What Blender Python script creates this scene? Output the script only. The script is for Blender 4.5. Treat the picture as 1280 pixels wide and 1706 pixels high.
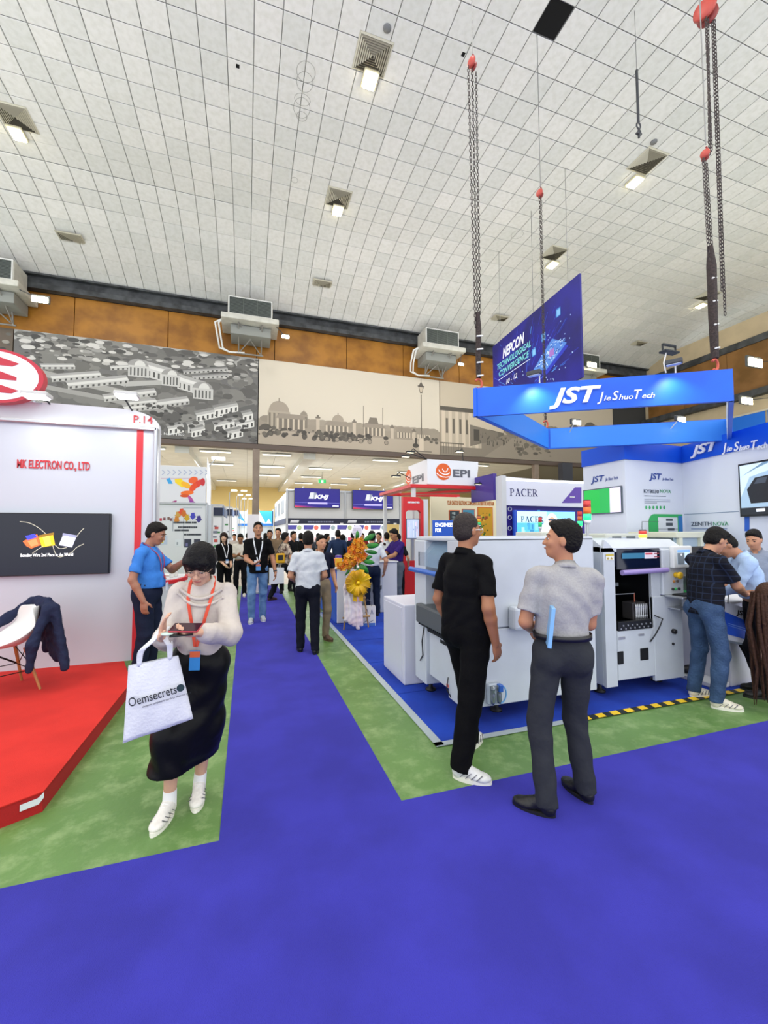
import bpy, bmesh, math, random
import numpy as np
from mathutils import Vector, Matrix

for _o in list(bpy.data.objects):
    bpy.data.objects.remove(_o, do_unlink=True)
SC = bpy.context.scene
COL = SC.collection
random.seed(7)

# ------------------------------------------------------------------ camera
CAM_H = 1.65
F_PX, CXP, CYP = 695.0, 640.0, 853.0
YAW, PITCH, ROLL = math.radians(18.24), math.atan(33 / 695.0), math.radians(0.2)
FWD = np.array([math.sin(YAW) * math.cos(PITCH), math.cos(YAW) * math.cos(PITCH), math.sin(PITCH)])
_r = np.array([math.cos(YAW), -math.sin(YAW), 0.0])
_u = np.cross(_r, FWD)
RGT = _r * math.cos(ROLL) - _u * math.sin(ROLL)
UPV = _u * math.cos(ROLL) + _r * math.sin(ROLL)
CPOS = np.array([0, 0, CAM_H])
cam_data = bpy.data.cameras.new('camera')
cam_data.sensor_fit = 'VERTICAL'
cam_data.sensor_height = 24.0
cam_data.lens = F_PX / 1706.0 * 24.0
cam_data.clip_start = 0.05
cam_data.clip_end = 300
cam = bpy.data.objects.new('camera', cam_data)
COL.objects.link(cam)
M3 = Matrix((RGT, UPV, -FWD)).transposed()
cam.matrix_world = Matrix.Translation(Vector(CPOS)) @ M3.to_4x4()
SC.camera = cam

# ------------------------------------------------------------------ world, exposure
world = bpy.data.worlds.new('world')
SC.world = world
world.use_nodes = True
world.node_tree.nodes['Background'].inputs[0].default_value = (0.93, 0.96, 1.0, 1)
world.node_tree.nodes['Background'].inputs[1].default_value = 1.9
SC.view_settings.view_transform = 'Standard'
SC.view_settings.look = 'None'
SC.view_settings.exposure = 0.0
SC.view_settings.gamma = 1.0
SC.view_settings.use_curve_mapping = False

def area_light(name, loc, size, power, color=(1, 1, 1), size_y=None, aim=None, spread=180):
    l = bpy.data.lights.new(name, 'AREA')
    l.energy = power
    l.color = color
    l.size = size
    l.spread = math.radians(spread)
    if size_y:
        l.shape = 'RECTANGLE'
        l.size_y = size_y
    o = bpy.data.objects.new(name, l)
    COL.objects.link(o)
    o.location = loc
    if aim is not None:
        d = Vector(aim) - Vector(loc)
        o.rotation_euler = d.to_track_quat('-Z', 'Y').to_euler()
    return o
# halide lamps of the hall (down-lighting, one emitter per lamp row) and the strip lights of the next hall
LX = [-5.5, 2.5, 10.3]
LY = [-3.8, 0.2, 4.2, 8.4, 12.2]
for x in LX:
    for y in LY:
        area_light('hall_lamp_light', (x, y, 11.0), 1.2, 90, (1, 0.97, 0.92))
for y in (20.5, 26.0):
    for x in (-4.0, 2.0, 8.0):
        area_light('strip_light_glow', (x, y, 4.75), 4.0, 430, (.97, 0.99, 1.0), 2.0)

# added fill lights with no visible fixture, aimed up to brighten the ceiling
for x, y, pw in ((-7, 1, 185), (-6, 8, 185), (1.5, -1.5, 185), (5.5, 12.5, 185), (12.5, 1.5, 185), (13.5, 9.5, 185)):
    area_light('ceiling_fill', (x, y, 4.3), 4.0, pw, (1, 1, .97), 4.0, (x, y, 9))

# ------------------------------------------------------------------ photo-plane helpers (pixel ray to a real plane)
def ray(px, py):
    return FWD + RGT * (px - CXP) / F_PX - UPV * (py - CYP) / F_PX
def gz(px, py, z=0.0):
    d = ray(px, py)
    return CPOS + d * ((z - CAM_H) / d[2])
def ay(px, py, Y):
    d = ray(px, py)
    return CPOS + d * (Y / d[1])
def ax(px, py, X):
    d = ray(px, py)
    return CPOS + d * (X / d[0])
# ------------------------------------------------------------------ materials
def lin(c):
    if isinstance(c, str):
        c = c.lstrip('#')
        c = tuple(int(c[i:i + 2], 16) / 255 for i in (0, 2, 4))
    return tuple((x / 12.92 if x <= 0.04045 else ((x + 0.055) / 1.055) ** 2.4) for x in c[:3])
MATS = {}
def mat(name, color, rough=0.6, metal=0.0, var=None, bump=None, emit=0.0, alpha=1.0, coat=0.0, sheen=0.0, stretch=None, trans=0.0):
    """var=(scale, amount, second colour or None), bump=(scale, strength)"""
    if name in MATS:
        return MATS[name]
    m = bpy.data.materials.new(name)
    m.use_nodes = True
    nt = m.node_tree
    b = nt.nodes['Principled BSDF']
    c = lin(color)
    b.inputs['Base Color'].default_value = (*c, 1)
    b.inputs['Roughness'].default_value = rough
    b.inputs['Metallic'].default_value = metal
    b.inputs['Alpha'].default_value = alpha
    if name.startswith('cloth_') or name.startswith('hair_') or name in ('skirt_black', 'plaid_dark', 'heather_grey'):
        b.inputs['Specular IOR Level'].default_value = .15
    if coat:
        b.inputs['Coat Weight'].default_value = coat
    if sheen and False:
        b.inputs['Sheen Weight'].default_value = sheen
    if trans:
        b.inputs['Transmission Weight'].default_value = trans
    if emit:
        b.inputs['Emission Color'].default_value = (*c, 1)
        b.inputs['Emission Strength'].default_value = emit
    co = None
    if var or bump:
        co = nt.nodes.new('ShaderNodeTexCoord')
        mp = nt.nodes.new('ShaderNodeMapping')
        if stretch:
            mp.inputs['Scale'].default_value = stretch
        nt.links.new(co.outputs['Object'], mp.inputs['Vector'])
    if var:
        n = nt.nodes.new('ShaderNodeTexNoise')
        n.inputs['Scale'].default_value = var[0]
        n.inputs['Detail'].default_value = 5
        nt.links.new(mp.outputs[0], n.inputs['Vector'])
        r = nt.nodes.new('ShaderNodeValToRGB')
        c2 = lin(var[2]) if len(var) > 2 and var[2] is not None else tuple(x * (1 - var[1]) for x in c)
        r.color_ramp.elements[0].position = 0.36
        r.color_ramp.elements[0].color = (*c2, 1)
        r.color_ramp.elements[1].position = 0.62
        r.color_ramp.elements[1].color = (*c, 1)
        nt.links.new(n.outputs['Fac'], r.inputs[0])
        nt.links.new(r.outputs[0], b.inputs['Base Color'])
    if bump:
        n2 = nt.nodes.new('ShaderNodeTexNoise')
        n2.inputs['Scale'].default_value = bump[0]
        n2.inputs['Detail'].default_value = 3
        nt.links.new(mp.outputs[0], n2.inputs['Vector'])
        bp = nt.nodes.new('ShaderNodeBump')
        bp.inputs['Strength'].default_value = bump[1]
        bp.inputs['Distance'].default_value = 0.02
        nt.links.new(n2.outputs['Fac'], bp.inputs['Height'])
        nt.links.new(bp.outputs[0], b.inputs['Normal'])
    MATS[name] = m
    return m
def print_mat(emit=0.0):
    key = 'printed_%s' % emit
    if key in MATS:
        return MATS[key]
    m = bpy.data.materials.new(key)
    m.use_nodes = True
    nt = m.node_tree
    b = nt.nodes['Principled BSDF']
    a = nt.nodes.new('ShaderNodeVertexColor')
    a.layer_name = 'col'
    nt.links.new(a.outputs[0], b.inputs['Base Color'])
    b.inputs['Roughness'].default_value = 0.55
    if emit:
        nt.links.new(a.outputs[0], b.inputs['Emission Color'])
        b.inputs['Emission Strength'].default_value = emit
        b.inputs['Base Color'].default_value = (0.02, 0.02, 0.02, 1)
        b.inputs['Roughness'].default_value = 0.3
    MATS[key] = m
    return m

# ------------------------------------------------------------------ things, parts
RM = {}   # world matrix of each root / part
def tag(o, label=None, cat=None, group=None, kind=None):
    if label: o['label'] = label
    if cat: o['category'] = cat
    if group: o['group'] = group
    if kind: o['kind'] = kind
    return o
def thing(name, label, cat, loc=(0, 0, 0), rotz=0.0, group=None, kind=None):
    o = bpy.data.objects.new(name, None)
    o.empty_display_size = 0.1
    COL.objects.link(o)
    o.location = tuple(float(v) for v in loc)
    o.rotation_euler = (0, 0, rotz)
    RM[o.name] = Matrix.Translation(Vector(o.location)) @ Matrix.Rotation(rotz, 4, 'Z')
    return tag(o, label, cat, group, kind)
def link_mesh(name, me, m, parent=None):
    o = bpy.data.objects.new(name, me)
    COL.objects.link(o)
    if m is not None and len(me.materials) == 0:
        me.materials.append(m)
    if parent is not None:
        o.parent = parent
        RM[o.name] = RM.get(parent.name, Matrix.Identity(4))
    else:
        RM[o.name] = Matrix.Identity(4)
    return o
def np_mesh(name, V, Fq, smooth=True):
    me = bpy.data.meshes.new(name)
    V = np.asarray(V, dtype=np.float32)
    Fq = np.asarray(Fq, dtype=np.int32)
    n = Fq.shape[1]
    me.vertices.add(len(V)); me.vertices.foreach_set('co', V.ravel())
    me.loops.add(Fq.size); me.loops.foreach_set('vertex_index', Fq.ravel())
    me.polygons.add(len(Fq))
    me.polygons.foreach_set('loop_start', np.arange(0, Fq.size, n, dtype=np.int32))
    me.polygons.foreach_set('loop_total', np.full(len(Fq), n, dtype=np.int32))
    me.polygons.foreach_set('use_smooth', np.full(len(Fq), smooth, dtype=bool))
    me.update(calc_edges=True)
    return me
def V3(p):
    return np.array([float(p[0]), float(p[1]), float(p[2])])
def unit(v):
    v = np.asarray(v, float)
    return v / (np.linalg.norm(v) + 1e-12)
class MB:
    def __init__(self):
        self.v = []; self.f = []; self.sm = []
    def add(self, vs, fs, smooth=False):
        n = len(self.v)
        self.v += [tuple(map(float, p)) for p in vs]
        for f in fs:
            self.f.append(tuple(i + n for i in f)); self.sm.append(smooth)
        return self
    def box(self, c, s, rz=0.0, ch=0.0, R=None):
        """centre, size, z rotation or 3x3 R, chamfer"""
        hx, hy, hz = s[0] / 2, s[1] / 2, s[2] / 2
        if R is None:
            cz, sz = math.cos(rz), math.sin(rz)
            R = np.array([[cz, -sz, 0], [sz, cz, 0], [0, 0, 1]])
        c = V3(c)
        ch = min(ch, 0.45 * min(s))
        if ch <= 0:
            P = [(x * hx, y * hy, z * hz) for x in (-1, 1) for y in (-1, 1) for z in (-1, 1)]
            Fs = [(0, 1, 3, 2), (4, 6, 7, 5), (0, 4, 5, 1), (2, 3, 7, 6), (0, 2, 6, 4), (1, 5, 7, 3)]
        else:
            bm = bmesh.new()
            bmesh.ops.create_cube(bm, size=1)
            for v in bm.verts:
                v.co = Vector((v.co.x * s[0], v.co.y * s[1], v.co.z * s[2]))
            bmesh.ops.bevel(bm, geom=bm.edges[:], offset=ch, segments=1 if ch < 0.012 else 2, profile=0.5, affect='EDGES')
            bm.verts.index_update()
            P = [tuple(v.co) for v in bm.verts]
            Fs = [tuple(v.index for v in f.verts) for f in bm.faces]
            bm.free()
        return self.add([c + R @ np.array(p) for p in P], Fs)
    def bb(self, a, b, ch=0.0):
        a = V3(a); b = V3(b)
        lo = np.minimum(a, b); hi = np.maximum(a, b)
        return self.box((lo + hi) / 2, hi - lo, 0, ch)
    def tube(self, pts, r, n=8, cap=True, flat=None):
        pts = [V3(p) for p in pts]
        k = len(pts)
        rs = r if hasattr(r, '__len__') else [r] * k
        vs = []; fs = []
        t = unit(pts[1] - pts[0])
        a = np.array([0, 0, 1.0]) if abs(t[2]) < 0.9 else np.array([1.0, 0, 0])
        u = unit(np.cross(t, a))
        for i, p in enumerate(pts):
            t = unit(pts[min(i + 1, k - 1)] - pts[max(i - 1, 0)])
            u = unit(u - t * np.dot(u, t)); w = np.cross(t, u)
            for j in range(n):
                an = 2 * math.pi * j / n
                vs.append(p + rs[i] * (u * math.cos(an) + w * math.sin(an) * (flat or 1.0)))
        for i in range(k - 1):
            for j in range(n):
                fs.append((i * n + j, i * n + (j + 1) % n, (i + 1) * n + (j + 1) % n, (i + 1) * n + j))
        self.add(vs, fs, n > 4)
        if cap:
            self.add(vs[:n], [tuple(range(n))[::-1]]); self.add(vs[-n:], [tuple(range(n))])
        return self
    def lathe(self, c, prof, n=20, axis=None):
        """prof: list of (r, z) from bottom to top about +Z at c"""
        c = V3(c); vs = []; fs = []
        if axis is None:
            X, Y, Z = np.eye(3)
        else:
            Z = unit(axis); a = np.array([0, 0, 1.0]) if abs(Z[2]) < 0.9 else np.array([1.0, 0, 0])
            X = unit(np.cross(a, Z)); Y = np.cross(Z, X)
        for r, z in prof:
            for j in range(n):
                an = 2 * math.pi * j / n
                vs.append(c + X * r * math.cos(an) + Y * r * math.sin(an) + Z * z)
        for i in range(len(prof) - 1):
            for j in range(n):
                fs.append((i * n + j, i * n + (j + 1) % n, (i + 1) * n + (j + 1) % n, (i + 1) * n + j))
        fs.append(tuple(range(n))[::-1]); fs.append(tuple(range((len(prof) - 1) * n, len(prof) * n)))
        return self.add(vs, fs, True)
    def ell(self, c, r, R=None, nu=14, nv=9):
        c = V3(c); R = np.eye(3) if R is None else R
        r = r if hasattr(r, '__len__') else (r, r, r)
        vs = [c + R @ np.array([0, 0, -r[2]])]; fs = []
        for i in range(1, nv):
            ph = -math.pi / 2 + math.pi * i / nv
            for j in range(nu):
                th = 2 * math.pi * j / nu
                vs.append(c + R @ np.array([r[0] * math.cos(ph) * math.cos(th), r[1] * math.cos(ph) * math.sin(th), r[2] * math.sin(ph)]))
        vs.append(c + R @ np.array([0, 0, r[2]]))
        for j in range(nu):
            fs.append((0, 1 + (j + 1) % nu, 1 + j))
            b = 1 + (nv - 2) * nu
            fs.append((len(vs) - 1, b + j, b + (j + 1) % nu))
        for i in range(nv - 2):
            for j in range(nu):
                a = 1 + i * nu
                fs.append((a + j, a + (j + 1) % nu, a + nu + (j + 1) % nu, a + nu + j))
        return self.add(vs, fs, True)
    def prism(self, poly, o, u, v, n, t):
        """2-D polygon on plane (o,u,v), extruded by t along n (from the plane)"""
        o = V3(o); u = V3(u); v = V3(v); n = V3(n)
        k = len(poly)
        A = [o + u * p[0] + v * p[1] for p in poly]
        B = [a + n * t for a in A]
        fs = [tuple(range(k)), tuple(range(2 * k - 1, k - 1, -1))]
        for i in range(k):
            j = (i + 1) % k
            fs.append((i, i + k, j + k, j))
        return self.add(A + B, fs)
    def quad(self, a, b, c, d):
        return self.add([a, b, c, d], [(0, 1, 2, 3)])
    def build(self, name, m, parent=None, world=True, label=None, kind=None):
        V = np.array(self.v, float)
        if parent is not None and world:
            Mi = np.array(RM.get(parent.name, Matrix.Identity(4)).inverted())
            V = V @ Mi[:3, :3].T + Mi[:3, 3]
        me = bpy.data.meshes.new(name)
        me.from_pydata([tuple(p) for p in V], [], self.f)
        me.polygons.foreach_set('use_smooth', self.sm)
        bm = bmesh.new(); bm.from_mesh(me)
        bmesh.ops.recalc_face_normals(bm, faces=bm.faces[:])
        bm.to_mesh(me); bm.free()
        me.update()
        o = link_mesh(name, me, m, parent)
        return tag(o, label, None, None, kind)
def copy_tree(o, parent=None):
    c = o.copy(); COL.objects.link(c)
    if parent is not None:
        c.parent = parent
    else:
        RM[c.name] = Matrix.Identity(4)
    for ch in list(o.children):
        copy_tree(ch, c)
    return c
Z = np.array([0, 0, 1.0])
X = np.array([1.0, 0, 0])
Y_ = np.array([0, 1.0, 0])

class Print:
    """flat print: coloured polygons on a plane, built as geometry a hair proud of the sheet"""
    def __init__(self, o, u, v, eps=0.0008):
        self.o = V3(o); self.u = unit(u); self.v = unit(v); self.n = np.cross(self.u, self.v)
        self.V = []; self.F = []; self.C = []; self.eps = eps; self.k = 0
    def poly(self, pts, c, layer=None):
        if layer is None:
            self.k += 1; layer = 1 + self.k * 0.02
        n = len(self.V)
        for p in pts:
            self.V.append(tuple(self.o + self.u * p[0] + self.v * p[1] + self.n * self.eps * layer))
        self.F.append(tuple(range(n, n + len(pts)))); self.C.append(lin(c))
    def rect(self, x0, y0, x1, y1, c, layer=None):
        self.poly([(x0, y0), (x1, y0), (x1, y1), (x0, y1)], c, layer)
    def disc(self, x, y, r, c, ry=None, n=16, layer=None, a0=0, a1=360, ang=0):
        ry = ry or r
        ca, sa = math.cos(ang), math.sin(ang)
        P = []
        for i in range(n):
            t = math.radians(a0 + (a1 - a0) * i / (n if a1 - a0 == 360 else n - 1))
            X0, Y0 = r * math.cos(t), ry * math.sin(t)
            P.append((x + X0 * ca - Y0 * sa, y + X0 * sa + Y0 * ca))
        self.poly(P, c, layer)
    def line(self, pts, w, c, layer=None):
        for a, b in zip(pts[:-1], pts[1:]):
            d = np.array(b, float) - np.array(a, float)
            L = np.linalg.norm(d)
            if L < 1e-9: continue
            q = np.array([-d[1], d[0]]) / L * w / 2
            a_ = np.array(a); b_ = np.array(b)
            self.poly([a_ - q, b_ - q, b_ + q, a_ + q], c, layer)
    def build(self, name, parent=None, emit=0.0, label=None):
        V = np.array(self.V)
        if parent is not None:
            Mi = np.array(RM.get(parent.name, Matrix.Identity(4)).inverted())
            V = V @ Mi[:3, :3].T + Mi[:3, 3]
        me = bpy.data.meshes.new(name)
        me.from_pydata([tuple(p) for p in V], [], self.F)
        ca = me.color_attributes.new('col', 'FLOAT_COLOR', 'CORNER')
        arr = np.concatenate([np.tile(np.array([*c, 1.0]), (len(f), 1)) for f, c in zip(self.F, self.C)])
        ca.data.foreach_set('color', arr.astype(np.float32).ravel())
        o = link_mesh(name, me, print_mat(emit), parent)
        return tag(o, label)
class PxPrint(Print):
    """print laid out on a real wall plane; px() converts a photo pixel to wall coordinates"""
    def px(self, x, y):
        d = ray(x, y); t = ((self.o - CPOS) @ self.n) / (d @ self.n); q = CPOS + d * t - self.o
        return (q @ self.u, q @ self.v)
    def pp(self, pts, c, layer=None): self.poly([self.px(*q) for q in pts], c, layer)
def text(s, o, u, v, m, parent=None, w=None, h=0.1, t=0.004, shear=0.0, bold=0.0, align='l', name='lettering', label=None, sx=None, space=1.0):
    """lettering as a mesh: fits width w (and cap height h) starting at o along u, v up"""
    cu = bpy.data.curves.new(name, 'FONT')
    cu.body = s; cu.size = 1.0; cu.shear = shear; cu.offset = bold; cu.resolution_u = 3; cu.space_character = space
    tmp = bpy.data.objects.new('tmp_text', cu)
    me = bpy.data.meshes.new_from_object(tmp)
    bpy.data.objects.remove(tmp, do_unlink=True)
    bpy.data.curves.remove(cu)
    n = len(me.vertices)
    co = np.zeros(n * 3, np.float32); me.vertices.foreach_get('co', co); co = co.reshape(-1, 3)
    faces = [tuple(p.vertices) for p in me.polygons]
    bpy.data.meshes.remove(me)
    mn = co.min(0); mx = co.max(0)
    capw = mx[0] - mn[0]
    sy = h / 0.72
    kx = (w / capw) if w else sy
    P = co.copy(); P[:, 0] = (P[:, 0] - mn[0]) * kx; P[:, 1] = P[:, 1] * sy
    if align == 'c': P[:, 0] -= capw * kx / 2
    if align == 'r': P[:, 0] -= capw * kx
    u = unit(u); v = unit(v); nn = np.cross(u, v); o = V3(o)
    A = o + P[:, :1] * u + P[:, 1:2] * v + nn * 0.001
    B = A + nn * t
    # boundary edges for the side walls
    from collections import Counter
    ed = Counter()
    for f in faces:
        for i in range(len(f)):
            a, b = f[i], f[(i + 1) % len(f)]
            ed[(a, b)] += 1
    side = [(a, b) for (a, b) in ed if (b, a) not in ed]
    fs = [tuple(i + n for i in f) for f in faces] + [(a, b, b + n, a + n) for a, b in side]
    V = np.concatenate([A, B])
    if parent is not None:
        Mi = np.array(RM.get(parent.name, Matrix.Identity(4)).inverted())
        V = V @ Mi[:3, :3].T + Mi[:3, 3]
    me = bpy.data.meshes.new(name)
    me.from_pydata([tuple(p) for p in V], [], fs)
    ob = link_mesh(name, me, m, parent)
    return tag(ob, label)
# ------------------------------------------------------------------ implicit bodies (smooth union fields, surface nets)
def _rc(a, b, r1, r2, sc=None):
    a = np.array(a, float); b = np.array(b, float)
    ba = b - a; l2 = float(ba @ ba) + 1e-12
    def f(x, y, z):
        px, py, pz = x - a[0], y - a[1], z - a[2]
        h = np.clip((px * ba[0] + py * ba[1] + pz * ba[2]) / l2, 0, 1)
        dx, dy, dz = px - ba[0] * h, py - ba[1] * h, pz - ba[2] * h
        return np.sqrt(dx * dx + dy * dy + dz * dz) - (r1 + (r2 - r1) * h)
    R = max(r1, r2)
    return f, np.minimum(a, b) - R, np.maximum(a, b) + R
def _cc(a, b, r1, r2, flat=None):
    """cut cone: like _rc but the ends are sliced flat; flat=(dir, k) squashes along dir"""
    a = np.array(a, float); b = np.array(b, float)
    ba = b - a; L = np.linalg.norm(ba); t = ba / L
    def f(x, y, z):
        px, py, pz = x - a[0], y - a[1], z - a[2]
        s = px * t[0] + py * t[1] + pz * t[2]
        h = np.clip(s / L, 0, 1)
        sc_ = np.clip(s, 0, None)
        dx, dy, dz = px - t[0] * sc_, py - t[1] * sc_, pz - t[2] * sc_
        if flat is not None:
            fd = flat[0]; q = dx * fd[0] + dy * fd[1] + dz * fd[2]
            dx, dy, dz = dx + fd[0] * q * flat[1], dy + fd[1] * q * flat[1], dz + fd[2] * q * flat[1]
        rad = np.sqrt(dx * dx + dy * dy + dz * dz) - (r1 + (r2 - r1) * h)
        return np.maximum(rad, s - L)
    R = max(r1, r2) * 1.05
    return f, np.minimum(a, b) - R, np.maximum(a, b) + R
def _el(c, r, R=None):
    c = np.array(c, float); r = np.array(r, float); R = np.eye(3) if R is None else np.asarray(R)
    def f(x, y, z):
        px, py, pz = x - c[0], y - c[1], z - c[2]
        q = [px * R[0][i] + py * R[1][i] + pz * R[2][i] for i in range(3)]
        k0 = np.sqrt(sum((q[i] / r[i]) ** 2 for i in range(3)))
        k1 = np.sqrt(sum((q[i] / (r[i] ** 2)) ** 2 for i in range(3))) + 1e-9
        return k0 * (k0 - 1) / k1
    m = float(max(r))
    return f, c - m, c + m
def _bx(c, s, R=None, rr=0.01):
    c = np.array(c, float); s = np.array(s, float); R = np.eye(3) if R is None else np.asarray(R)
    def f(x, y, z):
        px, py, pz = x - c[0], y - c[1], z - c[2]
        q = [np.abs(px * R[0][i] + py * R[1][i] + pz * R[2][i]) - s[i] + rr for i in range(3)]
        o = np.sqrt(sum(np.maximum(k, 0) ** 2 for k in q))
        return o + np.minimum(np.maximum(q[0], np.maximum(q[1], q[2])), 0) - rr
    m = float(np.linalg.norm(s))
    return f, c - m, c + m
class Field:
    def __init__(self): self.ops = []; self.cuts = []; self.fold = None
    def u(self, prim, k=0.02): self.ops.append(('u', prim, k)); return self
    def s(self, prim, k=0.01): self.ops.append(('s', prim, k)); return self
    def cut(self, p, n):  # keep the side where (x-p).n < 0
        self.cuts.append((np.array(p, float), unit(n))); return self
    def mesh(self, name, h):
        lo = np.min([p[1] for t, p, k in self.ops if t == 'u'], axis=0) - 2.5 * h - 0.012
        hi = np.max([p[2] for t, p, k in self.ops if t == 'u'], axis=0) + 2.5 * h + 0.012
        n = np.ceil((hi - lo) / h).astype(int) + 1
        gx = (lo[0] + np.arange(n[0]) * h).astype(np.float32)[:, None, None]
        gy = (lo[1] + np.arange(n[1]) * h).astype(np.float32)[None, :, None]
        gz_ = (lo[2] + np.arange(n[2]) * h).astype(np.float32)[None, None, :]
        d = np.full(tuple(n), 0.5, np.float32)
        for t, (f, a, b), k in self.ops:
            m = k + 2 * h
            i0 = np.clip(((a - m - lo) / h).astype(int), 0, n); i1 = np.clip(((b + m - lo) / h).astype(int) + 2, 0, n)
            if (i1 <= i0).any(): continue
            sl = tuple(slice(i0[i], i1[i]) for i in range(3))
            q = f(gx[sl[0]], gy[:, sl[1]], gz_[:, :, sl[2]])
            cur = d[sl]
            if t == 'u':
                hh = np.clip(0.5 + 0.5 * (q - cur) / k, 0, 1)
                d[sl] = q * (1 - hh) + cur * hh - k * hh * (1 - hh)
            else:
                q = -q
                hh = np.clip(0.5 - 0.5 * (q - cur) / k, 0, 1)
                d[sl] = q * (1 - hh) + cur * hh + k * hh * (1 - hh)
        if self.fold:
            amp, fr, ph = self.fold
            w = np.sin(gx * fr * 1.3 + 3 * np.sin(gz_ * fr * 0.45 + ph) + ph) * np.sin(gz_ * fr + 2.2 * np.sin(gx * fr * .55 + ph * 2) + 2 * np.sin(gy * fr * .6))
            d += (amp * w).astype(np.float32)
        for p, nn in self.cuts:
            q = (gx - p[0]) * nn[0] + (gy - p[1]) * nn[1] + (gz_ - p[2]) * nn[2]
            d = np.maximum(d, q.astype(np.float32))
        return surface_nets(name, d, lo, h)
    def at(self, P):
        P = np.atleast_2d(P).astype(float)
        x, y, z = P[:, 0], P[:, 1], P[:, 2]
        d = np.full(len(P), 0.5)
        for t, (f, a, b), k in self.ops:
            q = f(x, y, z)
            if t == 'u': d = np.minimum(d, q)
            else: d = np.maximum(d, -q)
        return d
def surface_nets(name, d, lo, h):
    ins = d < 0
    n = d.shape
    c = np.zeros((n[0] - 1, n[1] - 1, n[2] - 1), np.int8)
    for i in (0, 1):
        for j in (0, 1):
            for k in (0, 1):
                c += ins[i:n[0] - 1 + i, j:n[1] - 1 + j, k:n[2] - 1 + k]
    act = (c > 0) & (c < 8)
    idx = np.argwhere(act)
    ids = -np.ones(act.shape, np.int32)
    ids[act] = np.arange(len(idx))
    corners = [(i, j, k) for i in (0, 1) for j in (0, 1) for k in (0, 1)]
    val = {cc: d[idx[:, 0] + cc[0], idx[:, 1] + cc[1], idx[:, 2] + cc[2]] for cc in corners}
    acc = np.zeros((len(idx), 3), np.float32); cnt = np.zeros(len(idx), np.float32)
    for a in corners:
        for ax_ in range(3):
            if a[ax_] == 0:
                b = list(a); b[ax_] = 1; b = tuple(b)
                va, vb = val[a], val[b]
                m = (va < 0) != (vb < 0)
                t = np.where(m, va / (va - vb + 1e-12), 0)
                p = np.tile(np.array(a, np.float32), (len(idx), 1)); p[:, ax_] += t
                acc += p * m[:, None]; cnt += m
    V = lo + h * (idx + acc / np.maximum(cnt, 1)[:, None])
    quads = []
    for ax_ in range(3):
        o1, o2 = [(1, 2), (2, 0), (0, 1)][ax_]
        s0 = [slice(None)] * 3; s1 = [slice(None)] * 3
        s0[ax_] = slice(0, -1); s1[ax_] = slice(1, None)
        A = ins[tuple(s0)]; B = ins[tuple(s1)]
        e = np.argwhere(A != B)
        e = e[(e[:, o1] > 0) & (e[:, o2] > 0) & (e[:, o1] < n[o1] - 1) & (e[:, o2] < n[o2] - 1)]
        flip = A[e[:, 0], e[:, 1], e[:, 2]]
        q = []
        for da, db in ((0, 0), (-1, 0), (-1, -1), (0, -1)):
            g = e.copy(); g[:, o1] += da; g[:, o2] += db
            q.append(ids[g[:, 0], g[:, 1], g[:, 2]])
        q = np.stack(q, 1)
        q[~flip] = q[~flip][:, ::-1]
        quads.append(q)
    Q = np.concatenate(quads)
    Q = Q[(Q >= 0).all(1)]
    return np_mesh(name, V, Q)
def ik(a, t, l1, l2, pole):
    a = np.array(a, float); t = np.array(t, float)
    d = t - a; L = np.linalg.norm(d); mx = (l1 + l2) * 0.999
    if L > mx: t = a + d / L * mx; L = mx; d = t - a
    L = max(L, abs(l1 - l2) + 0.02)
    x = (l1 * l1 - l2 * l2 + L * L) / (2 * L)
    y = math.sqrt(max(l1 * l1 - x * x, 0))
    u = unit(d); pl = np.array(pole, float); pl = unit(pl - u * (pl @ u))
    return a + u * x + pl * y, t
def Rz(a):
    c, s = math.cos(a), math.sin(a); return np.array([[c, -s, 0], [s, c, 0], [0, 0, 1.0]])
def Rx(a):
    c, s = math.cos(a), math.sin(a); return np.array([[1.0, 0, 0], [0, c, -s], [0, s, c]])
def Ry(a):
    c, s = math.cos(a), math.sin(a); return np.array([[c, 0, s], [0, 1.0, 0], [-s, 0, c]])

SKIN = lambda t='#c68e6c': mat('skin_' + t, t, 0.5, 0, (14, 0.10))
def cloth(c, name=None, rough=0.85, b=0.25):
    return mat('cloth_' + (name or '') + c, c, rough, 0, (30, 0.05), (13, b * 2.2))

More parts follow.
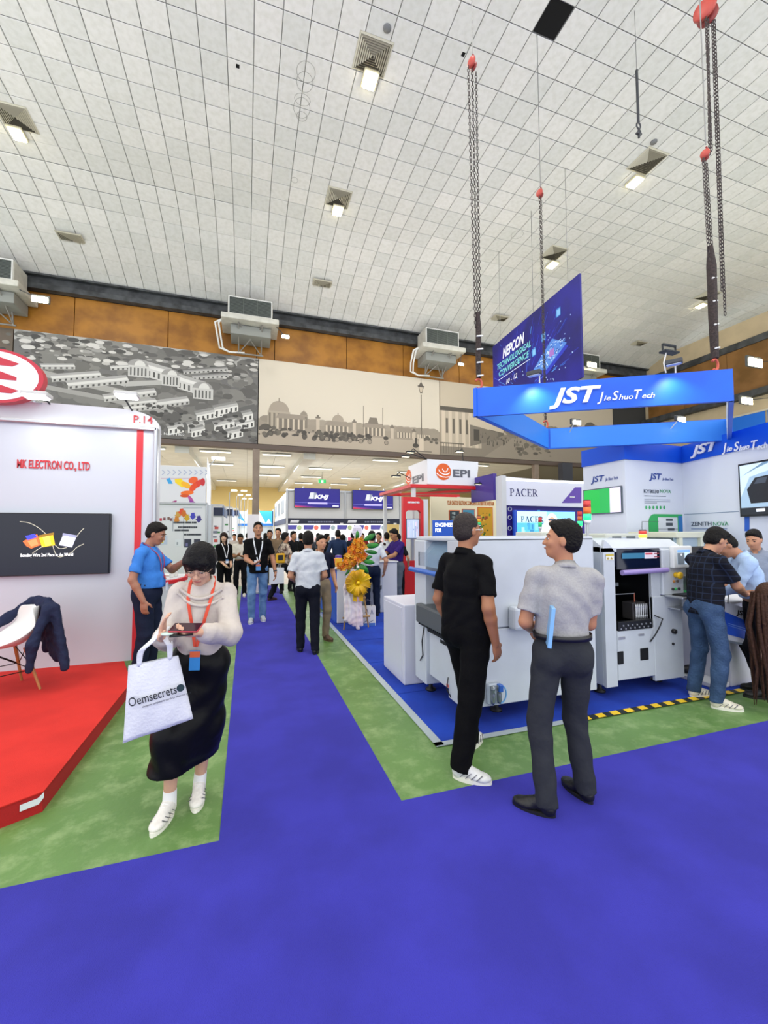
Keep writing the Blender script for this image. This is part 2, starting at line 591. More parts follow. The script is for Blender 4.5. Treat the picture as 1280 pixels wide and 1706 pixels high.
def person(label, loc, rotz, H=1.7, fat=1.0, sex='m', feet=((0.10, 0, 0, 0.12), (-0.10, 0, 0, -0.12)), lean=(0, 0), twist=0.0,
           hands=(None, None), poles=(None, None), head=(0, 0, 0), h=0.02, det=0, skin='#c68e6c', hair='#15120f', hairstyle='short',
           top='#d0d0d0', sleeve='short', tuck=True, bottom='#20222a', skirt=False, shoes='#161616', sole=None, lanyard=None, badge=None,
           glasses=None, belt=None, group=None, drop=0.0, curl=(0.5, 0.5), collar=True, tophem=None, pal=(None, None), watch=None, sock=None, topmat=None, botmat=None, shift=(0, 0), hs=1.0):
    """figure in its own frame: faces +Y, its right hand at +X, feet on z = 0"""
    s = H / 1.70
    root = thing('person', label, 'person', loc, rotz, group)
    wom = sex == 'f'
    sh = (0.155 if wom else 0.182) * s
    hipw = 0.088 * s
    mid = (np.array(feet[0][:2]) + np.array(feet[1][:2])) / 2
    P = np.array([mid[0] + shift[0], mid[1] + shift[1], (0.925 - drop) * s])
    tl = 0.50 * s
    sd = unit([lean[0], lean[1], 1.0])
    Tz = sd; Tx = unit(np.cross([0, 1.0, 0], Tz)) if False else unit(np.array([1.0, 0, 0]) - Tz * Tz[0])
    Tyv = np.cross(Tz, Tx)
    T = np.stack([Tx, Tyv, Tz], 1) @ Rz(twist)
    tw = lambda x, y, z: P + T @ (np.array([x, y, z]) * s)
    neck = tw(0, -0.012, 0.50)
    shR, shL = tw(sh / s, -0.005, 0.436), tw(-sh / s, -0.005, 0.436)
    for f in feet:
        dh = math.hypot(f[0] - P[0], f[1] - .03 * s - P[1]) - hipw * .5
        P[2] = min(P[2], math.sqrt(max((.826 * s) ** 2 - max(dh, 0) ** 2, .01)) + (f[2] + .085 * s) + .018 * s)
    # legs
    hip = [P + np.array([hipw, 0, -0.02 * s]), P + np.array([-hipw, 0, -0.02 * s])]
    ank = []; knee = []
    for i, f in enumerate(feet):
        a = np.array([f[0], f[1] - 0.03 * s, f[2] + 0.085 * s])
        fw = Rz(-f[3]) @ np.array([0, 1.0, 0])
        k_, a = ik(hip[i], a, 0.415 * s, 0.413 * s, fw * 1.0 + np.array([0, .3, 0]))
        knee.append(k_); ank.append(a)
    # arms
    el = []; wr = []; hd = []
    for i, (S, sg) in enumerate(((shR, 1), (shL, -1))):
        t = hands[i]
        if t is None:
            t = tw(sg * (0.235 + 0.03 * fat), 0.03, -0.04)
        else:
            t = np.array(t, float) * s
        pole = poles[i] if poles[i] is not None else T @ np.array([sg * 0.5, -1.0, -0.2])
        e, w_ = ik(S, t, 0.285 * s, 0.255 * s, pole)
        el.append(e); wr.append(w_)
        dirn = unit(w_ - e)
        if pal[i] is not None: dirn = unit(pal[i])
        hd.append(dirn)
    HR = T @ Rz(head[0]) @ Rx(head[1]) @ Ry(head[2])
    hc = neck + HR @ (np.array([0, 0.030, 0.165]) * s)
    s0_ = s
    hp = lambda x, y, z: hc + HR @ (np.array([x, y, z]) * s0_ * hs)
    # ---- body
    B = Field()
    B.u(_el(tw(0, 0, 0.30), np.array([0.150, 0.098 * fat, 0.19]) * s * (0.93 if wom else 1), T), 0.04)
    B.u(_el(tw(0, 0.01, 0.10), np.array([0.130, 0.095 * fat, 0.15]) * s, T), 0.05)
    B.u(_el(P, np.array([0.150, 0.105 * fat, 0.11]) * s), 0.05)
    B.u(_rc(shR * .84 + neck * .16, shL * .84 + neck * .16, 0.044 * s, 0.044 * s), 0.04)
    B.u(_rc(neck - T @ np.array([0, 0, .03 * s]), hc + HR @ np.array([0, -.012 * s, -0.05 * s]), 0.054 * s * (.88 if wom else 1), 0.050 * s * (.88 if wom else 1)), 0.02)
    for i in (0, 1):
        B.u(_rc(hip[i], knee[i], 0.082 * s, 0.052 * s), 0.03)
        B.u(_rc(knee[i], ank[i], 0.052 * s, 0.034 * s), 0.02)
        m_ = knee[i] * .68 + ank[i] * .32
        B.u(_el(m_, np.array([.040, .044, .09]) * s), 0.03)
        fw = Rz(-feet[i][3]) @ np.array([0, 1.0, 0])
        B.u(_rc(ank[i] - np.array([0, 0, .035 * s]), ank[i] + fw * 0.13 * s - np.array([0, 0, .05 * s]), .032 * s, .022 * s), .02)
        S = (shR, shL)[i]
        ar = (0.047 if not wom else 0.038) * s * (0.9 + 0.1 * fat)
        B.u(_rc(S, el[i], ar * .92, ar * 0.86), 0.02)
        q = el[i] * .7 + wr[i] * .3
        B.u(_rc(el[i], q, ar * .86, ar * .84), 0.015)
        B.u(_rc(q, wr[i], ar * 0.84, 0.027 * s), 0.015)
        # hand
        d = hd[i]; sg = (1, -1)[i]
        across = T @ np.array([0, 1.0, 0]) if abs(d[2]) > 0.6 else np.array([0, 0, 1.0])
        across = unit(across - d * (across @ d)); nrm = np.cross(d, across) * sg   # nrm: towards the palm side? (body side when hanging)
        if (nrm @ (P - wr[i])) < 0 and abs(d[2]) > .6: nrm = -nrm
        if abs(d[2]) <= .6:
            nrm = across.copy() * -1 if False else np.cross(d, across); across, nrm = (unit(np.cross(np.array([0, 0, 1.0]), d)) * sg * 1.0, np.array([0, 0, 1.0]))
            nrm = unit(nrm - d * (nrm @ d))
            if (across @ (T @ np.array([sg, 0, 0]))) > 0: across = -across
        pc = wr[i] + d * 0.045 * s
        Rh = np.stack([d, across, nrm], 1)
        B.u(_el(pc, np.array([0.052, 0.040, 0.017]) * s, Rh), 0.012)
        cu = curl[i]
        if det >= 1:
            for fi, (off, L) in enumerate(((0.029, .072), (0.010, .080), (-0.010, .075), (-0.028, .060))):
                p0 = wr[i] + d * 0.082 * s + across * off * s
                a0 = cu * 0.7; dd = d
                segs = (0.45, 0.32, 0.23); rr = 0.0092 * s
                B.u(_rc(p0 - d * 0.03 * s, p0, rr * 1.1, rr * 1.1), 0.006)
                for si, sl_ in enumerate(segs):
                    a0_ = a0 + si * cu * 0.75
                    dd = unit(d * math.cos(a0_) + nrm * math.sin(a0_))
                    p1 = p0 + dd * L * sl_ * s
                    B.u(_rc(p0, p1, rr, rr * .93), 0.003); p0 = p1; rr *= .95
            t0 = wr[i] + d * 0.02 * s + across * 0.030 * s
            t1 = t0 + unit(d * .7 + across * .75 + nrm * .35) * 0.04 * s
            t2 = t1 + unit(d * .9 + across * .25 + nrm * (.3 + .4 * cu)) * 0.034 * s
            B.u(_rc(t0, t1, .014 * s, .0115 * s), .01); B.u(_rc(t1, t2, .0115 * s, .009 * s), .004)
        else:
            for off, L in ((0.024, .070), (0.0, .078), (-0.024, .066)):
                p0 = wr[i] + d * 0.075 * s + across * off * s
                dd = unit(d * math.cos(cu) + nrm * math.sin(cu))
                B.u(_rc(p0, p0 + dd * L * s * .9, .013 * s, .010 * s), .006)
            t0 = wr[i] + d * .025 * s + across * .03 * s
            B.u(_rc(t0, t0 + unit(d * .8 + across * .6 + nrm * .3) * .06 * s, .013 * s, .010 * s), .01)
    # head
    fw_ = 0.93 if wom else 1.0
    B.u(_el(hp(0, -0.012, 0.030), np.array([0.074, 0.094, 0.088]) * s, HR), 0.02)
    B.u(_el(hp(0, 0.022, -0.030), np.array([0.060 * fw_, 0.068, 0.080]) * s, HR), 0.03)
    B.u(_el(hp(0, 0.058, -0.085), np.array([0.030, 0.026, 0.022]) * s, HR), 0.03)
    B.u(_rc(hp(0, 0.088, 0.006), hp(0, 0.103, -0.026), .008 * s, .0125 * s), 0.012)
    for q in (1, -1):
        B.u(_el(hp(q * .034, .068, -.022), np.array([.022, .018, .020]) * s, HR), 0.02)
        B.u(_el(hp(q * .030, .080, .028), np.array([.024, .010, .008]) * s, HR), 0.012)
        B.u(_el(hp(q * .074, -.004, -.008), np.array([.010, .020, .031]) * s, HR), 0.008)
        B.u(_el(hp(q * .012, .095, -.029), np.array([.009, .009, .007]) * s, HR), 0.006)
    B.u(_el(hp(0, .084, -.056), np.array([.024, .012, .008]) * s, HR), 0.008)
    me = B.mesh('body', h)
    body = link_mesh('body', me, SKIN(skin), root)
    def part(nm, mb, m, par=root, label=None):
        return mb.build(nm, m, par, world=False, label=label)
    # face parts
    if det >= 0:
        for q in (1, -1):
            fy = 0.0865 if det else 0.088
            ec = hp(q * .031, fy - .004, .004)
            if det:
                e = MB().ell(ec, np.array([.0135, .0075, .0050]) * s, HR, 12, 8)
                eo = part('eye', e, mat('eye_white', '#e8e4e0', .2))
                part('iris', MB().ell(hp(q * .031, fy + .0015, .0035), np.array([.0058, .0028, .0046]) * s, HR, 10, 6), mat('iris_dark', '#1a0f0a', .15), eo)
                part('eyelid', MB().tube([hp(q * (.031 - .015), fy + .001, .004), hp(q * .031, fy + .0045, .0105), hp(q * (.031 + .015), fy - .002, .0045)], .0022 * s, 6), mat('lash', '#1c1310', .6), eo)
            else:
                part('eye', MB().ell(ec, np.array([.013, .007, .0055]) * s, HR, 8, 5), mat('iris_dark', '#1a0f0a', .15))
            part('eyebrow', MB().tube([hp(q * .014, .0905, .027), hp(q * .034, .0885, .033), hp(q * .052, .075, .028)], .0032 * s, 5), mat('brow', '#241a15', .8))
        part('lips', MB().tube([hp(-.021, .087, -.057), hp(0, .0955, -.0545), hp(.021, .087, -.057)], [.0022 * s, .0058 * s, .0022 * s], 6), mat('lips_' + sex, '#b0625a' if wom else '#a0685a', .45))
    # hair
    Hh = Field()
    if hairstyle in ('short', 'thin'):
        th = .010 if hairstyle == 'short' else .004
        Hh.u(_el(hp(0, -0.016, 0.043), np.array([0.0760 + th * .25, 0.096 + th * .35, 0.086 + th]) * s, HR), 0.01)
        if hairstyle == 'short':
            Hh.u(_el(hp(.01, .050, .094), np.array([.052, .038, .026]) * s, HR), .03)
            Hh.fold = (0.003, 130, 1.0)
        Hh.u(_el(hp(0, -.031, -.010), np.array([.0765, .079, .072]) * s, HR), .02)
        Hh.cut(hp(0, .052, .050), HR @ unit([0, 1.0, -.75]))
        Hh.cut(hp(0, -.03, -.062), HR @ np.array([0, .25, -1.0]))
        for q in (1, -1):
            Hh.s(_el(hp(q * .085, .012, -.030), np.array([.03, .030, .045]) * s, HR), .005)
    else:
        Hh.u(_el(hp(0, -0.014, 0.036), np.array([0.090, 0.110, 0.096]) * s * hs, HR), 0.01)
        dz = {'bob': -.075, 'long': -.22, 'pony': -.04}[hairstyle]
        Hh.u(_rc(hp(0, -.045, .02), hp(0, -.055, dz), .078 * s, (.060 if hairstyle != 'pony' else .03) * s), .03)
        for q in (1, -1):
            if hairstyle != 'pony':
                Hh.u(_rc(hp(q * .066, .018, .03), hp(q * .070, .012, dz + .03), .026 * s, .016 * s), .02)
        if hairstyle == 'bob':  # fringe
            for q in (1, -1):
                Hh.u(_el(hp(q * .036, .074, .058), np.array([.040, .026, .030]) * s, HR @ Ry(q * -.35)), .015)
        Hh.s(_el(hp(0, .115, -.035), np.array([.052, .070, .070]) * s, HR), .01)
        Hh.fold = (0.0025, 90, .4)
    link_mesh('hair', Hh.mesh('hair', max(h * .8, .007)), mat('hair_' + hair, hair, .5, 0, (60, .3), (90, .5)), root)
    # top
    S = Field(); g = 0.014 * s
    S.u(_el(tw(0, -0.002, 0.32), (np.array([0.155, 0.105 * fat, 0.185]) * (0.95 if wom else 1)) * s + g, T), 0.05)
    S.u(_el(tw(0, 0.012, 0.12), np.array([0.138 * (0.5 + .5 * fat) * (.95 if wom else 1.03), 0.102 * fat, 0.19]) * s + g, T), 0.06)
    S.u(_rc(shR * .84 + neck * .16, shL * .84 + neck * .16, 0.050 * s + g * .6, 0.050 * s + g * .6), 0.045)
    S.u(_rc(neck * .93 + shR * .07, neck * .93 + shL * .07, .055 * s, .055 * s), .04)
    if fat > 1.08:
        S.u(_el(tw(0, .055 * fat, .10), np.array([.125, .085 * fat, .14]) * s, T), .05)
    for i in (0, 1):
        A_ = (shR, shL)[i]
        if sleeve == 'short':
            e_ = A_ + (el[i] - A_) * .74
            S.u(_cc(A_, e_, .050 * s, .064 * s if not wom else .052 * s), .03)
        elif sleeve == 'puff':
            S.u(_rc(A_, el[i], .054 * s, .068 * s), .035)
            w2 = el[i] + (wr[i] - el[i]) * .80
            S.u(_rc(el[i], w2, .070 * s, .056 * s), .03)
            S.u(_cc(w2, el[i] + (wr[i] - el[i]) * .93, .05 * s, .034 * s), .02)
        else:
            S.u(_rc(A_, el[i], .060 * s, .054 * s), .03)
            w2 = el[i] + (wr[i] - el[i]) * .95
            S.u(_cc(el[i], w2, .053 * s, .040 * s), .02)
    hem = 0.088 if tuck else -0.085
    if tophem is not None: hem = tophem
    if not tuck or hem < 0.03:
        S.u(_cc(tw(0, 0.008, hem), tw(0, 0.008, .2), .172 * s * (.5 + .5 * fat), .160 * s * (.5 + .5 * fat), (T[:, 1], .38 / fat)), .05)
    S.cut(tw(0, 0, hem), -T[:, 2])
    S.cut(tw(0, .045, .535), T @ unit([0, .45, 1.0]))
    S.s(_rc(neck - T @ np.array([0, -.02 * s, .0]), neck + T @ np.array([0, .03, .1]) * s, .052 * s, .06 * s), .01)
    S.fold = (0.0065 * (1 if det else .7), 24, (loc[0] * 3) % 6)
    tm = topmat or cloth(top)
    nm = {'puff': 'blouse'}.get(sleeve, 'shirt')
    link_mesh(nm, S.mesh('shirt', h), tm, root)
    if collar:
        cb = MB()
        ring = []
        for j in range(13):
            an = math.radians(-150 + 300 * j / 12) + math.pi
            # opening at the front
            an = math.radians(90 + 28 + (360 - 56) * j / 12)
            ring.append((math.cos(an), math.sin(an)))
        vs = []
        for (cx_, sy_) in ring:
            dz = .018 * (-sy_)
            vs.append(neck + T @ (np.array([cx_ * .062, sy_ * .062 + .004, -.002 + dz]) * s))
            vs.append(neck + T @ (np.array([cx_ * .058, sy_ * .058 + .004, .036 + dz]) * s))
            vs.append(neck + T @ (np.array([cx_ * .078, sy_ * .080 + .004, -.012 + dz * 1.4]) * s))
        fs = []
        for j in range(12):
            a = j * 3
            fs += [(a, a + 3, a + 4, a + 1), (a + 1, a + 4, a + 5, a + 2)]
        cb.add(vs, fs, True)
        co_ = part('collar', cb, tm)
        so = co_.modifiers.new('thick', 'SOLIDIFY'); so.thickness = .006
    # bottom
    L_ = Field()
    gb = 0.012 * s
    if not skirt:
        L_.u(_el(P + np.array([0, 0, .0]), np.array([0.150 * fat ** .3, 0.108 * fat ** .9, 0.135]) * s + gb), 0.04)
        for i in (0, 1):
            fk = fat ** .55; L_.u(_rc(hip[i], knee[i], 0.092 * s * fk, 0.070 * s * fk), 0.03)
            a2 = ank[i] - np.array([0, 0, .03 * s])
            L_.u(_cc(knee[i], a2, 0.070 * s * fk, 0.058 * s * fk), 0.02)
            L_.u(_el(hip[i] + np.array([0, -.045 * s, -.02 * s]), np.array([.078, .075, .085]) * s), .03)
        L_.cut(P + np.array([0, 0, .115 * s]), (0, 0, 1))
        L_.fold = (0.005, 21, 2.0)
        bo = link_mesh('trousers', L_.mesh('trousers', h), botmat or cloth(bottom, 't'), root)
    else:
        wz, hz = P[2] + .12 * s, skirt[0]
        L_.u(_el(P, np.array([0.150, 0.118, 0.15]) * s + gb), 0.05)
        c0 = np.array([(ank[0][0] + ank[1][0]) / 2, (ank[0][1] + ank[1][1]) / 2 + .0, hz])
        for i in (0, 1):
            k_ = knee[i]; a2 = np.array([ank[i][0], ank[i][1], hz])
            L_.u(_rc(hip[i], k_, .10 * s, .10 * s), .06)
            L_.u(_rc(k_, a2, .10 * s, skirt[1]), .09)
        L_.u(_rc((knee[0] + knee[1]) / 2, c0, .10 * s, skirt[1]), .08)
        if len(skirt) > 2:
            L_.u(_rc(P - np.array([0, 0, .2]), np.array(skirt[2]), .10 * s, .05), .09)
        L_.cut((0, 0, hz), skirt[3] if len(skirt) > 3 else (0, 0, -1)); L_.cut((0, 0, wz), (0, 0, 1))
        L_.fold = (0.007, 19, 1.0)
        bo = link_mesh('skirt', L_.mesh('skirt', h), botmat or cloth(bottom, 't', .6), root)
    if belt:
        bb_ = MB(); pts = []
        for j in range(25):
            an = 2 * math.pi * j / 24
            pts.append(P + np.array([math.cos(an) * (.166 * s), -.002 + math.sin(an) * (.128 * s * fat ** .8), .098 * s]))
        vs = []
        for p in pts: vs += [p - np.array([0, 0, .016]), p + np.array([0, 0, .016])]
        bb_.add(vs, [(2 * j, 2 * j + 2, 2 * j + 3, 2 * j + 1) for j in range(24)], True)
        bo2 = part('belt', bb_, mat('belt_' + belt, belt, .4)); so = bo2.modifiers.new('t', 'SOLIDIFY'); so.thickness = .006; so.offset = 1
    # shoes
    for i in (0, 1):
        f = feet[i]; fw = Rz(-f[3]) @ np.array([0, 1.0, 0]); tilt = f[4] if len(f) > 4 else 0.0
        heel = np.array([ank[i][0], ank[i][1], ank[i][2] - .085 * s])
        Rf = Rz(-f[3]) @ Rx(tilt)
        fp = lambda x, y, z: heel + Rf @ (np.array([x, y, z]) * s)
        sf = Field()
        sf.u(_el(fp(0, .0, .045), np.array([.040, .050, .045]) * s, Rf), .02)
        sf.u(_el(fp(0, .125, .034), np.array([.046, .075, .030]) * s, Rf), .03)
        sf.u(_rc(fp(0, .02, .075), fp(0, .10, .045), .038 * s, .034 * s), .02)
        sf.cut(fp(0, 0, .012), Rf @ np.array([0, 0, -1.0])); sf.cut(fp(0, -.0, .105), Rf @ unit([0, -.35, 1.0]))
        so_ = link_mesh('shoe', sf.mesh('shoe', max(h * .6, .006)), mat('shoe_' + shoes, shoes, .45, 0, (40, .12), (50, .2)), root)
        sl = MB(); prof = []
        for j in range(22):
            an = 2 * math.pi * j / 22
            yy = math.sin(an); xx = math.cos(an)
            wdt = .043 + .006 * max(yy, 0)
            prof.append((xx * wdt * (1 - .15 * abs(yy) ** 3), .078 + yy * .125))
        vs = [fp(x, y, .0) for x, y in prof] + [fp(x * 1.02, y, .024 + .006 * (y < 0)) for x, y in prof]
        n_ = len(prof)
        sl.add(vs, [tuple(range(n_))[::-1], tuple(range(n_, 2 * n_))] + [(j, (j + 1) % n_, (j + 1) % n_ + n_, j + n_) for j in range(n_)])
        part('sole', sl, mat('sole_' + (sole or shoes), sole or shoes, .6), so_)
        if det >= 2 or (det and sole):
            lc = MB()
            for j in range(5):
                y0 = .055 + j * .018; z0 = .100 - j * .0105
                lc.tube([fp(-.020, y0, z0 - .006), fp(0, y0 + .004, z0 + .002), fp(.020, y0, z0 - .006)], .0034 * s, 5)
            part('laces', lc, mat('laces_white' if sole else 'laces_dark', '#f2f0ea' if sole else '#1a1a1a', .8), so_)
        if sole and det:
            for q in (1, -1):
                st = MB()
                for j in range(4):
                    y0 = .01 + j * .035
                    st.tube([fp(q * (.040 + .006 * min(j, 2)), y0, .032), fp(q * .033, y0 + .035, .062)], .0045 * s, 5, flat=.5)
                part('shoe_stripe', st, mat('stripe_grey', '#6c6c70', .5), so_)
    if sock:
        for i in (0, 1):
            part('sock', MB().tube([ank[i] - np.array([0, 0, .02]), ank[i] + (knee[i] - ank[i]) * .17], [.041 * s, .039 * s], 14), mat('sock_' + sock, sock, .9))
    # lanyard + badge
    def front(x, z, out=.006):
        y = .30
        p = tw(x, y, z)
        dirv = -T[:, 1]
        ys = np.linspace(0, .35 * s, 71)
        Pts = p + np.outer(ys, dirv)
        dv = S.at(Pts)
        k_ = np.argmax(dv < out) if (dv < out).any() else len(ys) - 1
        return Pts[max(k_ - 1, 0)] - dirv * .004
    if lanyard:
        ez = badge[0] if badge else .18
        for q in (1, -1):
            pts = [tw(q * .0, -.075, .545), tw(q * .062, -.03, .545), tw(q * .072, .03, .51)]
            for j in range(1, 9):
                t = j / 8
                pts.append(front(q * (.075 * (1 - t) + .004), .47 * (1 - t) + ez * t))
            la = MB(); w = .0095 * s
            vs = []
            for p in pts:
                side = T[:, 0]
                vs += [p - side * w, p + side * w]
            vs2 = [v + T[:, 1] * .004 for v in vs]
            n_ = len(pts)
            fs = [(2 * j, 2 * j + 1, 2 * j + 3, 2 * j + 2) for j in range(n_ - 1)]
            la.add(vs2, fs, False)
            lo_ = part('lanyard', la, mat('lanyard_' + lanyard, lanyard, .6)); so = lo_.modifiers.new('t', 'SOLIDIFY'); so.thickness = .003
        if badge:
            bp = front(0, ez - .07, .012) + T[:, 1] * .012
            bw, bh = badge[1], badge[2]
            bd = MB().box(bp - T[:, 2] * bh * .1, (bw, .004, bh), R=T)
            bo_ = part('badge', bd, mat('badge_' + badge[3], badge[3], .35))
            bd2 = MB().box(bp + T[:, 1] * .0035 + T[:, 2] * bh * .22, (bw * .96, .002, bh * .3), R=T)
            part('badge_print', bd2, mat('badge_' + badge[4], badge[4], .4), bo_)
    if glasses:
        gm = MB()
        for q in (1, -1):
            ring = [hp(q * .031 + .023 * math.cos(a), .098, .002 + .019 * math.sin(a)) for a in np.linspace(0, 2 * math.pi, 15)]
            gm.tube(ring, .0014 * s if glasses != '#f0f0f0' else .0022 * s, 5)
            gm.tube([hp(q * .054, .097, .006), hp(q * .076, .05, .008), hp(q * .079, -.02, .004)], .0016 * s if glasses != '#f0f0f0' else .0035 * s, 5)
        gm.tube([hp(-.009, .098, .004), hp(0, .101, .007), hp(.009, .098, .004)], .0014 * s, 5)
        part('glasses', gm, mat('glasses_' + glasses, glasses, .25, .3))
    if watch is not None:
        i, wc = watch
        d = hd[i]
        c0 = el[i] + (wr[i] - el[i]) * .90; dd = unit(wr[i] - el[i])
        part('watch', MB().lathe(c0 - dd * .012, [(.033 * s, 0), (.034 * s, .024)], 16, dd), mat('watch_' + wc, wc, .3))
    info = dict(P=P, T=T, neck=neck, el=el, wr=wr, hd=hd, hp=hp, tw=tw, s=s, root=root, S=S, knee=knee, ank=ank, HR=HR, front=front, part=part, hip=hip)
    # world position helper
    Mw = np.array(RM[root.name])
    info['w'] = lambda p: Mw[:3, :3] @ np.asarray(p) + Mw[:3, 3]
    info['inv'] = lambda p: Mw[:3, :3].T @ (np.asarray(p) - Mw[:3, 3])
    return info
# ------------------------------------------------------------------ the hall: floor, walls, ceiling
WY = 17.2      # far wall of the hall
CZ = CAM_H + 10.0
def hall_z(y):   # ceiling height: flat, then sinking towards the far wall
    pts = [(-20, 0), (12.9, 0), (13.6, -.1), (14.2, -.21), (14.8, -.37), (15.4, -.53), (16.0, -.72), (16.6, -.93), (17.3, -1.2)]
    for (a, za), (b, zb) in zip(pts[:-1], pts[1:]):
        if y <= b: return CZ + za + (zb - za) * (y - a) / (b - a)
    return CZ - 1.2
m_floor = mat('stained_floor', '#658a49', 0.42, 0, (1.1, .3, '#567a3c'), (30, .08))
_nt = m_floor.node_tree       # worn, lighter patches over the green paint
_b = _nt.nodes['Principled BSDF']
_old = _b.inputs['Base Color'].links[0].from_socket
_n = _nt.nodes.new('ShaderNodeTexNoise'); _n.inputs['Scale'].default_value = 5.5; _n.inputs['Detail'].default_value = 9; _n.inputs['Roughness'].default_value = .72
_rr = _nt.nodes.new('ShaderNodeValToRGB'); _rr.color_ramp.elements[0].position = .48; _rr.color_ramp.elements[1].position = .74
_mx = _nt.nodes.new('ShaderNodeMix'); _mx.data_type = 'RGBA'
_tc = _nt.nodes.new('ShaderNodeTexCoord'); _nt.links.new(_tc.outputs['Object'], _n.inputs['Vector'])
_nt.links.new(_n.outputs['Fac'], _rr.inputs[0]); _nt.links.new(_rr.outputs[0], _mx.inputs[0])
_nt.links.new(_old, _mx.inputs[6]); _mx.inputs[7].default_value = (*lin('#8fa870'), 1)
_nt.links.new(_mx.outputs[2], _b.inputs['Base Color'])
fl = MB().bb((-14, -2.5, -.1), (34, 13.6, 0)).build('floor', m_floor); f2 = tag(MB().bb((-14, 13.6, -.1), (34, 40, 0)).build('floor', mat('beige_floor', '#b9ab98', .5, 0, (2, .15))), kind='structure'); tag(fl, kind='structure')
def carpet_mat(name, c, c2, sc=2.2):
    m = mat(name, c, .95, 0, (sc, .1, c2), (260, .35), sheen=.15)
    return m
m_violet = carpet_mat('violet_carpet', '#3431a6', '#2d2a95')
m_blue = carpet_mat('blue_carpet', '#0c3fb4', '#07309a')
m_red = carpet_mat('red_carpet', '#d8281c', '#c82014')
m_edge = mat('clear_tape', '#a9b4b8', .25)
c1 = MB().bb((-13, -4, 0), (12, 2.47, .006)).build('carpet', m_violet)
tag(c1, 'wide violet carpet across the foreground in front of the booths', 'carpet')
c2 = MB().bb((-.12, 2.4705, 0), (.92, 13.5, .006)).build('carpet', m_violet)
tag(c2, 'narrow violet aisle carpet running away between the green floor strips', 'carpet')
t_ = thing('booth_carpet', 'bright blue booth carpet under the white machines', 'carpet', (5, 5, 0))
MB().prism([(1.46, 3.02), (7.25, 3.02), (8.1, 5.95), (6.65, 5.95), (6.65, 8.6), (1.46, 8.6)], (0, 0, 0), X, Y_, Z, .008).build('pile', m_blue, t_)
for y in (4.05, 5.1, 6.2, 7.3):   # butted strips: the joints stand a little proud
    MB().tube([(1.46, y, .008), (3.2, y + .03, .009)], .005, 5).build('seam', mat('blue_seam', '#0a2f90', .9), t_)
tp = MB().bb((1.40, 2.99, .006), (1.47, 8.6, .010)).bb((1.40, 2.98, .006), (2.7, 3.04, .010)).build('edge_tape', m_edge, t_)
# hazard tape along the front edge
t_ = thing('hazard_tape', 'yellow and black hazard tape stuck along the blue carpet edge', 'tape', (4, 3, 0))
MB().bb((2.72, 2.97, .008), (6.4, 3.04, .011)).bb((5.55, 3.04, .008), (5.62, 4.6, .011)).build('black_band', mat('tape_black', '#16201e', .5), t_)
for i in range(22):
    x = 2.80 + i * .165
    MB().prism([(0, 0), (.085, 0), (.10, .068), (.015, .068)], (x, 2.971, .011), X, Y_, Z, .001).build('yellow_block', mat('tape_yellow', '#f0c81a', .45), t_)
# ceiling: backing plus individual tiles
ceil = thing('ceiling', None, None, (8, 8, CZ), kind='structure')
mbk = MB()
ys = [-3, 0, 6, 12.9, 13.6, 14.2, 14.8, 15.4, 16.0, 16.6, 17.25]
for a, b in zip(ys[:-1], ys[1:]):
    mbk.quad((-13, a, hall_z(a) + .03), (34, a, hall_z(a) + .03), (34, b, hall_z(b) + .03), (-13, b, hall_z(b) + .03))
mbk.build('ceiling_backing', mat('ceiling_joint', '#9c9c98', .8), ceil)
m_tile = mat('ceiling_tile', '#cfcec9', .75)
nt = m_tile.node_tree
g1 = nt.nodes.new('ShaderNodeNewGeometry'); mp = nt.nodes.new('ShaderNodeMapping'); mp.inputs['Scale'].default_value = (1 / .53, 1 / .59, 0)
mp.inputs['Location'].default_value = (-.0301 / .53, -1.26 / .59, 0)
fl_ = nt.nodes.new('ShaderNodeVectorMath'); fl_.operation = 'FLOOR'
wn = nt.nodes.new('ShaderNodeTexWhiteNoise'); nz = nt.nodes.new('ShaderNodeTexNoise'); nz.inputs['Scale'].default_value = 9; nz.inputs['Detail'].default_value = 6
rp = nt.nodes.new('ShaderNodeValToRGB'); rp.color_ramp.elements[0].color = (*lin('#dadad6'), 1); rp.color_ramp.elements[1].color = (*lin('#e6e4e0'), 1)
r2 = nt.nodes.new('ShaderNodeValToRGB'); r2.color_ramp.elements[0].position = .3; r2.color_ramp.elements[0].color = (.90, .90, .88, 1); r2.color_ramp.elements[1].position = .6
mm = nt.nodes.new('ShaderNodeMix'); mm.data_type = 'RGBA'; mm.blend_type = 'MULTIPLY'; mm.inputs[0].default_value = 1
nt.links.new(g1.outputs['Position'], mp.inputs[0]); nt.links.new(mp.outputs[0], fl_.inputs[0]); nt.links.new(fl_.outputs[0], wn.inputs['Vector'])
nt.links.new(wn.outputs['Value'], rp.inputs[0]); nt.links.new(g1.outputs['Position'], nz.inputs['Vector']); nt.links.new(nz.outputs['Fac'], r2.inputs[0])
nt.links.new(rp.outputs[0], mm.inputs[6]); nt.links.new(r2.outputs[0], mm.inputs[7]); nt.links.new(mm.outputs[2], nt.nodes['Principled BSDF'].inputs['Base Color'])
TXS, TYS = .53, .59
X0, Y0 = .03 - 24 * TXS, 1.26 - 9 * TYS
HOLE = (5.59, 6.31)
cells = []
VENTS = [(2.40, 7.95), (10.2, 8.05), (-5.4, 11.85), (2.5, 11.85), (10.4, 11.9), (18.5, 12.1), (-5.45, 15.5), (2.62, 15.5), (10.5, 15.6), (18.6, 15.6)]
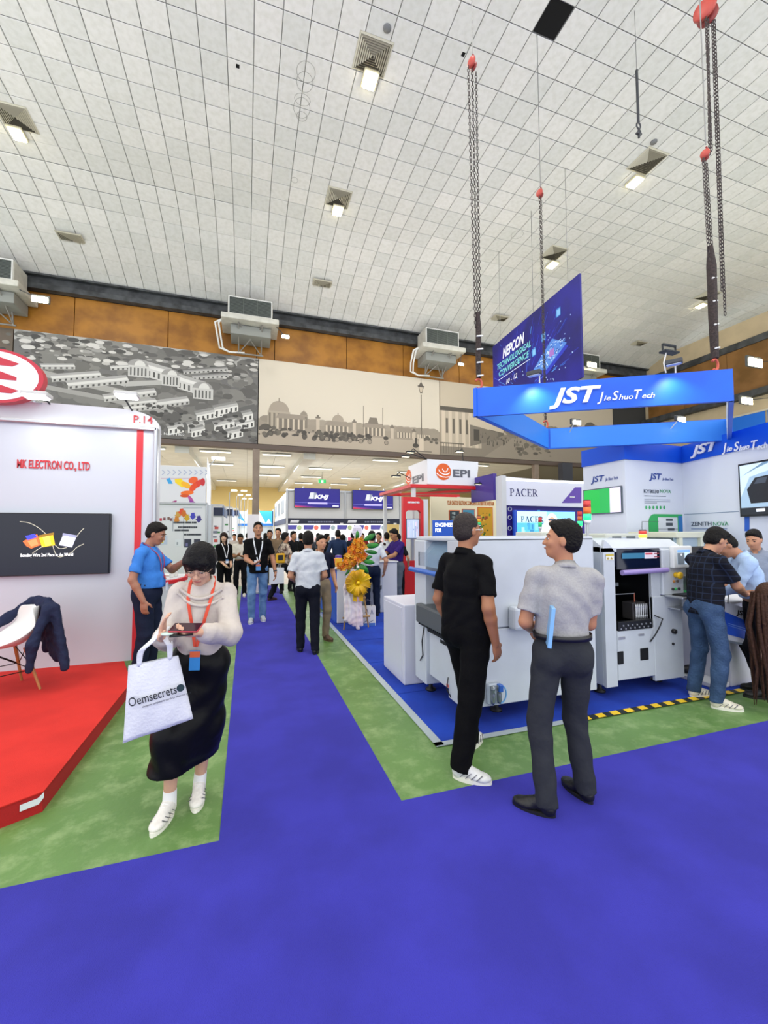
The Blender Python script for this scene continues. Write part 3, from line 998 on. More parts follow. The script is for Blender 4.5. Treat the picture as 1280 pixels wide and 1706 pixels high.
for i in range(82):
    for j in range(36):
        cx, cy = X0 + (i + .5) * TXS, Y0 + (j + .5) * TYS
        if cy > 17.1: continue
        if abs(cx - HOLE[0]) < TXS * .5 and abs(cy - HOLE[1]) < TYS * .5: continue
        cells.append((cx, cy))
def tile_w(cx, cy):
    p = np.array([cx, cy, hall_z(cy)]) - CPOS
    zf = p @ FWD
    if zf < .5: return -1
    u, v = CXP + F_PX * (p @ RGT) / zf, CYP - F_PX * (p @ UPV) / zf
    if u < -25 or u > 1305 or v < -25: return -1
    return F_PX / zf
cells.sort(key=lambda c: -tile_w(*c))
def tile_geo(mb, cx, cy, z0, z1):
    a, b = TXS / 2 - .006, TYS / 2 - .006
    k = .010
    P = [(cx - a, cy - b, z0 + .012), (cx + a, cy - b, z0 + .012), (cx + a, cy + b, z1 + .012), (cx - a, cy + b, z1 + .012),
         (cx - a + k, cy - b + k, z0), (cx + a - k, cy - b + k, z0), (cx + a - k, cy + b - k, z1), (cx - a + k, cy + b - k, z1)]
    mb.add(P, [(4, 5, 6, 7), (0, 1, 5, 4), (1, 2, 6, 5), (2, 3, 7, 6), (3, 0, 4, 7)])
mt = MB(); tile_geo(mt, 0, 0, 0, 0)
proto = mt.build('ceiling_tile', m_tile, None)
proto.parent = ceil
nfirst = 0
for q, (cx, cy) in enumerate(cells[:300]):
    o = proto if q == 0 else proto.copy()
    if q: COL.objects.link(o)
    o.parent = ceil
    o.location = (cx - 8, cy - 8, hall_z(cy) - CZ)
    sl_ = (hall_z(cy + .3) - hall_z(cy - .3)) / .6
    o.rotation_euler = (math.atan(sl_), 0, 0)
ms = MB()
for cx, cy in cells[300:]:
    tile_geo(ms, cx, cy, hall_z(cy - TYS / 2), hall_z(cy + TYS / 2))
ms.build('ceiling_tiles', m_tile, ceil, kind='stuff')
# missing tile: a dark shaft
hm = MB(); hx, hy = X0 + (math.floor((HOLE[0] - X0) / TXS) + .5) * TXS, Y0 + (math.floor((HOLE[1] - Y0) / TYS) + .5) * TYS
hm.bb((hx - .25, hy - .28, CZ + .015), (hx + .25, hy + .28, CZ + .028))
hm.build('ceiling_opening', mat('void_black', '#020203', 1), ceil, label='dark opening of a missing ceiling tile')
for x, y in ((-.33, 9.0), (4.17, 7.3), (7.1, 5.3)):
    MB().bb((x, y, CZ - .004), (x + .07, y + .08, CZ - .001)).build('ceiling_hole', mat('void_black', '#020203', 1), ceil)

pr2 = Print((0, 0, CZ - .001), X, -Y_)
for px_, py_, rx2, ry2 in ((510, 120, .20, .22), (508, 137, .18, .22), (504, 166, .18, .14), (503, 180, .19, .25), (503, 194, .12, .12), (326, 325, .16, .2), (334, 386, .13, .15), (422, 343, .16, .08), (491, 300, .09, .1), (483, 358, .2, .14), (862, 391, .2, .2), (480, 416, .22, .22)):
    q_ = gz(px_, py_, CZ)
    pr2.line([(q_[0] + rx2 * math.cos(a), -q_[1] + ry2 * math.sin(a)) for a in np.linspace(0, 2 * math.pi, 17)], .012, '#a3a39c', layer=1)
pr2.build('ring_stain', ceil)

# far wall of the hall
def wx(px, py): return ay(px, py, WY)
m_orange = mat('wood_panel', '#a8701f', .5, 0, (1.3, .3, '#845310'), (12, .1), stretch=(1, 1, 1.2))
m_dark = mat('dark_steel', '#4a4d50', .6, 0, (3, .4, '#2c2e31'))
m_conc = mat('grey_lintel', '#7b706a', .7, 0, (4, .2))
wall = thing('wall_back', None, None, (8, WY, 0), kind='structure')
MB().bb((-13, WY + .05, 5.13), (34, WY + .35, 11)).build('masonry', mat('void_grey', '#3a3a3a', .9), wall)
xs = [-11.5, -9.1, -5.9, -2.9, 0.3, 1.0, 4.0, 6.6, 9.4, 12.6, 15.8, 19, 22.2, 26]
for a, b in zip(xs[:-1], xs[1:]):
    MB().bb((a + .01, WY - .02, 8.55), (b - .01, WY + .06, 10.02), .008).build('wood_panel', m_orange, wall)
MB().bb((-13, WY - .30, 10.02), (34, WY - .05, 10.20)).bb((-13, WY - .14, 10.18), (34, WY, 10.6)).bb((-13, WY - .32, 10.5), (34, WY - .2, 10.56)).build('steel_beam', m_dark, wall)
MB().bb((-13, WY - .12, 4.95), (34, WY + .25, 5.13)).build('lintel', mat('lintel_steel', '#5d4f48', .6), wall)
for x in (.33, 13.6, -11.6):
    MB().bb((x - .13, WY - .1, 0), (x + .13, WY + .15, 5.0), .015).build('post', mat('post_brown', '#8d7d70', .6, 0, (3, .2)), wall)
# murals
rnd = random.Random(3)
XL, XA, XB = wx(26, 543)[0], wx(431, 598)[0], wx(731, 640)[0]
MZ0, MZ1 = 5.15, 8.58
def sheet(x0, x1, label, base):
    t = thing('mural', label, 'mural', ((x0 + x1) / 2, WY, MZ0))
    MB().bb((x0 + .015, WY - .10, MZ0), (x1 - .015, WY - .03, MZ1)).build('panel', mat('sheet_' + base, base, .6), t)
    return t, Print((x0 + .015, WY - .103, MZ0), X, Z)
def G(v, wmt=0):
    v = max(0, min(255, int(v)))
    return '#%02x%02x%02x' % (v, max(0, int(v * (1 - .03 * wmt))), max(0, int(v * (1 - .10 * wmt))))
# mural 1: aerial view in grey
t_, p = sheet(XL, XA, 'grey aerial photograph mural of a domed palace among streets and trees', '#6a6867')
W1, H1 = XA - XL - .03, MZ1 - MZ0
U = lambda u: u * W1
Vv = lambda v: v * H1
def clipd(x, y, r): return r < x < W1 - r and r < y < H1 - r
def blob(x, y, r, c, k=.6):
    r = min(r, x, W1 - x); ry = min(r * k, y, H1 - y)
    if r > .02 and ry > .02: p.disc(x, y, r, c, ry, n=9)
p.poly([(0, H1 * .9), (W1, H1 * .88), (W1, H1), (0, H1)], G(168, .3))
for k in range(520):
    x, y = rnd.random() * W1, rnd.random() * H1
    blob(x, y, rnd.uniform(.08, .42), G(rnd.uniform(84, 130), .5))
for k in range(150):
    x, y = rnd.random() * W1, H1 * rnd.uniform(.72, .97)
    blob(x, y, rnd.uniform(.05, .22), G(rnd.choice([70, 90, 150, 180, 200]), .4), .4)
def road(pts, w, c):
    p.line([(U(a), Vv(b)) for a, b in pts], w, c)
road([(.02, .62), (.30, .50), (.50, .42), (.62, .30)], .22, G(158, .4)); road([(.10, .45), (.34, .38), (.58, .28)], .16, G(150, .4))
road([(.30, .60), (.42, .55), (.60, .62)], .18, G(172, .3)); road([(.62, .10), (.99, .42)], .30, G(92, .3)); road([(.04, .30), (.30, .22), (.5, .12)], .14, G(160, .3))
def bld(u, v, l, d, hgt, ang=.22, roof=205, wall_=178, sk=.55):
    """long building in oblique view: roof parallelogram plus window front"""
    x, y = U(u), Vv(v)
    ex = np.array([math.cos(ang), math.sin(ang)]) * l
    dv = np.array([-sk, 1]) * d * .5
    a = np.array([x, y]); b = a + ex
    p.poly([a, b, b + (0, hgt), a + (0, hgt)], G(wall_, .3))
    n = max(2, int(l / .16))
    for i in range(n):
        f = (i + .3) / n
        q = a + ex * f
        p.poly([q + (0, hgt * .15), q + ex * .4 / n + (0, hgt * .15), q + ex * .4 / n + (0, hgt * .75), q + (0, hgt * .75)], G(70, .3))
    p.poly([a + (0, hgt), b + (0, hgt), b + dv + (0, hgt), a + dv + (0, hgt)], G(roof, .25))
    p.poly([a + dv * .5 + (0, hgt), b + dv * .5 + (0, hgt), b + dv + (0, hgt), a + dv + (0, hgt)], G(roof - 45, .25))
# long sheds on the left
bld(.14, .50, 1.5, .30, .12, .20); bld(.20, .44, 1.9, .34, .13, .22); bld(.34, .34, 1.7, .3, .12, .24); bld(.42, .24, 2.2, .35, .13, .24)
bld(.10, .62, 1.0, .2, .10, .12); bld(.36, .68, 1.6, .14, .10, .16); bld(.44, .31, .9, .25, .10, .2); bld(.66, .72, 1.6, .2, .09, .20, 150); bld(.70, .67, 1.3, .2, .09, .18, 160)
# palace with three domed pavilions
def pal(u, v, l, hgt, ang):
    bld(u, v, l, .55, hgt, ang, 214, 196)
pal(.485, .66, 1.15, .34, -.20); pal(.635, .555, 1.15, .34, -.22)
for u, v, r in ((.47, .64, .40), (.605, .575, .36), (.745, .46, .42)):
    x, y = U(u), Vv(v)
    p.rect(x - r * .8, y, x + r * .9, y + .42, G(190, .3))
    for k in range(5): p.rect(x - r * .65 + k * r * .3, y + .05, x - r * .52 + k * r * .3, y + .34, G(85, .3))
    p.disc(x, y + .42, r * .85, G(150, .3), r * .62, n=14, a0=0, a1=180); p.disc(x + .06, y + .42, r * .45, G(206, .3), r * .5, n=12, a0=0, a1=180)
# row houses at the lower right
for u, v, l in ((.60, .03, .55), (.685, .07, .6), (.72, .20, 1.0), (.80, .28, .9), (.80, .10, .9), (.90, .13, .7), (.70, .02, .5), (.86, .02, .6), (.93, .24, .4)):
    bld(u, v, l, .34, .24, .30, 176, 214)
for k in range(60):
    x, y = U(rnd.uniform(.5, 1)), Vv(rnd.uniform(0, .35)); blob(x, y, rnd.uniform(.05, .14), G(rnd.uniform(50, 85), .5))
p.build('print', t_)
text('... NAM 1902', (XL + U(.565), WY - .12, MZ0 + .12), X, Z, mat('ink_white', '#e8e8e8', .6), t_, h=.09, t=.001, w=.85)
# mural 0 further left (dark brown foliage)
t0, p = sheet(XL - 6, XL, 'dark brown speckled mural left of the aerial photograph', '#62564a')
W1, H1 = 5.97, MZ1 - MZ0
for k in range(330):
    blob(rnd.random() * W1, rnd.random() * H1, rnd.uniform(.03, .16), G(rnd.choice([60, 80, 100, 150, 175]), 1))
p.build('print', t0)
# mural 2: sepia fairground with domes and a tall lamp post
t_, p = sheet(XA, XB, 'sepia mural of domed pavilions, rickshaws and a tall street lamp', '#cfc5b4')
W1, H1 = XB - XA - .03, MZ1 - MZ0
S_ = lambda v: '#%02x%02x%02x' % (int(v), int(v * .93), int(v * .83))
p.rect(0, 0, W1, H1 * .17, S_(172)); p.rect(0, H1 * .17, W1, H1 * .30, S_(150))
for k in range(26):   # hazy tree line
    x = W1 * k / 25; r = .28
    blob(x, H1 * .30, r, S_(150 + rnd.uniform(-12, 8)), .5)
def dome(u, v, r, c, base=1.0):
    x, y = u * W1, v * H1
    p.rect(x - r * 1.1, H1 * .2, x + r * 1.1, y, S_(c + 10)); p.disc(x, y, r, S_(c), r * 1.05, n=16, a0=0, a1=180); p.rect(x - .02, y + r, x + .02, y + r * 1.35, S_(c - 20))
    for k in range(5): p.rect(x - r + k * r * .44, H1 * .22, x - r + k * r * .44 + r * .2, y - .08, S_(c - 38))
dome(.10, .40, .40, 158); dome(.405, .34, .25, 160); dome(.225, .38, .14, 140)
def pavilion(u, w, h, c=176, n=5):
    x = u * W1; y0 = H1 * .19
    p.rect(x, y0, x + w, y0 + h, S_(c - 60))
    for k in range(n + 1): p.rect(x + (w - .06) * k / n, y0, x + (w - .06) * k / n + .07, y0 + h, S_(c + 22))
    p.poly([(x - .08, y0 + h), (x + w + .08, y0 + h), (x + w - .1, y0 + h + .2), (x + .1, y0 + h + .2)], S_(c - 30))
pavilion(.09, 1.1, .44); pavilion(.34, .95, .30); pavilion(.545, .95, .34); pavilion(.74, .75, .24); pavilion(.86, .6, .2)
for u, h in ((.298, .62), (.494, .56), (.71, .46), (.84, .36)):
    x = u * W1; p.rect(x - .07, H1 * .17, x + .07, H1 * .17 + h, S_(188)); p.rect(x - .10, H1 * .17 + h, x + .10, H1 * .17 + h + .07, S_(120)); p.disc(x, H1 * .17 + h + .1, .05, S_(110))
for u in (.545, .655): p.rect(u * W1 - .012, H1 * .2, u * W1 + .012, H1 * .56, S_(120))
p.poly([(.57 * W1, H1 * .34), (.63 * W1, H1 * .34), (.62 * W1, H1 * .42), (.58 * W1, H1 * .42)], S_(120))
for k in range(120):     # rickshaws and people
    u = rnd.uniform(.27, .60) if k < 80 else rnd.uniform(.0, .27)
    blob(u * W1, H1 * rnd.uniform(.10, .20), rnd.uniform(.03, .12), S_(rnd.uniform(62, 110)), .9)
for u, r in ((.03, .30), (.12, .16), (.20, .13)):
    p.disc(u * W1 + .05, H1 * .17, min(r, u * W1 + .03), S_(84), r * .8, n=14, a0=20, a1=190)
for u in (.345, .40, .47, .53, .58, .675):
    p.disc(u * W1, H1 * .11, .10, S_(80), .10); p.disc(u * W1, H1 * .11, .08, S_(150), .08); p.disc(u * W1 - .02, H1 * .17, .12, S_(72), .08)
for k in range(10): blob(W1 * rnd.uniform(.9, .98), H1 * rnd.uniform(.15, .22), .09, S_(96), .7)
lx = .885 * W1        # lamp post
p.rect(lx - .11, H1 * .03, lx + .11, H1 * .20, S_(205)); p.rect(lx - .035, H1 * .20, lx + .035, H1 * .30, S_(120)); p.rect(lx - .022, H1 * .3, lx + .022, H1 * .78, S_(104))
p.poly([(lx - .05, H1 * .80), (lx + .05, H1 * .80), (lx + .13, H1 * .89), (lx - .13, H1 * .89)], S_(96)); p.poly([(lx - .035, H1 * .81), (lx + .035, H1 * .81), (lx + .095, H1 * .88), (lx - .095, H1 * .88)], S_(196))
p.rect(lx - .16, H1 * .885, lx + .16, H1 * .90, S_(88)); p.poly([(lx - .11, H1 * .90), (lx + .11, H1 * .90), (lx, H1 * .955)], S_(92)); p.rect(lx - .012, H1 * .95, lx + .012, H1 * .985, S_(92))
p.disc(lx - .28, H1 * .10, .15, S_(70), .10); p.rect(lx - .31, H1 * .1, lx - .22, H1 * .2, S_(64)); p.rect(lx - .4, H1 * .02, lx + .5, H1 * .035, S_(120))
p.build('print', t_)
# mural 3: sepia street
t_, p = sheet(XB, XB + 10.2, 'sepia mural of a colonnaded building and a crowded street', '#bdb09c')
W1, H1 = 10.17, MZ1 - MZ0
p.rect(0, 0, W1, H1 * .34, S_(146)); p.poly([(0, 0), (.22 * W1, 0), (.40 * W1, H1 * .34), (.30 * W1, H1 * .34), (0, H1 * .14)], S_(132))
for k in range(22):
    blob(W1 * rnd.uniform(.26, .95), H1 * rnd.uniform(.36, .55), rnd.uniform(.15, .5), S_(rnd.uniform(92, 140)), .8)
p.rect(0, H1 * .12, .21 * W1, H1 * .60, S_(178))
for k in range(6):
    x = W1 * (.008 + k * .034); p.rect(x, H1 * .12, x + .16, H1 * .60, S_(202)); p.rect(x + .2, H1 * .3, x + .31, H1 * .5, S_(96))
p.poly([(-.0, H1 * .60), (.215 * W1, H1 * .60), (.20 * W1, H1 * .66), (0, H1 * .66)], S_(84))
p.poly([(.14 * W1, H1 * .44), (.33 * W1, H1 * .36), (.33 * W1, H1 * .42), (.14 * W1, H1 * .56)], S_(196)); p.poly([(.15 * W1, H1 * .14), (.30 * W1, H1 * .26), (.30 * W1, H1 * .36), (.15 * W1, H1 * .44)], S_(120))
p.rect(.17 * W1, H1 * .22, .20 * W1, H1 * .38, S_(70))
for k in range(9): p.rect(W1 * (.002 + k * .0125), H1 * .02, W1 * (.004 + k * .0125), H1 * .16, S_(96))
p.rect(0, H1 * .155, .118 * W1, H1 * .17, S_(96))
for k in range(60):
    x, y = W1 * rnd.uniform(.20, .46), H1 * rnd.uniform(.16, .33); hgt = .06 + (.33 * H1 - y) * .16
    p.poly([(x, y), (x + hgt * .4, y), (x + hgt * .3, y + hgt), (x + hgt * .1, y + hgt)], S_(rnd.uniform(56, 100)))
for k in range(30):
    blob(W1 * rnd.uniform(.4, .6), H1 * rnd.uniform(.06, .22), rnd.uniform(.06, .2), S_(rnd.uniform(84, 120)), .5)
p.build('print', t_)
# right-hand wall
RX = 21.0
wr_ = thing('wall_right', None, None, (RX, 8, 0), kind='structure')
MB().bb((RX, -4, 0), (RX + .3, WY, 11)).build('masonry', mat('cream_wall', '#c9b797', .8, 0, (2, .1)), wr_)
for k in range(9):
    MB().bb((RX - .05, -1 + 2 * k, 7.75), (RX + .02, .98 + 2 * k, 9.8), .008).build('wood_panel', mat('wood_panel_dim', '#8f6534', .5, 0, (1.3, .3, '#74501f'), (12, .1)), wr_)
MB().bb((RX - .35, -4, 7.45), (RX, WY, 7.72)).bb((RX - .1, -4, 9.8), (RX, WY, 10.1)).build('steel_beam', m_dark, wr_)
wn_ = thing('window_1', None, None, (RX, 11, 6), kind='structure')
for a, b in ((10.3, 11.5), (11.6, 12.9), (13.1, 14.6), (8.9, 10.2)):
    for z0, z1 in ((5.95, 6.75), (4.9, 5.85)):
        MB().bb((RX - .06, a, z0), (RX - .03, b, z1)).build('blue_pane', mat('blue_film', '#0f6fe0', .4), wn_)
MB().bb((RX - .08, 8.8, 4.82), (RX - .02, 14.7, 4.9)).bb((RX - .08, 8.8, 5.85), (RX - .02, 14.7, 5.95)).bb((RX - .08, 8.8, 6.75), (RX - .02, 14.7, 6.83)).build('window_frame', mat('frame_cream', '#c8c2b0', .6), wn_)

# next hall behind the opening
nh = thing('ceiling', None, None, (2, 25, 5), kind='structure')
m_nc = mat('low_ceiling', '#e4e3da', .7, 0, (1.5, .08))
MB().bb((-13, WY + .3, 5.06), (24, 33, 5.1)).build('ceiling_backing', mat('low_joint', '#8f8d80', .8), nh)
pr_ = MB().bb((-.595, -.595, -.03), (.595, .595, 0), .008).build('ceiling_panel', m_nc, None); pr_.parent = nh
kk = 0
for i in range(20):
    for j in range(13):
        x, y = -9 + i * 1.2, WY + .95 + j * 1.2
        o = pr_ if kk == 0 else pr_.copy()
        if kk: COL.objects.link(o)
        kk += 1
        o.parent = nh; o.location = (x - 2, y - 25, .05)
for x in (-7.55, -2.65, 2.25, 9.6):
    MB().bb((x, WY + .4, 4.72), (x + .5, 32.9, 5.02)).build('ceiling_soffit', m_nc, nh)
m_strip = mat('strip_glow', '#fffdf2', .5, emit=1.8)
sl0 = thing('strip_light', 'flat fluorescent strip light on the low ceiling of the next hall', 'light', (-8.6, 18.3, 4.95), group='strip lights of the next hall')
MB().bb((-.62, -.12, 0), (.62, .12, .048), .01).build('housing', mat('white_metal', '#e4e4e0', .4), sl0, world=False)
MB().bb((-.58, -.09, -.012), (.58, .09, .004)).build('tube', m_strip, sl0, world=False)
for j in range(4):
    for i in range(9):
        if (i, j) == (0, 0) or (i * 5 + j * 3) % 4 == 1: continue
        c = copy_tree(sl0); c.location = (-8.6 + i * 2.45, 18.3 + j * 3.4, 4.95)
w2 = MB().bb((-13, 32.5, 0), (24, 32.8, 5.1)).build('wall_far', mat('yellow_wall', '#e8cf8c', .7)); tag(w2, kind='structure')
w3 = MB().bb((-13.2, WY, 0), (-12.9, 33, 5.1)).build('wall_left', mat('cream_wall2', '#d9d2bb', .8)); tag(w3, kind='structure')
w4 = MB().bb((23.9, WY + .3, 0), (24.2, 33, 5.1)).build('wall_east', mat('cream_wall2', '#d9d2bb', .8)); tag(w4, kind='structure')
ex = thing('exit_sign', 'small green exit sign hanging from the low ceiling of the next hall', 'sign', ay(537, 802, 24))
c_ = ay(537, 802, 23.2)
MB().box(c_, (.42, .05, .2), ch=.008).build('sign_box', mat('exit_green', '#1fae5e', .4, emit=.6), ex)
MB().box(c_ + np.array([0, -.03, 0]), (.12, .01, .12)).build('symbol', mat('exit_white', '#f0fff0', .4, emit=.8), ex)
MB().bb(c_ + (-.01, 0, .1), V3((c_[0] + .01, c_[1] + .02, 5.06))).build('hanger', m_dark, ex)
# ------------------------------------------------------------------ things on and under the ceiling
m_wm = mat('white_metal', '#e4e4e0', .4)
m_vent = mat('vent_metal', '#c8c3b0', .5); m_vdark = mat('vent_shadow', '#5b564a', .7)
m_glow = mat('halide_glow', '#fff3c8', .5, emit=30.0)
VN = ['square ceiling vent with a halide lamp, %s' % s for s in (
    'nearest the top centre of the ceiling', 'right of the short hanging rod',
    'at the far left edge of the photo', 'midway down the ceiling left of the chain hoists', 'behind the chain hoist of the dark blue banner',
    'right, beside the long dark chain bundle', 'plain, near the left air conditioner', 'plain, between the two middle air conditioners',
    'plain, just left of the dark blue banner', 'plain, low above the blue hanging frame')]
for i, (x, y) in enumerate(VENTS):
    z = hall_z(y) - .004
    t = thing('ceiling_vent', VN[i] if y < 15 else VN[i].replace(' with a halide lamp', ''), 'vent', (x, y, z))
    mb = MB(); a = .36
    for s0, s1, zz in ((a, a - .035, 0.0), ):
        for q in range(4):
            R = Rz(q * math.pi / 2)
            P = [R @ np.array(v) for v in ((-s0, -s0, 0), (s0, -s0, 0), (s1, -s1, -.02), (-s1, -s1, -.02))]
            mb.add([p + (x, y, z) for p in P], [(0, 1, 2, 3)])
    mb.bb((x - a, y - a, z - .005), (x + a, y + a, z))
    mb.build('vent_frame', m_vent, t)
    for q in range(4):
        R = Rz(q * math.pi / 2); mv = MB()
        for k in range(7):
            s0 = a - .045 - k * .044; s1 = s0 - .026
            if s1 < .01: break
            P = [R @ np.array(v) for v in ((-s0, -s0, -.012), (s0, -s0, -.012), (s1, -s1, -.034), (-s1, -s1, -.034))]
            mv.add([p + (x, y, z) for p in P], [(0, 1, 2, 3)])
        mv.build('louvre', (m_vent if q % 2 else mat('vent_metal_shaded', '#8c8572', .5)), t, kind='stuff')  # two opposite sides painted darker, shade put into the metal colour
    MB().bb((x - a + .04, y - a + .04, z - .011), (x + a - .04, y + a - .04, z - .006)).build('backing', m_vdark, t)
LAMPS = [(2.47, 8.38), (-5.55, 12.3), (2.57, 12.28), (10.42, 8.62), (10.75, 12.4), (19.0, 12.7)]
LN = ['glowing halide lamp under the vent near the top centre', 'glowing halide lamp by the left photo edge', 'glowing halide lamp in the middle of the ceiling',
      'glowing halide lamp right of the hanging rod', 'glowing halide lamp between the hoist chains', 'glowing halide lamp at right, left of the dark chain bundle']
for (x, y), lb in zip(LAMPS, LN):
    z = hall_z(y)
    t = thing('ceiling_lamp', lb, 'lamp', (x, y, z))
    MB().bb((x - .17, y - .2, z - .07), (x + .17, y + .2, z), .02).build('housing', mat('lamp_housing', '#d8d0b0', .4), t)
    MB().bb((x - .13, y - .17, z - .10), (x + .13, y + .17, z - .068), .012).build('lens', m_glow, t)
for (x, y), lb in zip(((2.54, 7.4), (9.84, 7.57)), ('round grey sensor disc near the top of the ceiling', 'round grey sensor disc above the right ceiling vent')):
    t = MB().lathe((x, y, hall_z(y) - .03), [(.075, 0), (.08, .01), (.08, .035)], 18).build('smoke_detector', mat('sensor_grey', '#77787a', .5)); tag(t, lb, 'sensor')

# ------------------------------------------------------------------ chain hoists
m_chain = mat('steel_chain', '#4c4543', .45, .6); m_chred = mat('hoist_red', '#b4453a', .45); m_wire = mat('thin_wire', '#8a8a88', .5, .4)
def chain(p0, p1, name, par, r=.0055, link=.05):
    p0 = V3(p0); p1 = V3(p1); L = np.linalg.norm(p1 - p0); n = int(L / link)
    d = unit(p1 - p0); a = unit(np.cross(d, (0.3, 1, 0.1))); b = np.cross(d, a)
    mb = MB()
    for i in range(n):
        c = p0 + d * link * (i + .5); s = a if i % 2 else b
        h_ = link * .62; w = .014
        q = [c - d * h_, c - d * h_ * .5 + s * w, c + d * h_ * .5 + s * w, c + d * h_, c + d * h_ * .5 - s * w, c - d * h_ * .5 - s * w, c - d * h_]
        mb.tube(q, r, 4, cap=False)
    return mb.build(name, m_chain, par, kind='stuff')
def hoist(top, bot, label, lines=3, spread=.10, wrap=1.2, size=1.0, wire=True, hook=True, wr=1.0):
    top = V3(top); bot = V3(bot)
    t = thing('chain_hoist', label, 'hoist', bot)
    zc = hall_z(top[1])
    if wire: MB().tube([(top[0], top[1], zc), top + (0, 0, .12)], .008, 5).build('suspension_wire', m_wire, t)
    hb = MB(); hb.lathe(top + (-.09 * size, 0, 0), [(.05 * size, 0), (.12 * size, .01), (.13 * size, .05 * size), (.12 * size, .09 * size), (.05 * size, .10 * size)], 16, (1, .25, 0))
    hb.build('hoist_body', m_chred, t)
    hb = MB(); hb.lathe(top + (.03 * size, .03, -.02), [(.05 * size, 0), (.105 * size, .01), (.105 * size, .05 * size), (.05 * size, .06 * size)], 16, (1, .25, 0)).tube([top + (0, 0, .10 * size), top + (.03, 0, .16 * size), top + (0, 0, .22 * size)], .012, 6)
    hb.build('load_sheave', mat('hoist_dark_red', '#8b3430', .5), t)
    for k in range(lines):
        o = (k - (lines - 1) / 2) * spread
        chain(top + (o, .02 * k, -.08), bot + (o * .5, 0, wrap + (.1 * k)), 'chain', t)
    if wrap:
        wb = MB().tube([bot + (0, 0, wrap + .25), bot + (.01, 0, wrap), bot + (0, 0, wrap * .5), bot + (0, 0, .16)], [.03, .075 * size * wr, .07 * size * wr, .06 * size * wr], 8)
        wb.build('bundled_chain', mat('bundle_brown', '#3f3330', .8, 0, (40, .5), (60, .8)), t)
        for k in range(4):
            MB().tube([bot + (-.085 * size, -.085 * size, wrap * (.2 + .22 * k)), bot + (.085 * size, -.085 * size, wrap * (.2 + .22 * k) + .02)], .012, 5).build('cable_tie', m_wm, t)
    if hook:
        MB().tube([bot + (.05 * math.cos(a), 0, .08 + .07 * math.sin(a)) for a in np.linspace(-2.2, 2.6, 12)], .016, 6).build('hook', mat('hook_orange', '#cc5a44', .5), t)
    return t
# corners of the hanging blue frame
FA, FB, FC, FD = np.array([2.95, 5.0]), np.array([5.62, 3.42]), np.array([8.15, 5.03]), np.array([5.5, 6.62])
FZ0, FZ1 = 3.23, 3.625
def on_ray(px, py, xy):   # height on the pixel ray above a ground spot
    d = ray(px, py); return CAM_H + d[2] * math.hypot(*xy) / math.hypot(d[0], d[1])
a_ = FA + (.10, .02)
hoist((a_[0] - .02, a_[1], on_ray(795, 103, a_)), (a_[0], a_[1], FZ1), 'red chain hoist with long chains above the left corner of the blue frame', 3, .075, .85, .55)
b_ = FB + (-.12, .12)
hoist((b_[0] + .0, b_[1], on_ray(1190, 250, b_)), (b_[0], b_[1], FZ1), 'thick dark chain bundle above the right corner of the blue frame', 3, .06, 1.35, .42, wr=1.7)
d_ = FD + (-.05, -.05)
hoist((d_[0], d_[1], on_ray(922, 315, d_)), (d_[0], d_[1], FZ1), 'red chain hoist passing in front of the dark blue banner', 2, .05, 0, .55)
c_ = np.array([6.0, 3.75])
top_ = V3((c_[0], c_[1], on_ray(1162, 30, c_)))
t = thing('chain_hoist', 'largest red pulley block with loose chains at the top right', 'hoist', top_ - (0, 0, 3))
MB().lathe(top_ + (-.11, 0, 0), [(.05, 0), (.125, .01), (.14, .05), (.05, .06)], 18, (1, .3, 0)).build('hoist_body', m_chred, t)
MB().lathe(top_ + (0, .03, -.02), [(.05, 0), (.125, .01), (.125, .05), (.05, .06)], 18, (1, .3, 0)).build('load_sheave', mat('hoist_dark_red', '#8b3430', .5), t)
MB().tube([(top_[0], top_[1], hall_z(c_[1])), top_ + (0, 0, .1)], .008, 5).build('suspension_wire', m_wire, t)
for k, L in enumerate((2.05, 2.05, 3.9, 4.2)):
    o = (-.07, -.03, .06, .10)[k]
    bt = top_ + (o * (1 if k < 2 else 3.0), .05 * k, -L)
    chain(top_ + (o, 0, -.1), bt, 'chain', t, .008)
# short hanging turnbuckle
r1 = gz(1061, 117, CZ - 1.2); r2 = V3((r1[0], r1[1], r1[2] - 1.35))
t = thing('turnbuckle_rod', 'short dark steel rod with a turnbuckle hanging alone from the ceiling', 'rod', r2)
MB().tube([r1, r2 + (0, 0, .3)], .025, 6).build('rod', mat('rod_grey', '#4a4c50', .5, .5), t)
MB().tube([(r1[0], r1[1], CZ), r1], .006, 5).build('suspension_wire', m_wire, t)
MB().tube([r2 + (.05 * math.cos(a), 0, .24 + .06 * math.sin(a)) for a in np.linspace(0, 6.28, 12)], .014, 6).build('ring', mat('rod_grey', '#4a4c50', .5, .5), t)
MB().tube([r2 + (0, 0, .18), r2 + (.02, 0, .1), r2], [.02, .035, .02], 6).bb(r2 + (-.06, -.02, .06), r2 + (.06, .02, .09)).build('clamp', mat('rod_grey', '#4a4c50', .5, .5), t)

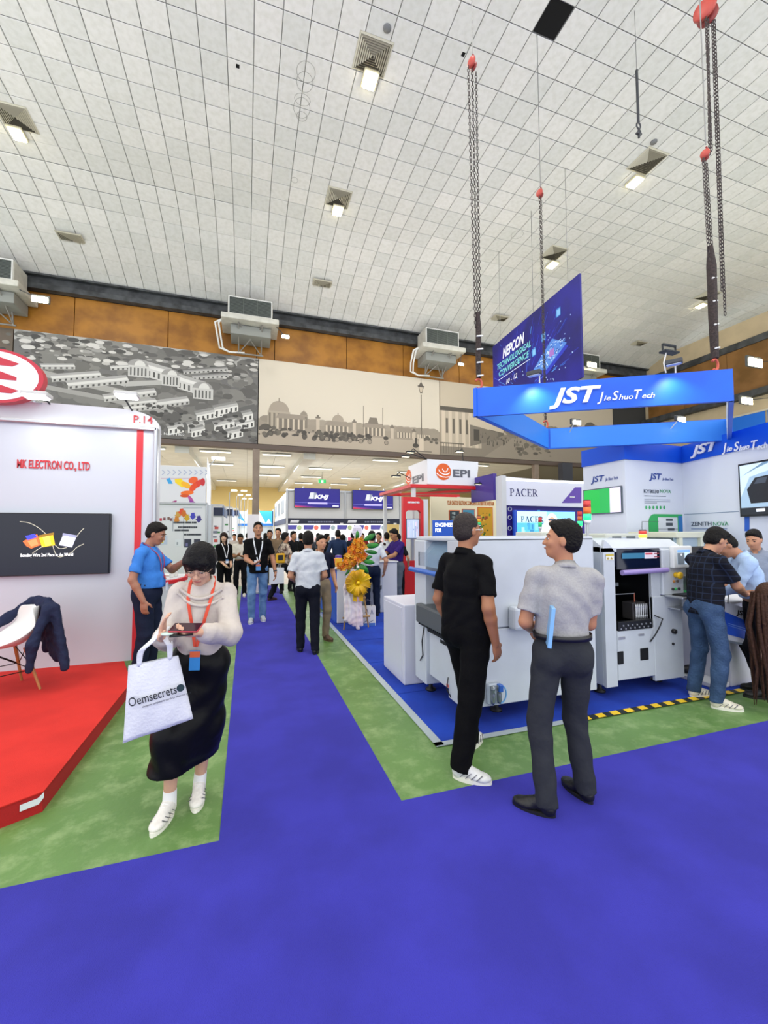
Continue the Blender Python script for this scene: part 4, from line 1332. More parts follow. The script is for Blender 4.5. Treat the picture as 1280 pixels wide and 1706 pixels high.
# ------------------------------------------------------------------ air conditioners on the far wall
m_cond = mat('condenser_white', '#c9c7bd', .5, 0, (4, .15)); m_rust = mat('fin_grey', '#6e7470', .4, .5)
def ac_unit(cx, label, flip=False):
    y0 = 15.75
    t = thing('air_conditioner', label, 'air conditioner', (cx, y0, 9.3))
    zt = 9.42
    # tray
    MB().bb((cx - 1.02, y0, zt), (cx + 1.02, WY - .1, zt + .20), .03).build('drip_tray', m_cond, t)
    # body and grille
    MB().bb((cx - .80, y0 + .22, zt + .24), (cx + .80, y0 + 1.1, zt + .95), .03).build('cabinet', m_cond, t)
    g = MB(); gx, gz0, gz1, gy = .74, zt + .30, zt + .90, y0 + .215
    g.bb((cx - gx - .04, gy - .02, gz0 - .04), (cx + gx + .04, gy, gz0)).bb((cx - gx - .04, gy - .02, gz1), (cx + gx + .04, gy, gz1 + .04))
    g.bb((cx - gx - .04, gy - .02, gz0), (cx - gx, gy, gz1)).bb((cx + gx, gy - .02, gz0), (cx + gx + .04, gy, gz1))
    g.build('grille_frame', mat('frame_white', '#d8d8d4', .4), t)
    MB().bb((cx - gx, gy - .004, gz0), (cx + gx, gy, gz1)).build('coil', mat('coil_dark', '#39403e', .6, .2), t)
    f = MB()
    for k in range(15): f.bb((cx - gx, gy - .014, gz0 + .04 * k + .01), (cx + gx, gy - .006, gz0 + .04 * k + .024))
    for k in (1, 2): f.bb((cx - gx + k * .49 - .01, gy - .018, gz0), (cx - gx + k * .49 + .01, gy - .006, gz1))
    f.build('louvre', m_rust, t, kind='stuff')
    MB().bb((cx - .7, y0 + .4, zt - .38), (cx + .75, WY - .12, zt - .02), .02).build('fan_box', mat('fan_box_grey', '#8b8d88', .6), t)
    # bracket
    for sx in (-.42, .42):
        b = MB().tube([(cx + sx, WY - .45, zt), (cx + sx, WY - .3, 8.62)], .028, 6).build('bracket_strut', mat('bracket_grey', '#8f8c86', .5, .3), t)
        MB().tube([(cx + sx, y0 + .3, zt), (cx - sx * .9, WY - .3, 8.68)], .022, 6).build('bracket_brace', mat('bracket_grey', '#8f8c86', .5, .3), t)
        MB().tube([(cx + sx, y0 + .2, zt - .02), (cx + sx, WY - .3, 8.66)], .022, 6).build('bracket_strut', mat('bracket_grey', '#8f8c86', .5, .3), t)
    MB().tube([(cx - .5, WY - .3, 8.62), (cx + .5, WY - .3, 8.62)], .03, 6).build('bracket_foot', mat('bracket_grey', '#8f8c86', .5, .3), t)
    for k, o in enumerate((0, -.12)):
        MB().tube([(cx - 1.0, y0 + .5, zt + .15), (cx - 1.12 + o, y0 + .5, zt), (cx - 1.06 + o, WY - .5, zt - .35), (cx - 1.0 + o, WY - .3, 8.75), (cx - .75, WY - .3, 8.62), (cx - .2, WY - .3, 8.66)], .035, 7).build('pipe', m_wm, t)
    return t
ac_unit(.05, 'grey wall air conditioner above the seam of the two large murals')
ac_unit(7.95, 'grey wall air conditioner left of the dark blue banner')
ac_unit(-7.95, 'grey wall air conditioner cut off by the left photo edge')
ac_unit(15.8, 'grey wall air conditioner half hidden behind the blue hanging frame')
for px, py, Y, sz, lb in ((476, 561, 15.6, .15, 'small floodlight under the middle air conditioner'), (769, 607, 15.6, .13, 'small floodlight under the right air conditioner'),
                          (66, 499, 15.2, .24, 'bright floodlight under the left air conditioner'), (987, 608, 15.6, .30, 'bright floodlight behind the left part of the blue hanging frame'),
                          (1260, 604, 'R', .45, 'bright floodlight by the right wood-clad wall'), (1246, 668, 'R', .35, 'bright floodlight over the right blue wall panels')):
    c = ay(px, py, Y) if Y != 'R' else ax(px, py, 19.5)
    t = thing('floodlight', lb, 'lamp', c)
    MB().box(c + (0, .08, .05), (sz * 2, .1, sz), ch=.02).build('housing', mat('flood_grey', '#55585a', .5), t)
    MB().box(c, (sz * 1.7, .03, sz * .75), ch=.01).build('lens', m_glow, t)
    MB().tube([c + (0, .1, .05), (min((.05, 7.95, -7.95, 15.8), key=lambda q: abs(q + 1 - c[0])) + .93, 16.0, 9.45) if Y != 'R' else (20.98, c[1] + .1, c[2] + .3)], .014, 5).build('bracket', m_dark, t)

# ------------------------------------------------------------------ hanging dark blue banner
B1 = gz(966, 455, 8.4); B2 = gz(821, 578, 8.4)
bd = unit(B2 - B1)        # from the near (right) end to the far (left) end
bu = -bd                  # reading direction
bn = unit(np.cross(bu, Z))
t = thing('hanging_banner', 'dark blue banner with a circuit picture and TECHNOLOGICAL CONVERGENCE lettering', 'banner', (B1 + B2) / 2)
BH = 2.77; BL = np.linalg.norm(B2 - B1)
o = V3(B2) - Z * BH
MB().prism([(0, 0), (BL, 0), (BL, BH), (0, BH)], o, bu, Z, -bn, .05).build('panel', mat('banner_navy', '#141064', .5, 0, (.8, .3, '#1c1a8a')), t)
p = Print(o + bn * .002, bu, Z)
for k in range(150):      # light streaks radiating from the lower centre
    a = rnd.uniform(.1, 3.0); r0 = rnd.uniform(.6, 2.6); r1_ = r0 + rnd.uniform(.05, .5); cx, cy = BL * .42, BH * .15
    q0 = (cx + r0 * math.cos(a), cy + r0 * math.sin(a)); q1 = (cx + r1_ * math.cos(a), cy + r1_ * math.sin(a))
    if all(0.02 < q[0] < BL - .02 and .02 < q[1] < BH - .02 for q in (q0, q1)):
        p.line([q0, q1], rnd.uniform(.008, .03), rnd.choice(['#2a3ab8', '#3457c8', '#4a86d8', '#2a2f9c']))
kx = BL / 3.3; oy = -.70
def ry(y): return y + oy
p.poly([(1.75 * kx, ry(1.55)), (2.25 * kx, ry(1.30)), (2.95 * kx, ry(1.75)), (2.5 * kx, ry(2.15))], '#2434b4')
p.poly([(1.78 * kx, ry(1.68)), (2.25 * kx, ry(1.45)), (2.90 * kx, ry(1.86)), (2.45 * kx, ry(2.25))], '#4f83d4')
for k in range(90):
    a, b = rnd.random(), rnd.random()
    x = 1.82 * kx + a * .45 * kx + b * .6 * kx; y = ry(1.68 - a * .2 + b * .5)
    p.rect(x, y, x + rnd.uniform(.02, .09), y + rnd.uniform(.02, .05), rnd.choice(['#a6c8f0', '#2a55b0', '#8fb4ea', '#1d3f98', '#c8dcf4']))
p.rect(2.35 * kx, ry(1.75), 2.5 * kx, ry(1.95), '#a070c0')
for x, y in ((2.1, 2.35), (2.6, 2.75), (1.75, 2.1), (2.0, .85), (1.6, .9)):
    p.rect(x * kx, ry(y), (x + .14) * kx, ry(y + .24), '#3f86d0'); p.rect((x + .02) * kx, ry(y + .03), (x + .12) * kx, ry(y + .20), '#7fb8ea')
for k in range(40):
    x, y = rnd.uniform(1.3, 3.1) * kx, rnd.uniform(.1, 1.9); p.disc(x, y, .02, '#a8c8f4', n=6)
p.build('print', t)
m_ink = mat('ink_bright', '#eef2ff', .5); m_mint = mat('ink_mint', '#7fd6d8', .5)
PB = PxPrint(o + bn * .008, bu, Z)
for s_, xa, ya, xb, yb, hh, mm_, bo in (('NEPCON', 838, 597, 874, 573, .34, m_ink, .03), ('TECHNOLOGICAL', 829, 617, 885, 583, .20, m_mint, .012), ('CONVERGENCE', 832, 628, 882, 597, .20, m_mint, .012), ('10 - 12', 844, 640, 862, 629, .16, m_ink, 0)):
    qa, qb = PB.px(xa, ya), PB.px(xb, yb)
    text(s_, o + bn * .008 + bu * qa[0] + Z * qa[1], bu, Z, mm_, t, w=qb[0] - qa[0], h=hh, t=.003, shear=.25, bold=bo)
qa, qb = PB.px(831, 634), PB.px(884, 603)
PB.rect(qa[0], qa[1], qb[0], qa[1] + .02, '#d8e4ff'); PB.build('rule', t)
for f in (.12, .55, .9):
    q = o + bu * BL * f + Z * BH
    MB().tube([q, (q[0], q[1], hall_z(q[1]))], .007, 5).build('suspension_wire', m_wire, t)

# ------------------------------------------------------------------ hanging blue square frame
m_fb = mat('frame_blue', '#0664e4', .45, 0, (1.2, .1, '#0458d6')); m_in = mat('frame_inner_lit', '#2f86ea', .5); m_lit = mat('letter_white', '#f6f8fb', .35)  # inner faces painted a lighter blue, standing for the spotlights' light
t = thing('hanging_sign', 'large blue square sign frame hung on chains with white company lettering', 'sign', ((FA + FC) / 2).tolist() + [FZ0])
def fpanel(a, b, inner=.045):
    a3 = V3((*a, FZ0)); b3 = V3((*b, FZ0)); u = unit(b3 - a3); L = np.linalg.norm(b3 - a3)
    n = np.cross(u, Z)
    return a3, u, n, L
for nm, a, b in (('front_panel', FA, FB), ('right_panel', FB, FC), ('back_panel', FC, FD), ('left_panel', FD, FA)):
    a3, u, n, L = fpanel(a, b)
    cin = ((FA + FC) / 2)
    if (n[:2] @ (cin - a)) > 0: n = -n       # n: outward
    Lz = (.335 if nm == 'back_panel' else FZ1 - FZ0)
    MB().prism([(0, 0), (L, 0), (L, FZ1 - FZ0), (0, FZ1 - FZ0)], a3, u, Z, -n, .05).build(nm, m_fb, t)
    MB().prism([(.06, .012), (L - .06, .012), (L - .06, FZ1 - FZ0 - .012), (.06, FZ1 - FZ0 - .012)], a3 - n * .052, u, Z, -n, .008).build('inner_lining', m_in if nm != 'right_panel' else mat('lining_white', '#c8d4e8', .5), t)
a3, u, n, L = fpanel(FA, FB)
hq = FZ1 - FZ0
PF = PxPrint(a3, u, Z)
for s_, xa, xb, h_, b_ in (('JST', 915, 1002, .205, .030), ('J', 995, 1006, .12, .01), ('ie', 1006, 1018, .07, .006), ('S', 1020, 1031, .12, .012), ('huo', 1031, 1055, .07, .006), ('T', 1057, 1070, .12, .012), ('ech', 1070, 1091, .07, .006)):
    qa, qb = PF.px(xa, 665), PF.px(xb, 665)
    text(s_, a3 + u * qa[0] + Z * .10, u, Z, m_lit, t, w=qb[0] - qa[0], h=h_, t=.03 if s_ == 'JST' else .012, shear=.28, bold=b_)
# spotlights fixed to the frame
def spot(base, aim, label, arm=.35, glow=True, power=0):
    base = V3(base); c = base + V3(aim) * arm
    t2 = thing('arm_spotlight', label, 'lamp', base)
    MB().tube([base, base + (0, 0, arm * .5), c], .010, 6).build('arm', m_wm, t2)
    d = unit(V3(aim) * (1, 1, 0)); R = np.stack([np.cross(d, Z), d, Z], 1)
    MB().box(c, (.18, .09, .06), R=R, ch=.012).build('housing', mat('spot_dark', '#3a3d42', .4), t2)
    MB().box(c - Z * .03, (.15, .07, .012), R=R).build('lens', m_glow if glow else mat('lens_off', '#c8d0d8', .3), t2)
    if power:
        l = bpy.data.lights.new('spot_light', 'SPOT'); l.energy = power; l.spot_size = 2.0; l.spot_blend = .8; l.shadow_soft_size = .06; l.color = (1, .98, .94)
        lo = bpy.data.objects.new('spot_light', l); COL.objects.link(lo); lo.parent = t2
        lo.location = tuple(c - base - V3((0, 0, .05)))
        tgt = base - Z * .9 - c + V3(aim) * (-.1, -.1, 0)
        lo.rotation_euler = Vector(tgt).to_track_quat('-Z', 'Y').to_euler()
    return t2
# flat black lamp with bracket standing above the front panel
s0 = FA + (FB - FA) * .78
c = V3((s0[0], s0[1], FZ1 + .30)); t2 = thing('bracket_lamp', 'flat black lamp on a bent stem above the blue frame', 'lamp', (s0[0], s0[1], FZ1))
MB().tube([(s0[0] - .07, s0[1], FZ1), (s0[0] - .10, s0[1] , FZ1 + .12), (s0[0] - .05, s0[1], FZ1 + .27)], .009, 6).build('stem', m_wm, t2)
MB().box(c + (0, 0, -.03), (.24, .10, .025), ch=.005).build('lamp_head', mat('lamp_black', '#1c2226', .5), t2)
MB().box(c + (0, 0, .06), (.22, .03, .02)).box(c + (-.11, 0, .015), (.01, .02, .09)).box(c + (.11, 0, .015), (.01, .02, .09)).build('bracket', mat('lamp_black', '#1c2226', .5), t2)
inn = unit(np.array([*((FA + FC) / 2 - (FA + FB) / 2), 0]))
for f, a, b, lb, pw in ((.28, FA, FB, 'clip-on spotlight over the left part of the frame front panel', 30), (.80, FA, FB, 'clip-on spotlight over the right part of the frame front panel', 30)):
    s1 = a + (b - a) * f
    spot((*s1, FZ1), tuple(-inn[:2] * .9) + (.35,), lb, .22, False, pw)
for px, py, lb in ((962, 704, 'glaring spotlight seen through the frame at left'), (1137, 699, 'glaring spotlight seen through the frame at right')):
    c = ay(px, py, 6.0 if px < 1000 else 5.2)
    t2 = thing('frame_spotlight', lb, 'lamp', c)
    MB().box(c + (0, .05, .03), (.2, .06, .10), ch=.01).build('housing', mat('spot_dark', '#3a3d42', .4), t2)
    MB().box(c, (.15, .02, .07)).build('lens', m_glow, t2)
    MB().tube([c + (0, .05, .03), c + (.1, .3, -.1)], .009, 5).build('arm', m_wm, t2)
# ------------------------------------------------------------------ white and red company booth at the left
m_white = mat('booth_white', '#d6d7da', .5); m_white2 = mat('booth_white_cool', '#c6cbd2', .5); m_alu = mat('aluminium', '#b9bcc0', .35, .6)
m_redp = mat('booth_red', '#d81f26', .45); m_redt = mat('letter_red', '#c62a33', .4); m_navy = mat('fascia_navy', '#1b2340', .5)
pl = thing('platform', 'low red carpeted platform with a cut corner in the left booth', 'platform', (-4, 4.4, 0))
MB().prism([(-8, 2.96), (-1.30, 2.96), (-1.13, 3.06), (-1.11, 4.95), (-1.38, 5.79), (-8, 5.79)], (0, 0, 0), X, Y_, Z, .115).build('side', mat('red_side', '#b01818', .9, 0, (200, .15)), pl)
MB().prism([(-8, 2.955), (-1.298, 2.955), (-1.125, 3.056), (-1.105, 4.95), (-1.375, 5.79), (-8, 5.79)], (0, 0, .115), X, Y_, Z, .006).build('carpet_top', m_red, pl)
MB().prism([(.09, 0), (.175, .002), (.198, .03), (.198, .06), (.17, .038), (.09, .036)], (-1.295, 2.956, .055), unit((.175, .101, 0)), Z, unit((.101, -.175, 0)), .003).build('tape', mat('tape_white', '#e0e2e6', .4), pl)
WYM = 5.8
def wm(px, py): return ay(px, py, WYM)
bw = thing('booth_wall', 'white booth wall with a red stripe and a red company name', 'wall panel', (-3, WYM, .12))
xr = wm(264, 760)[0]; zt = wm(265, 712)[2]; zp = wm(150, 676)[2]
# outline with rounded shoulder
sh_ = [(-8, .12), (xr, .12), (xr, zt)]
for k in range(1, 9):
    a = k / 8 * math.pi / 2
    sh_.append((xr - .42 * (1 - math.cos(a)) , zt + (zp - zt) * math.sin(a)))
sh_ += [(-8, zp + .02)]
MB().prism(sh_, (0, WYM + .02, 0), X, Z, Y_, .12).build('back_panel', m_white, bw)
MB().bb((-8, WYM - .02, .12), (xr - .05, WYM + .02, zt - .06)).build('front_panel', m_white2, bw)
MB().bb((-8, WYM - .07, zt - .06), (xr - .01, WYM + .02, zt - .02), .01).build('top_rail', m_alu, bw)
MB().bb((xr - .045, WYM - .07, .12), (xr, WYM + .03, zt - .02), .01).build('corner_post', m_alu, bw)
x0, x1 = wm(226, 850)[0], wm(240, 715)[0]
MB().bb((x0, WYM - .028, .12), (x1, WYM - .02, zt - .06)).build('red_stripe', mat('stripe_red', '#d8202c', .45), bw)
q = wm(30, 779.5)
text('MK ELECTRON CO., LTD', (q[0], WYM - .022, q[2]), X, Z, m_redt, bw, w=wm(151, 779)[0] - q[0], h=.098, t=.006, bold=.022)
q = wm(222, 705)
text('P.14', (q[0], WYM + .015, q[2] + .01), X, Z, m_redt, bw, w=wm(254, 705)[0] - q[0], h=.095, t=.006, bold=.004)
tv = thing('wall_screen', 'black wall-mounted screen showing three coloured wire spools', 'screen', wm(95, 905))
a, b = wm(-12, 958), wm(188, 856)
MB().bb((a[0], WYM - .085, wm(100, 957)[2]), (b[0], WYM - .025, b[2]), .006).build('bezel', mat('bezel_black', '#0b0c10', .35), tv)
p = PxPrint((a[0] + .012, WYM - .087, wm(100, 957)[2] + .012), X, Z)
W_, H_ = b[0] - a[0] - .024, b[2] - wm(100, 957)[2] - .024
p.rect(0, 0, W_, H_, '#060a18')
p.pp([(38, 902), (55, 893), (62, 890), (68, 908), (52, 914), (44, 910)], '#d9652c'); p.pp([(42, 893), (58, 889), (62, 895), (46, 900)], '#3a3fc8'); p.pp([(46, 902), (60, 897), (64, 907), (52, 911)], '#f08a50')
p.pp([(64, 894), (88, 888), (92, 908), (70, 912)], '#e8b810'); p.pp([(70, 893), (82, 890), (86, 908), (76, 910)], '#fade50'); p.pp([(64, 892), (90, 887), (90, 891), (65, 896)], '#8a6408')
p.pp([(106, 889), (128, 893), (120, 912), (98, 908)], '#c4c6dc'); p.pp([(108, 892), (120, 894), (114, 909), (104, 907)], '#eef0fa'); p.pp([(105, 888), (129, 892), (127, 896), (104, 892)], '#8a8ca8')
def crv(pts, c, w=.006):
    P_ = [np.array(p.px(*q)) for q in pts]
    out = []
    for i in range(len(P_) - 1):
        p0, p1, p2, p3 = P_[max(i - 1, 0)], P_[i], P_[i + 1], P_[min(i + 2, len(P_) - 1)]
        for t in np.linspace(0, 1, 6)[: -1 if i < len(P_) - 2 else None]:
            out.append(.5 * ((2 * p1) + (-p0 + p2) * t + (2 * p0 - 5 * p1 + 4 * p2 - p3) * t * t + (-p0 + 3 * p1 - 3 * p2 + p3) * t ** 3))
    p.line([tuple(o_) for o_ in out], w, c)
crv([(33, 869), (48, 871), (64, 879), (77, 890)], '#b8b4a0'); crv([(140, 880), (133, 887), (128, 894)], '#b8b4a0'); crv([(88, 909), (92, 921), (100, 928), (118, 921), (128, 912), (140, 906)], '#b8b4a0'); crv([(92, 908), (100, 914), (112, 912)], '#b8b4a0')
crv([(54, 922), (62, 916), (72, 910)], '#b8b4a0')
p.build('picture', tv, emit=.9)
q = wm(41, 927)
text('Bonding Wire 2nd Place in the World', (q[0], WYM - .091, q[2]), X, Z, mat('screen_white', '#ffffff', .4, emit=.8), tv, w=wm(127, 927)[0] - q[0], h=.036, t=.001, bold=.02)
ov = thing('oval_sign', 'oval white sign with a red rim and red bars above the left booth', 'sign', ay(-8, 625, 5.6))
c = ay(-10, 625, 5.6); rx_ = ay(73, 630, 5.6)[0] - c[0]; rz_ = (ay(0, 579, 5.6)[2] - ay(0, 670, 5.6)[2]) / 2
def ellp(kx, n=40): return [(rx_ * kx * math.cos(t), rz_ * kx * math.sin(t) * (1 - .02 * (1 - kx))) for t in np.linspace(0, 2 * math.pi, n, endpoint=False)]
MB().prism(ellp(1), c, X, Z, Y_, .10).build('rim', mat('sign_red', '#c22a3c', .4), ov)
MB().prism([(x, z) for x, z in ellp(.90)], c - Y_ * .004, X, Z, Y_, .02).build('face', mat('sign_white', '#eef0f4', .4, emit=.15), ov)
for z0 in (-.62, -.13, .38):
    MB().prism([(-rx_ * .5, rz_ * z0), (rx_ * (.45 if z0 == -.13 else .36), rz_ * z0), (rx_ * (.45 if z0 == -.13 else .5), rz_ * (z0 + .12)), (rx_ * .1, rz_ * (z0 + .30)), (-rx_ * .5, rz_ * (z0 + .30))], c - Y_ * .012, X, Z, Y_, .01).build('red_bar', mat('sign_red', '#c22a3c', .4), ov)
for dx in (-.3, .35):
    MB().tube([c + (dx, .05, -rz_ * .8), (c[0] + dx, WYM + .05, zp)], .012, 6).build('stem', m_alu, ov)
for px, lb in ((60, 'glaring floodlight left above the white booth wall'), (211, 'glaring floodlight right above the white booth wall')):
    c = ay(px, 660, 5.35)
    t = thing('arm_floodlight', lb, 'lamp', (c[0], WYM, zp))
    MB().box(c + (0, .02, .02), (.24, .16, .05), ch=.01).build('housing', mat('flood_white', '#c8c8c4', .4), t)
    MB().box(c + (0, .0, -.015), (.20, .13, .012)).build('lens', mat('flood_glow', '#ffffff', .5, emit=14), t)
    MB().tube([(c[0] - .05, WYM + .03, zp - .02), (c[0] - .12, WYM - .1, zp + .12), c + (-.05, .05, .04)], .010, 6).build('arm', m_dark, t)
    l = bpy.data.lights.new('flood_spot', 'SPOT'); l.energy = 9; l.spot_size = 2.3; l.spot_blend = .9; l.shadow_soft_size = .08
    lo = bpy.data.objects.new('flood_spot', l); COL.objects.link(lo); lo.parent = t
    lo.location = tuple(c - V3(t.location) - V3((0, 0, .05))); lo.rotation_euler = Vector((0, .5, -1)).to_track_quat('-Z', 'Y').to_euler()

# shell chair with a jacket over its back
cc = V3((-2.22, 5.05, .121))
ch = thing('shell_chair', 'white moulded shell chair with splayed wooden legs on the red platform', 'chair', cc, 0)
m_shell = mat('shell_white', '#e9e8e2', .35); m_wood = mat('beech', '#b9814c', .5, 0, (8, .2))
ang = math.radians(220)         # seat faces to the left, backrest on the right
Rc = Rz(ang - math.pi / 2)
def cl(p): return cc + Rc @ np.array(p)
# shell as a lofted sheet: rows from front lip over the pan up the back
rows = [(.25, .425, .20, .00), (.20, .44, .235, .02), (.08, .425, .25, .06), (-.06, .42, .255, .10), (-.16, .45, .26, .16), (-.22, .55, .25, .13), (-.25, .68, .22, .07), (-.275, .80, .14, .02)]
sv = []; nc = 13
for (y, z, w, lift) in rows:
    for j in range(nc):
        t = -1 + 2 * j / (nc - 1)
        back = max(0, min(1, (z - .42) / .38))
        sv.append(cl((t * w, y + (t * t) * (.10 * back + .02), z + lift * (abs(t) ** 2.5) * (1 - back))))
sf = [(i * nc + j, i * nc + j + 1, (i + 1) * nc + j + 1, (i + 1) * nc + j) for i in range(len(rows) - 1) for j in range(nc - 1)]
so = MB().add(sv, sf, True).build('seat_shell', m_shell, ch)
md = so.modifiers.new('thick', 'SOLIDIFY'); md.thickness = .012
md = so.modifiers.new('sub', 'SUBSURF'); md.levels = 1; md.render_levels = 2
for sx, sy in ((1, 1), (-1, 1), (1, -1), (-1, -1)):
    MB().tube([cl((sx * .13, sy * .11 - .01, .415)), cl((sx * .23, sy * .20 - .02, 0.0))], [.017, .011], 10).build('leg', m_wood, ch)
wr2 = MB()
for (a, b) in (((.14, .12, .40), (-.19, .16, .20)), ((-.14, .12, .40), (.19, .16, .20)), ((.14, -.12, .40), (-.19, -.18, .20)), ((-.14, -.12, .40), (.19, -.18, .20)), ((.19, .16, .20), (.19, -.18, .20)), ((-.19, .16, .2), (-.19, -.18, .2)), ((.14, .12, .40), (.19, -.17, .20)), ((-.14, .12, .40), (-.19, -.17, .20))):
    wr2.tube([cl(a), cl(b)], .0045, 5)
wr2.build('wire_brace', mat('wire_black', '#17171a', .4, .5), ch, kind='stuff')
jk = thing('jacket', 'navy jacket hung over the back of the white shell chair', 'jacket', cl((0, -.26, .8)))
J = Field()
def cj(p): return cl(p) - cl((0, -.26, .8))
J.u(_rc(cj((-.24, -.27, .78)), cj((.20, -.30, .81)), .035, .035), .05)
J.u(_rc(cj((-.12, -.30, .84)), cj((.12, -.30, .84)), .032, .032), .05)
for k in range(9):
    x = -.34 + .062 * k
    J.u(_rc(cj((x * .8, -.31, .78)), cj((x * 1.1 - .03, -.35 - .02 * (k % 2), .20 + .035 * (k % 3) + .02 * k)), .032, .038), .06)
J.u(_rc(cj((.19, -.27, .81)), cj((.28, -.10, .66)), .042, .045), .05); J.u(_rc(cj((.28, -.10, .66)), cj((.31, .14, .50)), .045, .036), .04)
J.u(_rc(cj((-.25, -.24, .76)), cj((-.31, -.12, .46)), .040, .045), .06); J.u(_rc(cj((-.31, -.12, .46)), cj((-.30, -.10, .22)), .045, .03), .05)
J.fold = (.005, 30, 1)
jo = link_mesh('jacket_cloth', J.mesh('jacket', .009), cloth('#262c44', 'jk', b=.5), jk)
for k in range(3):
    MB().ell(cl((.33, .02 + .04 * k, .56 - .02 * k)), (.007, .007, .007), None, 8, 5).build('button', mat('button_grey', '#9a9a98', .3), jk)

# ------------------------------------------------------------------ booths behind, left of the aisle
def frame_box(t, x0, x1, y, z0, z1, m, d=.04):
    MB().bb((x0, y, z0), (x1, y + d, z1)).build('panel', m, t)
    for x in (x0, x1): MB().bb((x - .025, y - .03, z0), (x + .025, y + .05, z1 + .05), .006).build('upright', m_alu, t)
    MB().bb((x0, y - .03, z1), (x1, y + .05, z1 + .05), .006).build('rail', m_alu, t)
Yb = 12.0
q0, q1 = ay(262, 842, Yb), ay(343, 842, Yb)
cb_ = thing('booth_banner', 'white booth banner with overlapping blue, yellow, orange and red ovals', 'banner', ay(305, 810, Yb))
zb0, zb1 = q1[2], ay(343, 778, Yb)[2]
MB().bb((q0[0] - 1.5, Yb, zb0), (q1[0], Yb + .06, zb1), .008).build('panel', m_white, cb_)
p = PxPrint((q0[0], Yb - .003, zb0), X, Z)
for k in range(9):
    x = 270 + k * 9; p.line([p.px(x, 783), p.px(x + 5, 787), p.px(x, 791)], .02, '#a8b0c8')
p.line([p.px(268, 797), p.px(330, 797)], .025, '#c9b6c4')
p.pp([(277, 798), (283, 796), (288, 806), (281, 806)], '#38a0dc'); p.pp([(291, 798), (302, 797), (312, 810), (303, 812), (292, 804)], '#f0d020')
for (x, y, rx1, ry1, a_, c_) in ((310, 808, 9, 5, -.5, '#f0b020'), (322, 800, 8, 6, .4, '#e85a20'), (330, 806, 10, 5, .8, '#d83a20'), (338, 803, 6, 7, 0, '#c02830'), (322, 812, 9, 5, 1, '#e04818'), (312, 821, 11, 4, .1, '#e86a18'), (308, 826, 8, 3, 0, '#d05010'), (318, 832, 8, 3, -1, '#b04a90'), (322, 838, 8, 3, -.6, '#8a3a9a'), (288, 838, 8, 2.5, .6, '#a0407a')):
    u0 = p.px(x, y); sc = abs(p.px(x + 10, y)[0] - u0[0]) / 10
    xl, yl = u0; rr = min(rx1 * sc, (p.px(342, 800)[0] - xl))
    p.disc(xl, yl, max(rr, .04), c_, ry1 * sc, ang=a_ if rr > rx1 * sc * .99 else 0)
p.build('print', cb_)
MB().prism([(0, 0), (.10, 0), (.10, .95), (.06, 1.5), (0, 1.75)], (q1[0] + .02, Yb + .05, 1.9), X, Z, -Y_, .10).build('fin', mat('fin_white', '#f0f0f2', .4), cb_)
MB().tube([(q1[0] + .06, Yb, 3.4), (q1[0] + .25, Yb - .1, 3.65), ay(364, 762, Yb)], .015, 6).build('lamp_arm', m_alu, cb_)
MB().box(ay(364, 764, Yb), (.34, .2, .07), ch=.02).build('lamp_head', mat('flood_glow2', '#fffef0', .5, emit=3), cb_)
MB().bb((q0[0] - 1.5, Yb + .01, 0), (q0[0] - 1.4, Yb + .06, zb0)).bb((q1[0] - .05, Yb + .07, 0), (q1[0], Yb + .12, zb1)).build('support', m_alu, cb_)
pw = thing('poster_wall', 'white poster wall with coloured arrows and rows of small print', 'wall panel', ay(300, 900, 11.2))
Yp = 11.2; z1 = ay(340, 841, Yp)[2]
a0, a1 = ay(262, 900, Yp)[0], ay(344, 900, Yp)[0]
frame_box(pw, a0 - .9, a1, Yp, .0, z1, m_white)
MB().bb((a1 - .02, Yp, 0), (a1 + .10, Yp + .7, z1)).build('side_panel', m_white2, pw)
p = PxPrint((a0, Yp - .003, 0), X, Z)
p.line([p.px(306, 846), p.px(337, 846)], .02, '#b4b8c0'); p.line([p.px(306, 846), p.px(306, 910)], .02, '#b4b8c0'); p.line([p.px(288, 862), p.px(288, 885)], .015, '#9a9ea8')
for (x, y, c_) in ((296, 858, '#c89a4a'), (302, 853, '#d84a2a'), (306, 856, '#c86a20'), (311, 863, '#c8a020'), (321, 860, '#4040b0'), (331, 865, '#3a3080'), (294, 866, '#c8802a')):
    q = p.px(x, y); p.poly([(q[0] - .03, q[1] + .08), (q[0] + .04, q[1] + .09), (q[0] + .06, q[1]), (q[0] + .08, q[1] - .01), (q[0], q[1] - .09), (q[0] - .07, q[1]), (q[0] - .04, q[1] + .01)], c_)
for (x0, x1, y) in ((289, 305, 872), (309, 327, 872), (297, 327, 880), (291, 313, 885), (306, 334, 892)):
    x = x0
    while x < x1:
        q = p.px(x, y); w = rnd.uniform(.02, .06); p.rect(q[0], q[1], q[0] + w, q[1] + .045, '#3c4048'); x += w * 55 + 1.0
for (x, y, c_) in ((266, 868, '#c03048'), (272, 867, '#7a4a50'), (279, 866, '#7a5a50'), (283, 868, '#7a4a50')):
    q = p.px(x, y); p.rect(q[0], q[1], q[0] + .05, q[1] + .07, c_)
for (x0, y0, x1, y1, c_, c2_) in ((307, 898, 319, 912, '#303448', '#6a6a9a'), (323, 898, 334, 912, '#3a3c4c', '#8a7a6a'), (266, 893, 279, 907, '#b8c4d8', '#e8d040'), (292, 898, 302, 910, '#d8dce0', '#9aa0a8')):
    A, B_ = p.px(x0, y1), p.px(x1, y0); p.rect(A[0], A[1], B_[0], B_[1], c_); p.rect(A[0] + .03, A[1] + .03, (A[0] + B_[0]) / 2, A[1] + .1, c2_)
p.build('print', pw)
